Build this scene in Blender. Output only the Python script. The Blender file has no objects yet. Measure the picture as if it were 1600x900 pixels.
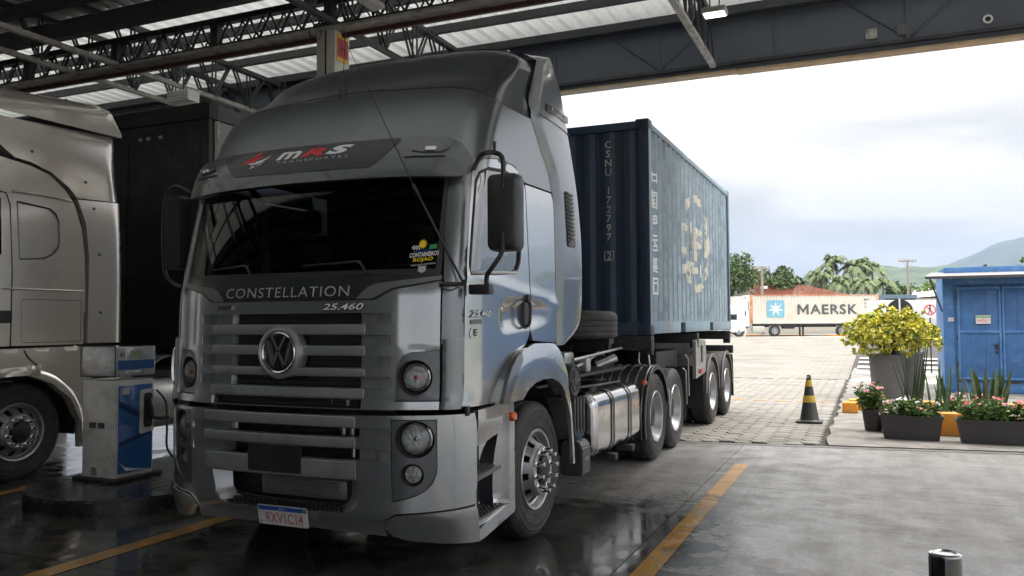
import bpy, bmesh, math, random
from mathutils import Vector, Matrix, noise
from mathutils.geometry import delaunay_2d_cdt
from bisect import bisect_right
R = math.radians
PI = math.pi
random.seed(7)
SC = bpy.context.scene
COL = SC.collection

# ------------------------------------------------------------------ camera
cd = bpy.data.cameras.new('camera')
cam = bpy.data.objects.new('camera', cd)
COL.objects.link(cam)
cd.sensor_width = 36.0
cd.lens = 1278.4 / 1600 * 36.0
cd.clip_start = 0.05
cd.clip_end = 20000
fw = Vector((-0.40043, 0.91531, 0.04325)); rt = Vector((0.91606, 0.40100, -0.00511)); up = Vector((0.02203, -0.03758, 0.99905))
M = Matrix((rt, up, -fw)).transposed().to_4x4()
M.translation = Vector((3.596, 0.0, 1.630))
cam.matrix_world = M
SC.camera = cam

# ------------------------------------------------------------------ view, world, sun
SC.view_settings.view_transform = 'Standard'
SC.view_settings.look = 'None'
SC.view_settings.exposure = 1.72
SC.view_settings.gamma = 1.0
SUN_EL, SUN_AZ = R(58), R(60)          # azimuth clockwise from +Y
w = bpy.data.worlds.new('World'); SC.world = w; w.use_nodes = True
nt = w.node_tree; nt.nodes.clear()
N = nt.nodes.new; L = nt.links.new
out = N('ShaderNodeOutputWorld'); bg = N('ShaderNodeBackground')
sky = N('ShaderNodeTexSky'); sky.sky_type = 'NISHITA'; sky.sun_disc = False
sky.sun_elevation = SUN_EL; sky.sun_rotation = SUN_AZ; sky.air_density = 1.2; sky.dust_density = 3
tc = N('ShaderNodeTexCoord'); mp = N('ShaderNodeMapping'); mp.inputs['Scale'].default_value = (1.0, 1.0, 3.2)
nz = N('ShaderNodeTexNoise'); nz.inputs['Scale'].default_value = 3.4; nz.inputs['Detail'].default_value = 7; nz.inputs['Roughness'].default_value = .5
nz.inputs['Distortion'].default_value = .4
rp = N('ShaderNodeValToRGB')
rp.color_ramp.elements[0].position = .34; rp.color_ramp.elements[0].color = (.64, .61, .575, 1)
rp.color_ramp.elements[1].position = .60; rp.color_ramp.elements[1].color = (1.12, 1.06, .98, 1)
e = rp.color_ramp.elements.new(.5); e.color = (.87, .84, .80, 1)
L(tc.outputs['Generated'], mp.inputs['Vector']); L(mp.outputs[0], nz.inputs['Vector']); L(nz.outputs['Fac'], rp.inputs[0])
sc1 = N('ShaderNodeVectorMath'); sc1.operation = 'SCALE'; sc1.inputs['Scale'].default_value = .10
L(sky.outputs[0], sc1.inputs[0])
mx = N('ShaderNodeMix'); mx.data_type = 'RGBA'; mx.inputs['Factor'].default_value = .965
L(sc1.outputs[0], mx.inputs['A']); L(rp.outputs[0], mx.inputs['B'])
sep = N('ShaderNodeSeparateXYZ'); L(tc.outputs['Generated'], sep.inputs[0])
gr = N('ShaderNodeMapRange'); gr.interpolation_type = 'SMOOTHSTEP'; gr.inputs['From Min'].default_value = .05; gr.inputs['From Max'].default_value = 1.0; gr.inputs['To Min'].default_value = .245; gr.inputs['To Max'].default_value = 1.75
L(sep.outputs['Z'], gr.inputs[0])
gv = N('ShaderNodeVectorMath'); gv.operation = 'SCALE'; L(mx.outputs['Result'], gv.inputs[0]); L(gr.outputs[0], gv.inputs['Scale'])   # overcast sky: darker at the horizon than overhead
L(gv.outputs[0], bg.inputs['Color']); bg.inputs['Strength'].default_value = 1.0
L(bg.outputs[0], out.inputs[0])
sd = bpy.data.lights.new('sun', 'SUN'); so = bpy.data.objects.new('sun', sd); COL.objects.link(so)
sd.energy = .6; sd.angle = R(14); sd.color = (1, .96, .9)
d = Vector((math.sin(SUN_AZ) * math.cos(SUN_EL), math.cos(SUN_AZ) * math.cos(SUN_EL), math.sin(SUN_EL)))
so.rotation_euler = d.to_track_quat('Z', 'Y').to_euler(); so.location = (10, 20, 40)
SC.cycles.max_bounces = 8; SC.cycles.diffuse_bounces = 4; SC.cycles.glossy_bounces = 4
SC.cycles.transmission_bounces = 4; SC.cycles.transparent_max_bounces = 8; SC.cycles.volume_bounces = 0
SC.cycles.use_denoising = True
SC.cycles.sample_clamp_indirect = 6

# ------------------------------------------------------------------ materials
def mat(name, col, rough=.5, metal=0., coat=0., spec=.5, ior=None, noise_amt=0., nscale=6., bump=0., bscale=30., dirt=None, dirt_amt=0., dscale=2., rvar=0., trans=0., emit=None, alpha=None, detail=6):
    m = bpy.data.materials.new(name); m.use_nodes = True
    t = m.node_tree; b = t.nodes['Principled BSDF']
    b.inputs['Base Color'].default_value = (*col, 1)
    b.inputs['Roughness'].default_value = rough; b.inputs['Metallic'].default_value = metal
    b.inputs['Coat Weight'].default_value = coat; b.inputs['Coat Roughness'].default_value = .04
    b.inputs['Specular IOR Level'].default_value = spec
    if ior: b.inputs['IOR'].default_value = ior
    if trans: b.inputs['Transmission Weight'].default_value = trans
    if alpha is not None: b.inputs['Alpha'].default_value = alpha
    if emit: b.inputs['Emission Color'].default_value = (*emit[0], 1); b.inputs['Emission Strength'].default_value = emit[1]
    tcn = t.nodes.new('ShaderNodeTexCoord')
    def nse(scale, det=detail, rgh=.6):
        n = t.nodes.new('ShaderNodeTexNoise'); n.inputs['Scale'].default_value = scale; n.inputs['Detail'].default_value = det
        n.inputs['Roughness'].default_value = rgh; t.links.new(tcn.outputs['Object'], n.inputs['Vector']); return n
    cur = None
    if noise_amt:
        n = nse(nscale); r = t.nodes.new('ShaderNodeMapRange'); r.inputs['From Min'].default_value = .3; r.inputs['From Max'].default_value = .7
        r.inputs['To Min'].default_value = 1 - noise_amt; r.inputs['To Max'].default_value = 1 + noise_amt
        t.links.new(n.outputs['Fac'], r.inputs[0])
        v = t.nodes.new('ShaderNodeVectorMath'); v.operation = 'SCALE'; v.inputs[0].default_value = col
        t.links.new(r.outputs[0], v.inputs['Scale']); cur = v.outputs[0]
    if dirt:
        n = nse(dscale, 8, .65); r = t.nodes.new('ShaderNodeMapRange'); r.inputs['From Min'].default_value = .48; r.inputs['From Max'].default_value = .68
        r.inputs['To Max'].default_value = dirt_amt; t.links.new(n.outputs['Fac'], r.inputs[0])
        x = t.nodes.new('ShaderNodeMix'); x.data_type = 'RGBA'; x.inputs['A'].default_value = (*col, 1); x.inputs['B'].default_value = (*dirt, 1)
        if cur: t.links.new(cur, x.inputs['A'])
        t.links.new(r.outputs[0], x.inputs['Factor']); cur = x.outputs['Result']
    if cur: t.links.new(cur, b.inputs['Base Color'])
    if rvar:
        n = nse(nscale * 1.7); r = t.nodes.new('ShaderNodeMapRange'); r.inputs['From Min'].default_value = .3; r.inputs['From Max'].default_value = .7
        r.inputs['To Min'].default_value = max(.01, rough - rvar); r.inputs['To Max'].default_value = rough + rvar
        t.links.new(n.outputs['Fac'], r.inputs[0]); t.links.new(r.outputs[0], b.inputs['Roughness'])
    if bump:
        n = nse(bscale, 4); bp = t.nodes.new('ShaderNodeBump'); bp.inputs['Strength'].default_value = bump; bp.inputs['Distance'].default_value = .01
        t.links.new(n.outputs['Fac'], bp.inputs['Height']); t.links.new(bp.outputs[0], b.inputs['Normal'])
    return m

PAINT = mat('silver_grey_paint', (.44, .455, .47), .24, .85, coat=1.0, noise_amt=.015, nscale=90, dirt=(.28, .28, .28), dirt_amt=.25, dscale=1.4, rvar=.03)
PAINTP = mat('mid_grey_paint', (.22, .23, .245), .30, .75, coat=.7, noise_amt=.02, nscale=90, dirt=(.16, .16, .16), dirt_amt=.3)
PAINTR = mat('dusty_shaded_roof_paint', (.175, .184, .20), .36, .8, coat=.4, noise_amt=.015, nscale=90, dirt=(.26, .26, .26), dirt_amt=.25, dscale=1.4)  # cab paint with the canopy's shade put into its colour, plus dust
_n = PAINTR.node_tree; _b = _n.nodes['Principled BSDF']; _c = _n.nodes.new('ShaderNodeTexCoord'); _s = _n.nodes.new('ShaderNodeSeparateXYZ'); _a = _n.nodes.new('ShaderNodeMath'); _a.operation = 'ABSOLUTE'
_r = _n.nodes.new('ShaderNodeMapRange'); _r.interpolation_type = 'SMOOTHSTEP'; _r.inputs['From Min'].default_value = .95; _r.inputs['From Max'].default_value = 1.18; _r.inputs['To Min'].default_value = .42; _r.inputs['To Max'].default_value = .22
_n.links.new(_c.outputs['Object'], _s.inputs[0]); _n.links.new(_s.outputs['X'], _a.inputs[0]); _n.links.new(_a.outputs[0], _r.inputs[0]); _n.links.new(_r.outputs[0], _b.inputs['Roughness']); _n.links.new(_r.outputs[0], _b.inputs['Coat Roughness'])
PAINTD = mat('dark_grey_paint', (.125, .132, .142), .34, .65, coat=.5, noise_amt=.05, nscale=90, dirt=(.12, .12, .12), dirt_amt=.4, rvar=.06)
BARP = mat('grille_bar_and_slot_shade_paint', (.42, .43, .44), .36, .6, coat=.3, dirt=(.1, .1, .1), dirt_amt=.4, dscale=4)
GLASS = mat('dark_glass', (.006, .007, .008), .03, 0, spec=.5, ior=1.5)
SIDEGLASS = mat('tinted_side_glass', (.02, .025, .03), .02, 0, ior=3.1)
BLACK = mat('black_plastic', (.026, .026, .027), .42, 0, noise_amt=.2, rvar=.1)
BLACKG = mat('black_gloss', (.012, .013, .016), .22, 0, coat=.4)
BANDK = mat('charcoal_panel', (.030, .032, .035), .34, .2, coat=.4)
MESHK = mat('dark_mesh', (.014, .015, .017), .5, .3, bump=.6, bscale=160)
RUBBER = mat('tyre_rubber', (.022, .021, .021), .62, 0, noise_amt=.25, nscale=14, dirt=(.09, .085, .08), dirt_amt=.55, dscale=5, bump=.25, bscale=60)
CHROME = mat('chrome', (.72, .72, .73), .10, 1.0, rvar=.04)
CHROMEK = mat('dark_chrome', (.35, .36, .38), .12, 1.0)
STEEL = mat('wheel_steel', (.42, .43, .44), .34, .7, noise_amt=.15, dirt=(.16, .15, .13), dirt_amt=.6, dscale=6)
STEELD = mat('front_wheel_steel', (.20, .21, .22), .38, .6, noise_amt=.15, dirt=(.1, .09, .08), dirt_amt=.6, dscale=6)
CHASS = mat('chassis_black', (.016, .017, .019), .5, .1, noise_amt=.3, dirt=(.06, .055, .05), dirt_amt=.5)
ALU = mat('polished_aluminium', (.62, .62, .62), .16, 1.0, dirt=(.3, .28, .26), dirt_amt=.4, dscale=3, rvar=.08)
ALUM = mat('brushed_aluminium', (.5, .5, .49), .38, .9, dirt=(.25, .22, .2), dirt_amt=.6, dscale=5)
LENS = mat('lamp_lens', (.55, .56, .55), .08, .35, coat=1., bump=.3, bscale=120)
REFL = mat('lamp_reflector', (.88, .88, .86), .22, .5, bump=1.0, bscale=42)
AMBER = mat('amber_lens', (.75, .12, .02), .15, 0, coat=1.)
RED = mat('red_print', (.70, .02, .04), .4); WHITEP = mat('light_print', (.78, .80, .81), .4)
GREYP = mat('grey_print', (.42, .43, .44), .4); GREYS = mat('swoosh_grey', (.17, .175, .18), .38, .3); WHITE = mat('white_print', (.8, .8, .8), .45)
YEL = mat('yellow_print', (.85, .6, .02), .45); BLUEP = mat('blue_print', (.02, .07, .35), .4); GREENP = mat('green_print', (.03, .3, .08), .5)
PLATEW = mat('plate_white', (.62, .62, .62), .4, dirt=(.4, .35, .33), dirt_amt=.6, dscale=20); PINKP = mat('faded_red_print', (.45, .12, .12), .5)
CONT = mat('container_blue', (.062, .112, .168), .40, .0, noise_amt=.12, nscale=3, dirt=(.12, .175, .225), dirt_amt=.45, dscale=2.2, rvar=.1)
CONTD = mat('container_blue_shaded', (.022, .042, .082), .5, .0, noise_amt=.12, nscale=3, dirt=(.05, .05, .06), dirt_amt=.5, dscale=2.2, rvar=.1)  # same paint as the sides, shade on the front put into the colour
CONTL = mat('container_pale_rail', (.20, .30, .38), .5, 0, dirt=(.25, .17, .12), dirt_amt=.9, dscale=3, noise_amt=.15)
CONTP = mat('container_faded_print', (.56, .54, .46), .6, dirt=(.12, .17, .21), dirt_amt=.9, dscale=9)
SILVER2 = mat('champagne_paint', (.74, .67, .605), .20, .6, coat=1.0, noise_amt=.05, nscale=90, dirt=(.40, .36, .32), dirt_amt=.4, dscale=1.2, rvar=.05)
TRAILK = mat('trailer_dark_wall', (.020, .021, .025), .5, 0, noise_amt=.3, dirt=(.07, .06, .055), dirt_amt=.9, dscale=1.5)
TRAILW = mat('trailer_side_panel', (.32, .30, .28), .5, 0, dirt=(.15, .13, .12), dirt_amt=.6)
GALV = mat('galvanised_sheet', (.42, .43, .43), .5, .45, noise_amt=.15, nscale=2.0, dirt=(.36, .36, .35), dirt_amt=.6, dscale=1.0)
ROOFSTEEL = mat('roof_steel_dark', (.050, .055, .062), .5, .2, noise_amt=.2, dirt=(.09, .075, .06), dirt_amt=.5)
ROOFFL = mat('weathered_grey_flange', (.44, .42, .40), .6, .1, noise_amt=.25, nscale=9, dirt=(.16, .14, .12), dirt_amt=.9, dscale=7)
MAROON = mat('maroon_edge', (.07, .03, .028), .5, 0, noise_amt=.2)
FASCIA = mat('fascia_blue_grey', (.115, .128, .16), .5, .1, noise_amt=.08, nscale=1.5, dirt=(.085, .095, .118), dirt_amt=.6, dscale=.8)
BEIGE = mat('beige_edge_strip', (.50, .36, .22), .6, 0, noise_amt=.2, nscale=4, dirt=(.22, .15, .1), dirt_amt=.5, dscale=5)
COLC = mat('painted_concrete_column', (.62, .61, .57), .6, 0, noise_amt=.12, dirt=(.2, .19, .17), dirt_amt=.6, dscale=3)
WALLC = mat('added_wall_paint', (.30, .30, .31), .7, 0, noise_amt=.15)
ISL = mat('island_black_paint', (.014, .014, .015), .25, 0, noise_amt=.3, rvar=.12, dirt=(.035, .033, .03), dirt_amt=.7, dscale=6)
PUMPW = mat('pump_white_enamel', (.60, .60, .57), .35, .0, dirt=(.25, .24, .22), dirt_amt=.6, dscale=4, coat=.3)
PUMPB = mat('pump_blue_enamel', (.02, .11, .33), .3, 0, coat=.5, dirt=(.02, .04, .08), dirt_amt=.6)
WRAP = mat('plastic_wrap', (.5, .51, .52), .12, .2, coat=1.0, bump=1.0, bscale=14, noise_amt=.3)
SHEDB = mat('shed_blue_paint', (.045, .145, .36), .5, 0, noise_amt=.2, nscale=4, dirt=(.10, .22, .42), dirt_amt=.8, dscale=3)
SHEDD = mat('shed_door_blue', (.036, .115, .29), .5, 0, noise_amt=.2, nscale=4, dirt=(.05, .16, .38), dirt_amt=.7, dscale=3)
ORANGE = mat('yellow_orange_kerb_paint', (.75, .30, .03), .6, 0, noise_amt=.15, dirt=(.35, .2, .1), dirt_amt=.6, dscale=6)
PLANTK = mat('planter_charcoal', (.045, .042, .045), .55, 0, noise_amt=.15)
POTG = mat('grey_pot', (.095, .092, .092), .6, 0, noise_amt=.15)
SOIL = mat('soil', (.05, .035, .025), .9)
LEAFG = mat('leaf_green', (.06, .15, .035), .5, 0, noise_amt=.45, nscale=9)
LEAFY = mat('leaf_yellow_green', (.56, .52, .05), .5, 0, noise_amt=.45, nscale=12)
LEAFY2 = mat('leaf_pale_cream', (.72, .66, .18), .5, 0, noise_amt=.3, nscale=12)
LEAFY3 = mat('leaf_mid_green', (.13, .20, .03), .5, 0, noise_amt=.4, nscale=12)
SANS = mat('snake_plant_leaf', (.07, .13, .055), .4, 0, noise_amt=.5, nscale=22)
SANSD = mat('dark_stem_leaf', (.035, .065, .03), .45, 0, noise_amt=.3)
FLR = mat('red_petal', (.62, .03, .06), .5, 0, noise_amt=.2); FLP = mat('pink_petal', (.75, .22, .35), .5); FLW = mat('white_petal', (.8, .8, .78), .5)
WOODP = mat('concrete_pole', (.30, .27, .24), .8); BARK = mat('bark', (.12, .09, .07), .85, noise_amt=.3)
TREE1 = mat('tree_leaf_dark', (.06, .10, .04), .6, 0, noise_amt=.4, nscale=1); TREE2 = mat('tree_leaf_light', (.11, .17, .04), .6, 0, noise_amt=.4, nscale=1)
PALM = mat('palm_leaf', (.12, .17, .06), .5, 0, noise_amt=.4, nscale=1)
TILE = mat('clay_tile', (.24, .065, .035), .8, 0, noise_amt=.3, nscale=1.5, dirt=(.09, .04, .03), dirt_amt=.6, dscale=.8)
HWALL = mat('house_wall', (.62, .58, .5), .8); CABW = mat('white_cab_paint', (.78, .78, .77), .35, 0, coat=.5)
MAERW = mat('white_container_paint', (.66, .64, .58), .55, 0, noise_amt=.06, dirt=(.52, .42, .32), dirt_amt=.4, dscale=.5)
RUSTY = mat('rusty_post', (.50, .20, .09), .7, 0, noise_amt=.4, nscale=2, dirt=(.65, .62, .55), dirt_amt=.7, dscale=1.5)
MAERB = mat('pale_blue_print', (.16, .42, .56), .5, 0, dirt=(.5, .5, .46), dirt_amt=.4, dscale=2); MAERK = mat('dark_grey_print', (.07, .085, .10), .5, 0, dirt=(.3, .2, .15), dirt_amt=.4, dscale=1.5)
LAMPM = mat('lamp_body_grey', (.45, .45, .44), .4, .3, dirt=(.2, .2, .18), dirt_amt=.6)
LAMPE = mat('lit_lamp_glass', (.9, .88, .8), .3, 0, emit=((1, .95, .82), 1.1))
KWRAP = mat('cobble_paving', (.4, .38, .33), .85)

def floor_material():
    m = bpy.data.materials.new('wet_concrete'); m.use_nodes = True
    t = m.node_tree; b = t.nodes['Principled BSDF']; NN = t.nodes.new; LL = t.links.new
    g = NN('ShaderNodeNewGeometry'); sx = NN('ShaderNodeSeparateXYZ'); LL(g.outputs['Position'], sx.inputs[0])
    def nse(scale, det=6, rgh=.6, dis=0):
        n = NN('ShaderNodeTexNoise'); n.inputs['Scale'].default_value = scale; n.inputs['Detail'].default_value = det; n.inputs['Roughness'].default_value = rgh
        n.inputs['Distortion'].default_value = dis; LL(g.outputs['Position'], n.inputs['Vector']); return n.outputs['Fac']
    def rng(s, a, b_, c=0, d_=1, smooth=True):
        r = NN('ShaderNodeMapRange'); r.inputs['From Min'].default_value = a; r.inputs['From Max'].default_value = b_
        r.inputs['To Min'].default_value = c; r.inputs['To Max'].default_value = d_
        if smooth: r.interpolation_type = 'SMOOTHSTEP'
        LL(s, r.inputs[0]); return r.outputs[0]
    def mth(op, a, b_, clamp=False):
        n = NN('ShaderNodeMath'); n.operation = op; n.use_clamp = clamp
        for i, v in enumerate((a, b_)):
            if isinstance(v, (int, float)): n.inputs[i].default_value = v
            else: LL(v, n.inputs[i])
        return n.outputs[0]
    big = nse(.75, 5, .55, .3); mid = nse(2.6, 6, .6); fine = nse(26, 4, .6); vfine = nse(120, 2)
    # wetness: the washed lanes left of the right-hand line, up to about Y = 7.5, then only patches
    yy = mth('ADD', sx.outputs['Y'], mth('MULTIPLY', mid, 2.2))
    yy = mth('ADD', yy, mth('MULTIPLY', big, 1.2))
    lane = rng(yy, 8.6, 9.5, 1, 0)
    leftlane = rng(sx.outputs['X'], -1.6, -.9, 1, 0)
    lane = mth('MAXIMUM', lane, mth('MULTIPLY', leftlane, rng(big, .40, .50, 0, 1)))
    xr = mth('ADD', sx.outputs['X'], mth('MULTIPLY', mid, .5))
    side = rng(xr, 2.35, 2.65, 1, 0)
    wet1 = mth('MULTIPLY', lane, side)
    # right bay: blotches near the line
    yb = mth('ADD', sx.outputs['Y'], mth('MULTIPLY', big, 3.0))
    near = mth('MULTIPLY', rng(xr, 2.2, 4.1, 1, 0), rng(yb, 7.6, 10.4, 1, 0))
    blot = mth('MULTIPLY', near, rng(mth('ADD', mid, mth('MULTIPLY', near, .14)), .53, .585, 0, 1))
    spot = mth('MULTIPLY', rng(nse(17, 3, .7), .56, .62, 0, 1), mth('MULTIPLY', rng(mid, .42, .55), rng(yy, 9.0, 11.2, .85, 0)))
    spot = mth('MULTIPLY', spot, rng(sx.outputs['X'], 2.3, 3.4, 1, 0))
    wet = mth('MAXIMUM', wet1, mth('MAXIMUM', blot, spot))
    damp = mth('MULTIPLY', rng(big, .44, .62), rng(sx.outputs['Y'], 6, 11, .9, .2))
    c1 = NN('ShaderNodeMix'); c1.data_type = 'RGBA'; c1.inputs['A'].default_value = (.140, .138, .136, 1); c1.inputs['B'].default_value = (.29, .285, .28, 1)
    LL(rng(mth('ADD', mth('MULTIPLY', mid, .6), mth('MULTIPLY', fine, .4)), .36, .64), c1.inputs['Factor'])
    tm = NN('ShaderNodeMapping'); tm.inputs['Scale'].default_value = (6.5, .35, 1); LL(g.outputs['Position'], tm.inputs[0])
    tn = NN('ShaderNodeTexNoise'); tn.inputs['Scale'].default_value = 1.0; tn.inputs['Detail'].default_value = 6; LL(tm.outputs[0], tn.inputs[0])
    drip = rng(nse(9, 2, .5), .70, .74)
    trk = mth('MULTIPLY', rng(tn.outputs['Fac'], .35, .65, .84, 1.08), mth('SUBTRACT', 1.0, mth('MULTIPLY', drip, .55)))
    c1s = NN('ShaderNodeVectorMath'); c1s.operation = 'SCALE'; LL(c1.outputs['Result'], c1s.inputs[0]); LL(trk, c1s.inputs['Scale'])
    # pale scuffs
    wv = NN('ShaderNodeMapping'); wv.inputs['Scale'].default_value = (1.1, 7, 1); wv.inputs['Rotation'].default_value = (0, 0, R(12)); LL(g.outputs['Position'], wv.inputs[0])
    sn = NN('ShaderNodeTexNoise'); sn.inputs['Scale'].default_value = 1.3; sn.inputs['Detail'].default_value = 7; sn.inputs['Roughness'].default_value = .7; LL(wv.outputs[0], sn.inputs[0])
    c2 = NN('ShaderNodeMix'); c2.data_type = 'RGBA'; LL(c1s.outputs[0], c2.inputs['A']); c2.inputs['B'].default_value = (.44, .435, .425, 1)
    LL(rng(sn.outputs['Fac'], .55, .70, 0, .75), c2.inputs['Factor'])
    sc_ = NN('ShaderNodeVectorMath'); sc_.operation = 'SCALE'; LL(c2.outputs['Result'], sc_.inputs[0])
    LL(mth('SUBTRACT', 1.0, mth('ADD', mth('MULTIPLY', wet, .74), mth('MULTIPLY', damp, .12), True)), sc_.inputs['Scale'])
    LL(sc_.outputs[0], b.inputs['Base Color'])
    dry_r = mth('SUBTRACT', rng(mid, .3, .7, .52, .34), mth('MULTIPLY', damp, .14))
    film = rng(mth('ADD', nse(5, 4), mth('MULTIPLY', fine, .2)), .45, .72, .04, .22)
    rr = NN('ShaderNodeMix'); rr.data_type = 'FLOAT'; LL(wet, rr.inputs['Factor']); LL(dry_r, rr.inputs['A']); LL(film, rr.inputs['B'])
    LL(rr.outputs['Result'], b.inputs['Roughness'])
    b.inputs['Specular IOR Level'].default_value = .5
    bp = NN('ShaderNodeBump'); bp.inputs['Distance'].default_value = .004
    LL(mth('ADD', mth('MULTIPLY', fine, .7), mth('MULTIPLY', vfine, .5)), bp.inputs['Height'])
    LL(mth('SUBTRACT', .55, mth('MULTIPLY', wet, .515)), bp.inputs['Strength']); LL(bp.outputs[0], b.inputs['Normal'])
    return m
FLOOR = floor_material()

def stripe_paint(name, col):
    m = FLOOR.copy(); m.name = name
    t = m.node_tree; b = t.nodes['Principled BSDF']
    lk = b.inputs['Base Color'].links[0]; src = lk.from_socket
    scale_node = lk.from_node
    base = scale_node.inputs[0].links[0].from_socket
    g = t.nodes.new('ShaderNodeNewGeometry')
    n = t.nodes.new('ShaderNodeTexNoise'); n.inputs['Scale'].default_value = 7; n.inputs['Detail'].default_value = 8; n.inputs['Roughness'].default_value = .75
    t.links.new(g.outputs['Position'], n.inputs[0])
    r = t.nodes.new('ShaderNodeMapRange'); r.inputs['From Min'].default_value = .47; r.inputs['From Max'].default_value = .64; r.inputs['To Max'].default_value = .85
    t.links.new(n.outputs['Fac'], r.inputs[0])
    x = t.nodes.new('ShaderNodeMix'); x.data_type = 'RGBA'; x.inputs['A'].default_value = (*col, 1)
    t.links.new(base, x.inputs['B']); t.links.new(r.outputs[0], x.inputs['Factor'])
    t.links.new(x.outputs['Result'], scale_node.inputs[0])
    sl = scale_node.inputs['Scale'].links[0].from_socket; mm = t.nodes.new('ShaderNodeMath'); mm.operation = 'MAXIMUM'; mm.inputs[1].default_value = .62
    t.links.new(sl, mm.inputs[0]); t.links.new(mm.outputs[0], scale_node.inputs['Scale'])
    return m
LINEY = stripe_paint('worn_yellow_line', (.60, .31, .055))

def paver_material():
    m = bpy.data.materials.new('paver_concrete'); m.use_nodes = True
    t = m.node_tree; b = t.nodes['Principled BSDF']; NN = t.nodes.new; LL = t.links.new
    g = NN('ShaderNodeNewGeometry')
    n = NN('ShaderNodeTexNoise'); n.inputs['Scale'].default_value = 1.1; n.inputs['Detail'].default_value = 8; n.inputs['Roughness'].default_value = .7; LL(g.outputs['Position'], n.inputs[0])
    r = NN('ShaderNodeValToRGB'); r.color_ramp.elements[0].position = .3; r.color_ramp.elements[0].color = (.165, .155, .138, 1); r.color_ramp.elements[1].position = .7; r.color_ramp.elements[1].color = (.275, .262, .238, 1)
    LL(n.outputs['Fac'], r.inputs[0])
    n2 = NN('ShaderNodeTexNoise'); n2.inputs['Scale'].default_value = 20; n2.inputs['Detail'].default_value = 4; LL(g.outputs['Position'], n2.inputs[0])
    oi = NN('ShaderNodeObjectInfo'); ma = NN('ShaderNodeMath'); ma.operation = 'MULTIPLY_ADD'; LL(oi.outputs['Random'], ma.inputs[0]); ma.inputs[1].default_value = .22; ma.inputs[2].default_value = .72
    mb = NN('ShaderNodeMath'); mb.operation = 'MULTIPLY_ADD'; LL(n2.outputs['Fac'], mb.inputs[0]); mb.inputs[1].default_value = .35; LL(ma.outputs[0], mb.inputs[2])
    v = NN('ShaderNodeVectorMath'); v.operation = 'SCALE'; LL(r.outputs[0], v.inputs[0]); LL(mb.outputs[0], v.inputs['Scale'])
    LL(v.outputs[0], b.inputs['Base Color']); b.inputs['Roughness'].default_value = .8
    bp = NN('ShaderNodeBump'); bp.inputs['Strength'].default_value = .5; bp.inputs['Distance'].default_value = .01; LL(n2.outputs['Fac'], bp.inputs['Height']); LL(bp.outputs[0], b.inputs['Normal'])
    return m
PAVER = paver_material()

def yard_material():
    m = bpy.data.materials.new('yard_paving'); m.use_nodes = True
    t = m.node_tree; b = t.nodes['Principled BSDF']; NN = t.nodes.new; LL = t.links.new
    g = NN('ShaderNodeNewGeometry')
    n = NN('ShaderNodeTexNoise'); n.inputs['Scale'].default_value = .5; n.inputs['Detail'].default_value = 9; n.inputs['Roughness'].default_value = .7; LL(g.outputs['Position'], n.inputs[0])
    r = NN('ShaderNodeValToRGB'); r.color_ramp.elements[0].position = .35; r.color_ramp.elements[0].color = (.165, .155, .138, 1); r.color_ramp.elements[1].position = .68; r.color_ramp.elements[1].color = (.28, .266, .24, 1)
    LL(n.outputs['Fac'], r.inputs[0])
    mp_ = NN('ShaderNodeMapping'); mp_.inputs['Scale'].default_value = (4.0, 4.4, 1); LL(g.outputs['Position'], mp_.inputs[0])
    vo = NN('ShaderNodeTexVoronoi'); vo.feature = 'DISTANCE_TO_EDGE'; vo.inputs['Scale'].default_value = 1.0; vo.inputs['Randomness'].default_value = .35; LL(mp_.outputs[0], vo.inputs[0])
    rr = NN('ShaderNodeMapRange'); rr.inputs['From Max'].default_value = .07; rr.inputs['To Min'].default_value = .55; LL(vo.outputs['Distance'], rr.inputs[0])
    v = NN('ShaderNodeVectorMath'); v.operation = 'SCALE'; LL(r.outputs[0], v.inputs[0]); LL(rr.outputs[0], v.inputs['Scale'])
    LL(v.outputs[0], b.inputs['Base Color']); b.inputs['Roughness'].default_value = .8
    return m
YARD = yard_material()
SAND = mat('joint_sand', (.05, .045, .04), .9, noise_amt=.3)
PAD = mat('rough_concrete_pad', (.20, .19, .175), .8, 0, noise_amt=.35, nscale=3, dirt=(.33, .32, .3), dirt_amt=.7, dscale=2, bump=.5, bscale=40)

def hill_material(name, a, b2, sc):
    m = bpy.data.materials.new(name); m.use_nodes = True; t = m.node_tree; b = t.nodes['Principled BSDF']
    g = t.nodes.new('ShaderNodeNewGeometry'); n = t.nodes.new('ShaderNodeTexNoise'); n.inputs['Scale'].default_value = sc; n.inputs['Detail'].default_value = 10; n.inputs['Roughness'].default_value = .7
    t.links.new(g.outputs['Position'], n.inputs[0]); r = t.nodes.new('ShaderNodeValToRGB')
    r.color_ramp.elements[0].position = .38; r.color_ramp.elements[0].color = (*a, 1); r.color_ramp.elements[1].position = .62; r.color_ramp.elements[1].color = (*b2, 1)
    t.links.new(n.outputs['Fac'], r.inputs[0]); t.links.new(r.outputs[0], b.inputs['Base Color']); b.inputs['Roughness'].default_value = .9
    return m
HILL = hill_material('forest_hill', (.025, .05, .022), (.075, .11, .045), .03)
MOUNT = hill_material('far_mountain_forest', (.018, .034, .028), (.045, .065, .048), .012)
GRASS = hill_material('far_ground', (.10, .13, .05), (.2, .2, .13), .08)

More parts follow.
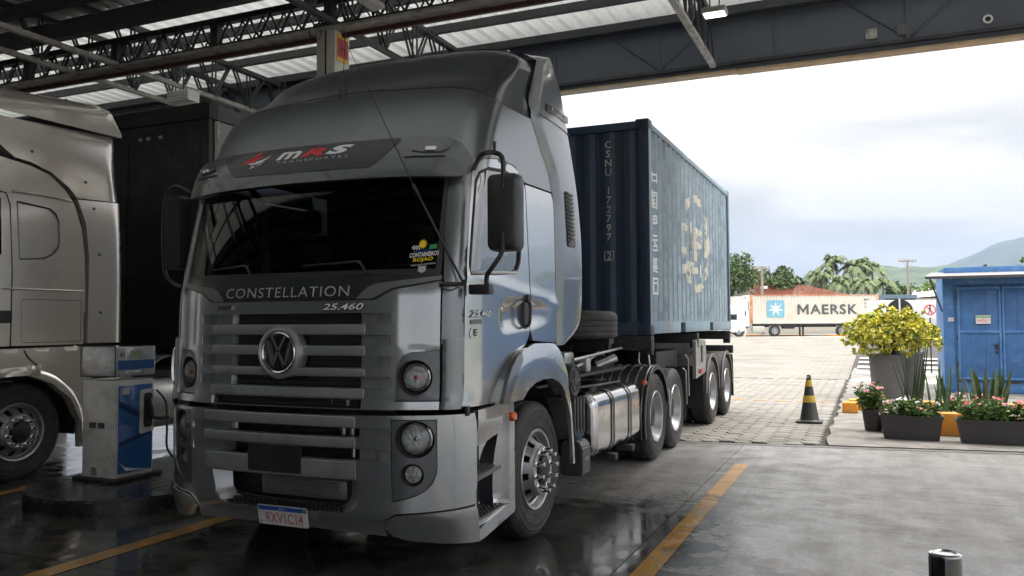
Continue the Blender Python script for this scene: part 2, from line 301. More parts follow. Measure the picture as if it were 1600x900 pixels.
# ------------------------------------------------------------------ object helpers
WM = {}
def wm(o): return WM.get(o.name, Matrix.Identity(4))
def thing(name, label, cat, loc=(0, 0, 0), rz=0., group=None, kind=None):
    o = bpy.data.objects.new(name, None); COL.objects.link(o); o.empty_display_size = .3
    o.location = loc; o.rotation_euler = (0, 0, rz)
    WM[o.name] = Matrix.Translation(loc) @ Matrix.Rotation(rz, 4, 'Z')
    if kind: o['kind'] = kind
    else: o['label'] = label; o['category'] = cat
    if group: o['group'] = group
    return o
def obj(name, bm, m, parent=None, local=False, smooth=True, ang=32, label=None, mats=None, keep=False):
    """one mesh object; unless local, bm is in world coordinates"""
    if parent is not None and not local:
        bmesh.ops.transform(bm, matrix=wm(parent).inverted(), verts=bm.verts)
    bmesh.ops.recalc_face_normals(bm, faces=bm.faces) if not keep else None
    me = bpy.data.meshes.new(name); bm.to_mesh(me); bm.free()
    for x in (mats or [m]): me.materials.append(x)
    if smooth:
        me.polygons.foreach_set('use_smooth', [True] * len(me.polygons)); me.set_sharp_from_angle(angle=R(ang))
    o = bpy.data.objects.new(name, me); COL.objects.link(o)
    if parent is not None:
        o.parent = parent; WM[o.name] = wm(parent)
    if label: o['label'] = label
    return o
def tag(o, label=None, cat=None, group=None, kind=None):
    if label: o['label'] = label
    if cat: o['category'] = cat
    if group: o['group'] = group
    if kind: o['kind'] = kind
    return o
def inst(src, parent, mw=None, loc=None, rz=0, name=None):
    """another object sharing src's mesh, placed in the parent's space"""
    o = src.copy(); COL.objects.link(o); o.parent = parent
    if mw is not None: o.matrix_local = mw
    elif loc is not None: o.location = loc; o.rotation_euler = (0, 0, rz)
    WM[o.name] = wm(parent) if parent else Matrix.Identity(4)
    return o
def copy_tree(o, parent=None):
    c = o.copy(); COL.objects.link(c); c.parent = parent
    for ch in o.children: copy_tree(ch, c)
    return c
B = bmesh.new
def box(bm, x0, x1, y0, y1, z0, z1, bev=0., mtx=None):
    r = bmesh.ops.create_cube(bm, size=1)
    vs = r['verts']
    for v in vs: v.co = Vector(((x0 + x1) / 2 + v.co.x * (x1 - x0), (y0 + y1) / 2 + v.co.y * (y1 - y0), (z0 + z1) / 2 + v.co.z * (z1 - z0)))
    if mtx is not None:
        for v in vs: v.co = mtx @ v.co
    if bev:
        es = list({e for v in vs for e in v.link_edges})
        bmesh.ops.bevel(bm, geom=es, offset=bev, segments=2, affect='EDGES', profile=.5)
    return vs
def frame_of(p0, p1):
    z = (Vector(p1) - Vector(p0)).normalized(); a = Vector((0, 0, 1)) if abs(z.z) < .9 else Vector((1, 0, 0))
    x = a.cross(z).normalized(); y = z.cross(x); return x, y, z
def cyl(bm, p0, p1, r0, r1=None, seg=20, cap=True):
    r1 = r0 if r1 is None else r1; x, y, z = frame_of(p0, p1); p0 = Vector(p0); p1 = Vector(p1)
    a = [bm.verts.new(p0 + (x * math.cos(2 * PI * i / seg) + y * math.sin(2 * PI * i / seg)) * r0) for i in range(seg)]
    b = [bm.verts.new(p1 + (x * math.cos(2 * PI * i / seg) + y * math.sin(2 * PI * i / seg)) * r1) for i in range(seg)]
    for i in range(seg): bm.faces.new((a[i], a[(i + 1) % seg], b[(i + 1) % seg], b[i]))
    if cap: bm.faces.new(a[::-1]); bm.faces.new(b)
def smoothpath(pts, n=6):
    P = [Vector(p) for p in pts]; o = []
    for i in range(len(P) - 1):
        a = P[max(i - 1, 0)]; b = P[i]; c = P[i + 1]; d_ = P[min(i + 2, len(P) - 1)]
        for k in range(n):
            t = k / n; o.append(.5 * ((2 * b) + (c - a) * t + (2 * a - 5 * b + 4 * c - d_) * t * t + (3 * b - a - 3 * c + d_) * t ** 3))
    o.append(P[-1]); return o
def tube(bm, pts, r, seg=8, r1=None, smooth_n=0):
    P = smoothpath(pts, smooth_n) if smooth_n else [Vector(p) for p in pts]
    n = len(P); rings = []; x = None
    for i, p in enumerate(P):
        t = (P[min(i + 1, n - 1)] - P[max(i - 1, 0)]).normalized()
        if x is None: x = frame_of((0, 0, 0), t)[0]
        x = (x - t * x.dot(t)).normalized(); y = t.cross(x)
        rr = r if r1 is None else r + (r1 - r) * i / (n - 1)
        rings.append([bm.verts.new(p + (x * math.cos(2 * PI * k / seg) + y * math.sin(2 * PI * k / seg)) * rr) for k in range(seg)])
    for a, b in zip(rings, rings[1:]):
        for k in range(seg): bm.faces.new((a[k], a[(k + 1) % seg], b[(k + 1) % seg], b[k]))
    bm.faces.new(rings[0][::-1]); bm.faces.new(rings[-1])
def lathe(bm, prof, c=(0, 0, 0), axis=(1, 0, 0), seg=48, a0=0, a1=2 * PI):
    """prof: (radius, height along axis)"""
    x, y, z = frame_of((0, 0, 0), axis); c = Vector(c); full = abs(a1 - a0 - 2 * PI) < 1e-6
    n = seg if full else seg + 1; rings = []
    for r, h in prof:
        if r < 1e-6: v = bm.verts.new(c + z * h); rings.append([v] * n)
        else: rings.append([bm.verts.new(c + z * h + (x * math.cos(a0 + (a1 - a0) * i / seg) + y * math.sin(a0 + (a1 - a0) * i / seg)) * r) for i in range(n)])
    for a, b in zip(rings, rings[1:]):
        for i in range(seg):
            j = (i + 1) % n
            q = [a[i], a[j], b[j], b[i]]; q = [v for k, v in enumerate(q) if v not in q[:k]]
            if len(q) > 2:
                try: bm.faces.new(q)
                except ValueError: pass
def prism(bm, poly, place, a, b):
    """poly: 2D outline; place(u, v, w) -> point; extruded from w=a to w=b"""
    p = [bm.verts.new(place(u, v, a)) for u, v in poly]; q = [bm.verts.new(place(u, v, b)) for u, v in poly]
    n = len(poly); bm.faces.new(p[::-1]); bm.faces.new(q)
    for i in range(n): bm.faces.new((p[i], p[(i + 1) % n], q[(i + 1) % n], q[i]))
def grid(bm, f, nu, nv, closed=False):
    g = [[bm.verts.new(f(i / nu, j / nv)) for j in range(nv + 1)] for i in range(nu + (0 if closed else 1))]
    m_ = len(g)
    for i in range(nu):
        for j in range(nv):
            try: bm.faces.new((g[i][j], g[(i + 1) % m_][j], g[(i + 1) % m_][j + 1], g[i][j + 1]))
            except ValueError: pass
    return g
def mirror(bm):
    g = bmesh.ops.duplicate(bm, geom=bm.verts[:] + bm.edges[:] + bm.faces[:])['geom']
    vs = [e for e in g if isinstance(e, bmesh.types.BMVert)]; fs = [e for e in g if isinstance(e, bmesh.types.BMFace)]
    for v in vs: v.co.x *= -1
    bmesh.ops.reverse_faces(bm, faces=fs)
def flipped(build, *a, **k):
    bm = B(); build(bm, *a, **k)
    for v in bm.verts: v.co.x *= -1
    bmesh.ops.reverse_faces(bm, faces=bm.faces); return bm
def circ(cx, cz, r, n=28, rz=None): return [(cx + r * math.cos(2 * PI * i / n), cz + (rz or r) * math.sin(2 * PI * i / n)) for i in range(n)]
def rrect(x0, x1, y0, y1, r, n=5):
    o = []
    for cx, cy, a in ((x1 - r, y1 - r, 0), (x0 + r, y1 - r, 90), (x0 + r, y0 + r, 180), (x1 - r, y0 + r, 270)):
        for k in range(n + 1): t = R(a + 90 * k / n); o.append((cx + r * math.cos(t), cy + r * math.sin(t)))
    return o
def inpoly(p, poly):
    x, y = p; c = False; n = len(poly); j = n - 1
    for i in range(n):
        xi, yi = poly[i]; xj, yj = poly[j]
        if (yi > y) != (yj > y) and x < (xj - xi) * (y - yi) / (yj - yi) + xi: c = not c
        j = i
    return c
def dense(poly, step):
    o = []
    for i, a in enumerate(poly):
        b = poly[(i + 1) % len(poly)]; n = max(1, int(math.hypot(b[0] - a[0], b[1] - a[1]) / step))
        for k in range(n): o.append((a[0] + (b[0] - a[0]) * k / n, a[1] + (b[1] - a[1]) * k / n))
    return o
def patch(bm, fn, poly, holes=(), step=.04, thick=.02, lip=.006):
    """curved panel: outline in (s, z), fn(s, z, depth) -> point; edges turned inwards by thick with a small rounded lip"""
    loops = [dense(poly, step)] + [dense(h, step * .8) for h in holes]
    pts = []; edges = []
    for lp in loops:
        b = len(pts); pts += lp; edges += [(b + i, b + (i + 1) % len(lp)) for i in range(len(lp))]
    nb = len(pts); allb = list(pts)
    x0 = min(p[0] for p in poly); x1 = max(p[0] for p in poly); y0 = min(p[1] for p in poly); y1 = max(p[1] for p in poly)
    cell = {}
    for p in allb: cell.setdefault((int(p[0] // step), int(p[1] // step)), []).append(p)
    i = 0; yy = y0 + step / 2
    while yy < y1:
        xx = x0 + step * (.5 if i % 2 else 0.0)
        while xx < x1:
            cx, cy = int(xx // step), int(yy // step)
            ok = all(math.hypot(q[0] - xx, q[1] - yy) > .55 * step for a in (-1, 0, 1) for b_ in (-1, 0, 1) for q in cell.get((cx + a, cy + b_), ()))
            if ok and inpoly((xx, yy), poly) and not any(inpoly((xx, yy), h) for h in holes): pts.append((xx, yy))
            xx += step
        yy += step * .87; i += 1
    vo, _, fo, ov, _, _ = delaunay_2d_cdt([Vector(p) for p in pts], edges, [], 0, 1e-5)
    vs = {}
    def V(k):
        if k not in vs: vs[k] = bm.verts.new(fn(vo[k][0], vo[k][1], 0))
        return vs[k]
    for f in fo:
        c = (sum(vo[k][0] for k in f) / len(f), sum(vo[k][1] for k in f) / len(f))
        if inpoly(c, poly) and not any(inpoly(c, h) for h in holes):
            try: bm.faces.new([V(k) for k in f])
            except ValueError: pass
    if thick:
        mapv = {}
        for k, srcs in enumerate(ov):
            for s_ in srcs:
                if s_ < nb: mapv[s_] = k
        b = 0
        for lp in loops:
            n = len(lp); top = [mapv.get(b + i) for i in range(n)]; b += n
            if any(t is None or t not in vs for t in top): continue
            low = [bm.verts.new(fn(vo[t][0], vo[t][1], -thick)) for t in top]
            for i in range(n):
                j = (i + 1) % n
                if top[i] != top[j]:
                    try: bm.faces.new((vs[top[i]], vs[top[j]], low[j], low[i]))
                    except ValueError: pass
def text_verts(body, size=1.0, off=0., shear=0., sp=1.0):
    c = bpy.data.curves.new('t', 'FONT'); c.body = body; c.size = size; c.offset = off; c.shear = shear; c.space_character = sp
    c.resolution_u = 3
    o = bpy.data.objects.new('t', c); COL.objects.link(o); bpy.context.view_layer.update()
    me = bpy.data.meshes.new_from_object(o, depsgraph=bpy.context.evaluated_depsgraph_get())
    bm = B(); bm.from_mesh(me); bpy.data.objects.remove(o); bpy.data.curves.remove(c); bpy.data.meshes.remove(me)
    return bm
def text(body, place, W=None, H=None, off=0., shear=0., sp=1.0, centre=True):
    """lettering fitted to width W and height H, mapped by place(u, v), u and v measured from the middle"""
    bm = text_verts(body, 1.0, off, shear, sp)
    xs = [v.co.x for v in bm.verts]; ys = [v.co.y for v in bm.verts]
    x0, x1, y0, y1 = min(xs), max(xs), min(ys), max(ys)
    kx = (W / (x1 - x0)) if W else None; ky = (H / (y1 - y0)) if H else kx
    kx = kx or ky
    for v in bm.verts:
        u = (v.co.x - (x0 + x1) / 2) * kx; q = (v.co.y - (y0 + y1) / 2) * ky; v.co = Vector(place(u, q))
    return bm

# ================================================================== the grey truck tractor
NEXP = 2.6; AC = .50; HW = 1.25; YF0 = 4.40; YR = 6.60
def interp(x, tab):
    if x <= tab[0][0]: return tab[0][1]
    if x >= tab[-1][0]: return tab[-1][1]
    for (a, b), (c, d_) in zip(tab, tab[1:]):
        if x <= c: return b + (d_ - b) * (x - a) / (c - a)
def sinterp(x, tab):      # monotone smooth version
    if x <= tab[0][0]: return tab[0][1]
    if x >= tab[-1][0]: return tab[-1][1]
    n = len(tab); k = max(i for i in range(n - 1) if tab[i][0] <= x)
    def m_(i):
        if i <= 0 or i >= n - 1: j = min(max(i, 0), n - 2) if i <= 0 else n - 2; return (tab[j + 1][1] - tab[j][1]) / (tab[j + 1][0] - tab[j][0])
        a = (tab[i][1] - tab[i - 1][1]) / (tab[i][0] - tab[i - 1][0]); b = (tab[i + 1][1] - tab[i][1]) / (tab[i + 1][0] - tab[i][0])
        return 0 if a * b <= 0 else 2 * a * b / (a + b)
    x0, y0 = tab[k]; x1, y1 = tab[k + 1]; h = x1 - x0; t = (x - x0) / h
    return (2 * t ** 3 - 3 * t * t + 1) * y0 + (t ** 3 - 2 * t * t + t) * h * m_(k) + (-2 * t ** 3 + 3 * t * t) * y1 + (t ** 3 - t * t) * h * m_(k + 1)
def _canon():
    pts = []
    for i in range(201):
        th = PI / 2 * i / 200
        pts.append((HW * math.sin(th) ** (2 / NEXP), YF0 + AC * (1 - max(0, math.cos(th)) ** (2 / NEXP))))
    pts.append((HW, 9.0)); Ls = [0]
    for a, b in zip(pts, pts[1:]): Ls.append(Ls[-1] + math.hypot(b[0] - a[0], b[1] - a[1]))
    return pts, Ls
_PT, _PL = _canon()
def canon(s):
    a = abs(s); k = min(max(bisect_right(_PL, a) - 1, 0), len(_PL) - 2)
    t = (a - _PL[k]) / (_PL[k + 1] - _PL[k]); p, q = _PT[k], _PT[k + 1]
    x = p[0] + (q[0] - p[0]) * t
    return (x if s >= 0 else -x), p[1] + (q[1] - p[1]) * t
WZ = [(0, 1.25), (1.2, 1.25), (2.0, 1.245), (2.5, 1.24), (2.8, 1.228), (3.1, 1.215), (3.5, 1.20), (3.75, 1.185), (3.95, 1.15)]
YZ = [(0.2, 4.46), (.45, 4.40), (1.1, 4.38), (1.2, 4.40), (1.8, 4.42), (1.95, 4.45), (2.55, 4.60), (2.75, 4.66), (3.0, 4.78), (3.2, 4.92), (3.35, 5.08), (3.5, 5.34), (3.7, 5.60), (3.86, 5.82), (3.95, 6.0)]
_wc = {}; 
def S(s, z, d_=0.0):
    key = round(z, 4)
    if key not in _wc: _wc[key] = (sinterp(z, YZ), sinterp(z, WZ))
    yf, w_ = _wc[key]
    def P(s_):
        x, y = canon(s_); return x * w_ / HW, YR - (YR - y) * (YR - yf) / (YR - YF0)
    x, y = P(s)
    if d_:
        x1, y1 = P(s - .006); x2, y2 = P(s + .006); tx, ty = x2 - x1, y2 - y1; l = math.hypot(tx, ty)
        x += ty / l * d_; y -= tx / l * d_
    return Vector((x, y, z))
def skin(d0=0.0):
    if callable(d0): return lambda s, z, dd: S(s, z, d0(s, z) + dd)
    return lambda s, z, dd: S(s, z, d0 + dd)
def sym(poly):            # right half (s >= 0, from the middle outwards and back) -> whole outline
    return poly + [(-a, b) for a, b in reversed(poly)]
T = thing('truck_tractor', 'large silver grey truck tractor with high roof, facing the camera', 'truck', (0, 5.75, 0))

# --- front panel with its slots
zs = [(1.632, 1.702), (1.492, 1.560), (1.348, 1.424), (1.219, 1.290)]
zlow = (1.088, 1.150)
bez = [(.835, 1.09), (.835, 1.33), (.845, 1.38), (.875, 1.425), (.925, 1.45), (1.115, 1.462)]
fp = [(0, 1.085), (.835, 1.085)] + bez[1:] + [(1.118, 1.905), (1.0, 1.885), (.807, 1.850), (.746, 1.818), (.683, 1.786), (0, 1.786)]
def fbulge(s, z):
    a = abs(s); k = 0.0
    if a > .86: k = -.010 * min(1, (a - .86) / .05) * (1 if z > 1.47 else 0)
    return k
slots = [rrect(-.78, .80, a, b, .012, 2) for a, b in zs]
lowslot = rrect(-.60, .61, zlow[0] + .004, zlow[1], .01, 2)
bm = B(); patch(bm, skin(fbulge), sym(fp), slots + [lowslot], step=.035, thick=.03)
obj('front_panel', bm, PAINT, T)
# ends of the slots: bright return on the far side, near-side shade put in as darker paint
def slot_end(zr, path, m, base=0.0):
    bm = B(); a, b = zr; n = len(path) - 1
    for zz in (a - .004, b + .004):
        pass
    g = [[bm.verts.new(S(s_, z, base + d_)) for z in (a - .003, b + .003)] for s_, d_ in path]
    for i in range(n): bm.faces.new((g[i][0], g[i + 1][0], g[i + 1][1], g[i][1]))
    for z in (a - .0025, b + .0025):
        v = [bm.verts.new(S(s_, z, base)) for s_, d_ in path]; w_ = [bm.verts.new(S(s_, z, base + d_)) for s_, d_ in path]
        for i in range(n):
            try: bm.faces.new((v[i], v[i + 1], w_[i + 1], w_[i]))
            except ValueError: pass
    return obj('slot_end', bm, m, T, smooth=False)
for zr in zs:
    slot_end(zr, [(-.78, -.003), (-.72, -.012), (-.655, -.030), (-.50, -.040), (-.485, -.085)], PAINT); slot_end(zr, [(.80, -.003), (.74, -.02), (.69, -.045), (.57, -.060), (.55, -.085)], BARP)
bm = B()
def gy(u, v): return S(-.66 + 1.32 * u, 1.08 + .64 * v, -.085)
grid(bm, gy, 24, 12); mg = obj('radiator_mesh', bm, MESHK, T)
# honeycomb cells of the mesh, real geometry behind the bars
bm = B(); random.seed(3)
for a, b in zs + [(1.09, 1.15)]:
    nx = 62
    for i in range(nx):
        for j in range(2):
            s = -.62 + 1.24 * (i + .5 * (j % 2)) / nx; z = a + (b - a) * (.28 + .46 * j)
            if -.2 < s < .16 and 1.27 < z < 1.63: continue
            ring = [S(s + .0085 * math.cos(PI / 3 * k), z + .015 * math.sin(PI / 3 * k), -.080) for k in range(6)]
            ring2 = [S(s + .0055 * math.cos(PI / 3 * k), z + .011 * math.sin(PI / 3 * k), -.078) for k in range(6)]
            p = [bm.verts.new(q) for q in ring]; q_ = [bm.verts.new(q) for q in ring2]
            for k in range(6): bm.faces.new((p[k], p[(k + 1) % 6], q_[(k + 1) % 6], q_[k]))
tag(obj('mesh_cells', bm, BLACK, mg), kind='stuff')
# grille bars
def bar(name, a, b, s0, s1, d0, m, th=.045, droop=0.):
    bm = B(); nu = 40; prof = [(-.002, -th), (-.001, -.012), (.006, -.002), (.016, .0), (b - a - .016, .0), (b - a - .006, -.002), (b - a + .001, -.012), (b - a + .002, -th)]
    rows = []
    for i in range(nu + 1):
        s = s0 + (s1 - s0) * i / nu; rows.append([bm.verts.new(S(s, a + h, d0 + dd)) for h, dd in prof])
    for p, q in zip(rows, rows[1:]):
        for k in range(len(prof) - 1): bm.faces.new((p[k], q[k], q[k + 1], p[k + 1]))
    bm.faces.new(rows[0]); bm.faces.new(rows[-1][::-1])
    return obj(name, bm, m, T)
for a, b in [(zs[1][1], zs[0][0]), (zs[2][1], zs[1][0]), (zs[3][1], zs[2][0]), (zlow[1] + .004, zs[3][0])]:
    bar('grille_bar', a + .001, b - .001, -.655, .62, .005, BARP)
# low dark gap blocks beside the notch
for sg in (1, -1):
    bm = B(); patch(bm, skin(.014), [(sg * .62, 1.090), (sg * 1.118, 1.090), (sg * 1.118, 1.140), (sg * .62, 1.140)][::sg], step=.04, thick=.02)
    obj('lower_trim_strip', bm, PAINT, T)
# charcoal band, pale swooshes
band = [(0, 1.790), (.680, 1.790), (.742, 1.823), (.804, 1.855), (1.0, 1.889), (1.118, 1.909), (1.114, 1.952), (0, 1.948)]
bm = B(); patch(bm, skin(.002), sym(band), step=.035, thick=.02); obj('name_band', bm, BANDK, T)
sw = [(.551, 1.7925), (.665, 1.7925), (.735, 1.828), (.80, 1.861), (1.0, 1.896), (1.112, 1.914), (1.112, 1.940), (.90, 1.916), (.687, 1.892), (.630, 1.870), (.600, 1.845)]
for sg in (1, -1):
    bm = B(); patch(bm, skin(.0045), [(sg * a, b) for a, b in sw], step=.04, thick=0); obj('band_swoosh', bm, GREYS, T)
bm = text('CONSTELLATION', lambda u, v: S(-.015 + u, 1.847 + v, .005), W=1.03, H=.068, off=-.004, sp=1.12); obj('lettering', bm, GREYP, T, keep=True, smooth=False)
bm = text('25.460', lambda u, v: S(.460 + u, 1.743 + v, .008), W=.306, H=.049, off=.03, shear=.25); obj('lettering_edge', bm, BLACK, T, keep=True, smooth=False)
bm = text('25.460', lambda u, v: S(.463 + u, 1.745 + v, .0115), W=.30, H=.042, off=.012, shear=.25); obj('model_lettering', bm, WHITEP, T, keep=True, smooth=False)
bm = text('TURBO', lambda u, v: S(-.545 + u, 1.748 + v, .006), W=.13, H=.026, off=.02, shear=.3); obj('small_lettering', bm, BLACK, T, keep=True, smooth=False)
bm = text('iC', lambda u, v: S(-.455 + u, 1.748 + v, .006), W=.035, H=.026, off=.01, shear=.3); obj('small_lettering', bm, WHITEP, T, keep=True, smooth=False)

# --- round front emblem
ec = S(-.018, 1.443, .012); 
bm = B(); ax = (0, -1, 0)
lathe(bm, [(.172, -.07), (.176, .0), (.170, .020), (.150, .028), (.142, .016), (.140, .006), (0, .006)], ec, ax, 48); emb = obj('emblem', bm, BARP, T)
bm = B(); lathe(bm, [(.140, .006), (.139, .022), (.132, .027), (.124, .022), (.122, .008)], ec, ax, 48)
def ebar(bm, p, q, w_=.019):
    p = Vector((p[0], p[1])); q = Vector((q[0], q[1])); t = (q - p).normalized(); n = Vector((-t.y, t.x)) * w_ / 2
    pl = [p + n, q + n, q - n, p - n]
    prism(bm, [(a.x, a.y) for a in pl], lambda u, v, w2: Vector((ec.x + u, ec.y - w2, ec.z + v)), .010, .024)
for sg in (1, -1):
    ebar(bm, (sg * .056, .110), (sg * .003, .016)); ebar(bm, (sg * .098, .078), (sg * .050, -.095)); ebar(bm, (sg * .050, -.098), (sg * .004, .006))
obj('emblem_ring', bm, CHROME, emb)
bm = B(); lathe(bm, [(.124, .0075), (0, .0075)], ec, ax, 40); obj('emblem_disc', bm, BLACKG, emb)

# --- upper headlamps
def lamp_unit(s0, z0, R0, R1, depth, ds=0.0, name='headlight', seg=36, led=False):
    """round bowl of radius R0 sunk into the skin with a domed lens of radius R1"""
    c = S(s0, z0, 0); t = (S(s0 + .02, z0) - S(s0 - .02, z0)).normalized(); n = Vector((t.y, -t.x, 0)) * (1 if s0 >= 0 else 1)
    n = (n * .55 + Vector((0, -1, 0)) * .45).normalized()
    c0 = c
    bm = B(); ring0 = [(s0 + R0 * math.cos(2 * PI * i / seg), z0 + R0 * math.sin(2 * PI * i / seg)) for i in range(seg)]
    cc = c - n * depth
    x, y, zz = frame_of((0, 0, 0), n)
    # sides: skin ring -> inner ring -> floor
    ex = Vector((0, 0, 1)).cross(n).normalized(); ex = -ex if ex.x * 1 < 0 else ex
    rings = []
    rings.append([bm.verts.new(S(a, b, .004)) for a, b in ring0])
    rings.append([bm.verts.new(S(s0 + R0 * .97 * math.cos(2 * PI * i / seg), z0 + R0 * .97 * math.sin(2 * PI * i / seg), -.004)) for i in range(seg)])
    for k_, dd in ((R1 * 1.12, depth * .9), (R1 * 1.05, depth)):
        rings.append([bm.verts.new(c - n * dd + ex * k_ * math.cos(2 * PI * i / seg) + Vector((0, 0, 1)) * k_ * math.sin(2 * PI * i / seg)) for i in range(seg)])
    for a, b in zip(rings, rings[1:]):
        for i in range(seg): bm.faces.new((a[i], a[(i + 1) % seg], b[(i + 1) % seg], b[i]))
    bm.faces.new(rings[-1])
    hb = obj(name, bm, BLACK, T)
    bm = B(); lathe(bm, [(R1 * 1.07, 0), (R1 * 1.07, .012), (R1 * .98, .016), (R1 * .97, .010)], cc, n, seg); obj('lamp_ring', bm, CHROMEK, hb)
    bm = B(); lathe(bm, [(0, .004), (R1 * .4, .006), (R1 * .7, .012), (R1 * .97, .016)], cc, n, seg); obj('reflector', bm, REFL, hb)
    if led:
        bm = B()
        for i in range(7):
            a = 2 * PI * i / 6; rr = 0 if i == 6 else R1 * .6
            p = cc + ex * rr * math.cos(a) + Vector((0, 0, 1)) * rr * math.sin(a)
            lathe(bm, [(R1 * .26, .016), (R1 * .2, .024), (0, .026)], p, n, 10)
        obj('led_cells', bm, REFL, hb)
    else:
        bm = B(); lathe(bm, [(R1 * .17, .012), (R1 * .15, .03), (0, .036)], cc + Vector((0, 0, 0)), n, 18); obj('bulb', bm, AMBER if name == 'headlight' else CHROMEK, hb)
    bm = B(); lathe(bm, [(R1 * .97, .014), (R1 * .9, R1 * .30), (R1 * .72, R1 * .42), (R1 * .42, R1 * .52), (0, R1 * .56)], cc, n, seg); obj('lens', bm, LENSG, hb)
    return hb
def lens_glass():
    m = bpy.data.materials.new('clear_lamp_glass'); m.use_nodes = True; t = m.node_tree; t.nodes.clear()
    o_ = t.nodes.new('ShaderNodeOutputMaterial'); g = t.nodes.new('ShaderNodeBsdfGlossy'); g.inputs['Roughness'].default_value = .05
    tr = t.nodes.new('ShaderNodeBsdfTransparent'); tr.inputs[0].default_value = (.9, .92, .93, 1); f = t.nodes.new('ShaderNodeFresnel'); f.inputs['IOR'].default_value = 1.7
    mm = t.nodes.new('ShaderNodeMixShader'); t.links.new(f.outputs[0], mm.inputs[0]); t.links.new(tr.outputs[0], mm.inputs[1]); t.links.new(g.outputs[0], mm.inputs[2]); t.links.new(mm.outputs[0], o_.inputs[0]); return m
LENSG = lens_glass()
for sg in (1, -1):
    bm = B(); pl = [(.837, 1.146), (.837, 1.33), (.847, 1.38), (.877, 1.423), (.927, 1.447), (1.114, 1.459), (1.116, 1.146)]
    patch(bm, skin(-.003), [(sg * a, b) for a, b in pl], [circ(sg * .958, 1.29, .112)], step=.03, thick=.02); obj('headlight_bezel', bm, PAINTD, T)
    lamp_unit(sg * .958, 1.29, .112, .088, .045)
# --- corner columns, wind vane and side of the front
for sg in (1, -1):
    bm = B(); pl = [(1.124, 1.50), (1.128, 1.9), (1.102, 2.30), (1.098, 2.64), (1.245, 2.68), (1.275, 1.9), (1.272, 1.5)]
    patch(bm, skin(lambda s, z: .018 - 2.2 * (abs(s) - 1.19) ** 2), [(sg * a, b) for a, b in pl], step=.025, thick=.05); obj('corner_pillar', bm, PAINTP, T)
    bm = B(); pl = [(1.128, 1.09), (1.128, 1.53), (1.270, 1.545), (1.268, 1.15), (1.25, 1.09)]
    patch(bm, skin(lambda s, z: .040 - 4.5 * (abs(s) - 1.20) ** 2), [(sg * a, b) for a, b in pl], step=.025, thick=.06); obj('air_vane', bm, PAINTP, T)
    bm = B(); box(bm, sg * 1.235 - .012, sg * 1.235 + .012, 4.66, 4.70, 1.045, 1.105, .004); obj('vane_bracket', bm, BLACK, T)

# --- windscreen, inside of the cab
ws = [(-1.08, 1.962), (1.085, 1.962)]
bm = B(); pl = [(0, 1.954), (1.06, 1.957), (1.098, 1.975), (1.092, 2.3), (1.082, 2.64), (0, 2.66)]
def glass_mat():
    m = bpy.data.materials.new('windscreen_glass'); m.use_nodes = True; t = m.node_tree; t.nodes.clear()
    o_ = t.nodes.new('ShaderNodeOutputMaterial'); g = t.nodes.new('ShaderNodeBsdfGlossy'); g.inputs['Roughness'].default_value = .02
    tr = t.nodes.new('ShaderNodeBsdfTransparent'); tr.inputs[0].default_value = (.22, .25, .26, 1); f = t.nodes.new('ShaderNodeFresnel'); f.inputs['IOR'].default_value = 1.5
    mm = t.nodes.new('ShaderNodeMixShader'); t.links.new(f.outputs[0], mm.inputs[0]); t.links.new(tr.outputs[0], mm.inputs[1]); t.links.new(g.outputs[0], mm.inputs[2]); t.links.new(mm.outputs[0], o_.inputs[0]); return m
WSG = glass_mat()
patch(bm, skin(-.004), sym(pl), step=.04, thick=0); obj('windscreen', bm, WSG, T, ang=60)
bm = B()
for pl in ([(0, 1.950), (1.10, 1.953), (1.108, 1.98), (1.06, 1.985), (0, 1.980)],):
    patch(bm, skin(-.002), sym(pl), step=.04, thick=.01)
for sg in (1, -1): patch(bm, skin(-.002), [(sg * 1.108, 1.975), (sg * 1.100, 2.64), (sg * 1.065, 2.64), (sg * 1.072, 1.975)], step=.03, thick=.01)
obj('windscreen_seal', bm, BLACK, T)
bm = B(); box(bm, -1.12, 1.12, 4.66, 6.45, 1.1, 1.12); box(bm, -1.14, 1.14, 6.42, 6.46, 1.1, 2.9); box(bm, -1.0, 1.0, 4.75, 6.4, 2.78, 2.8)
obj('cab_lining', bm, BLACK, T)
bm = B(); box(bm, -1.02, 1.02, 4.60, 5.0, 1.84, 1.95, .03); box(bm, .30, .80, 4.70, 5.0, 1.94, 2.03, .02); obj('dashboard', bm, BLACK, T)
bm = B(); tube(bm, [(.62 + .21 * math.cos(a * PI / 12), 5.02 + .10 * math.sin(a * PI / 12), 2.02 + .19 * math.sin(a * PI / 12)) for a in range(25)], .014, 8); obj('steering_wheel', bm, BLACK, T)
for x in (-.6, .6):
    bm = B(); box(bm, x - .25, x + .25, 5.35, 5.5, 1.5, 2.35, .05); box(bm, x - .14, x + .14, 5.36, 5.46, 2.36, 2.55, .04); obj('seat', bm, CHASS, T)
# windscreen sticker
def stk(u, v): return S(.985 + u, 2.075 + v, .0)
st = []
bm = text('CONTAINEIROS', lambda u, v: stk(u, .005 + v + u * .1), W=.19, H=.030, off=.02); st.append(('sticker_lettering', bm, WHITE))
bm = text('ROJAO', lambda u, v: stk(u - .005, -.032 + v + u * .1), W=.13, H=.032, off=.02, shear=.1); st.append(('sticker_lettering', bm, YEL))
bm = text('NOSSA UNIAO E NOSSA FORCA', lambda u, v: stk(u, -.062 + v + u * .1), W=.16, H=.008, off=.01); st.append(('sticker_lettering', bm, WHITEP))
bm = B(); pts = [(.03 * (1 if i % 2 else .6) * math.cos(2 * PI * i / 24), .06 + .035 * (1 if i % 2 else .6) * math.sin(2 * PI * i / 24)) for i in range(24)]
bm.faces.new([bm.verts.new(stk(u - .015, v + .012)) for u, v in pts]); st.append(('sticker_sun', bm, YEL))
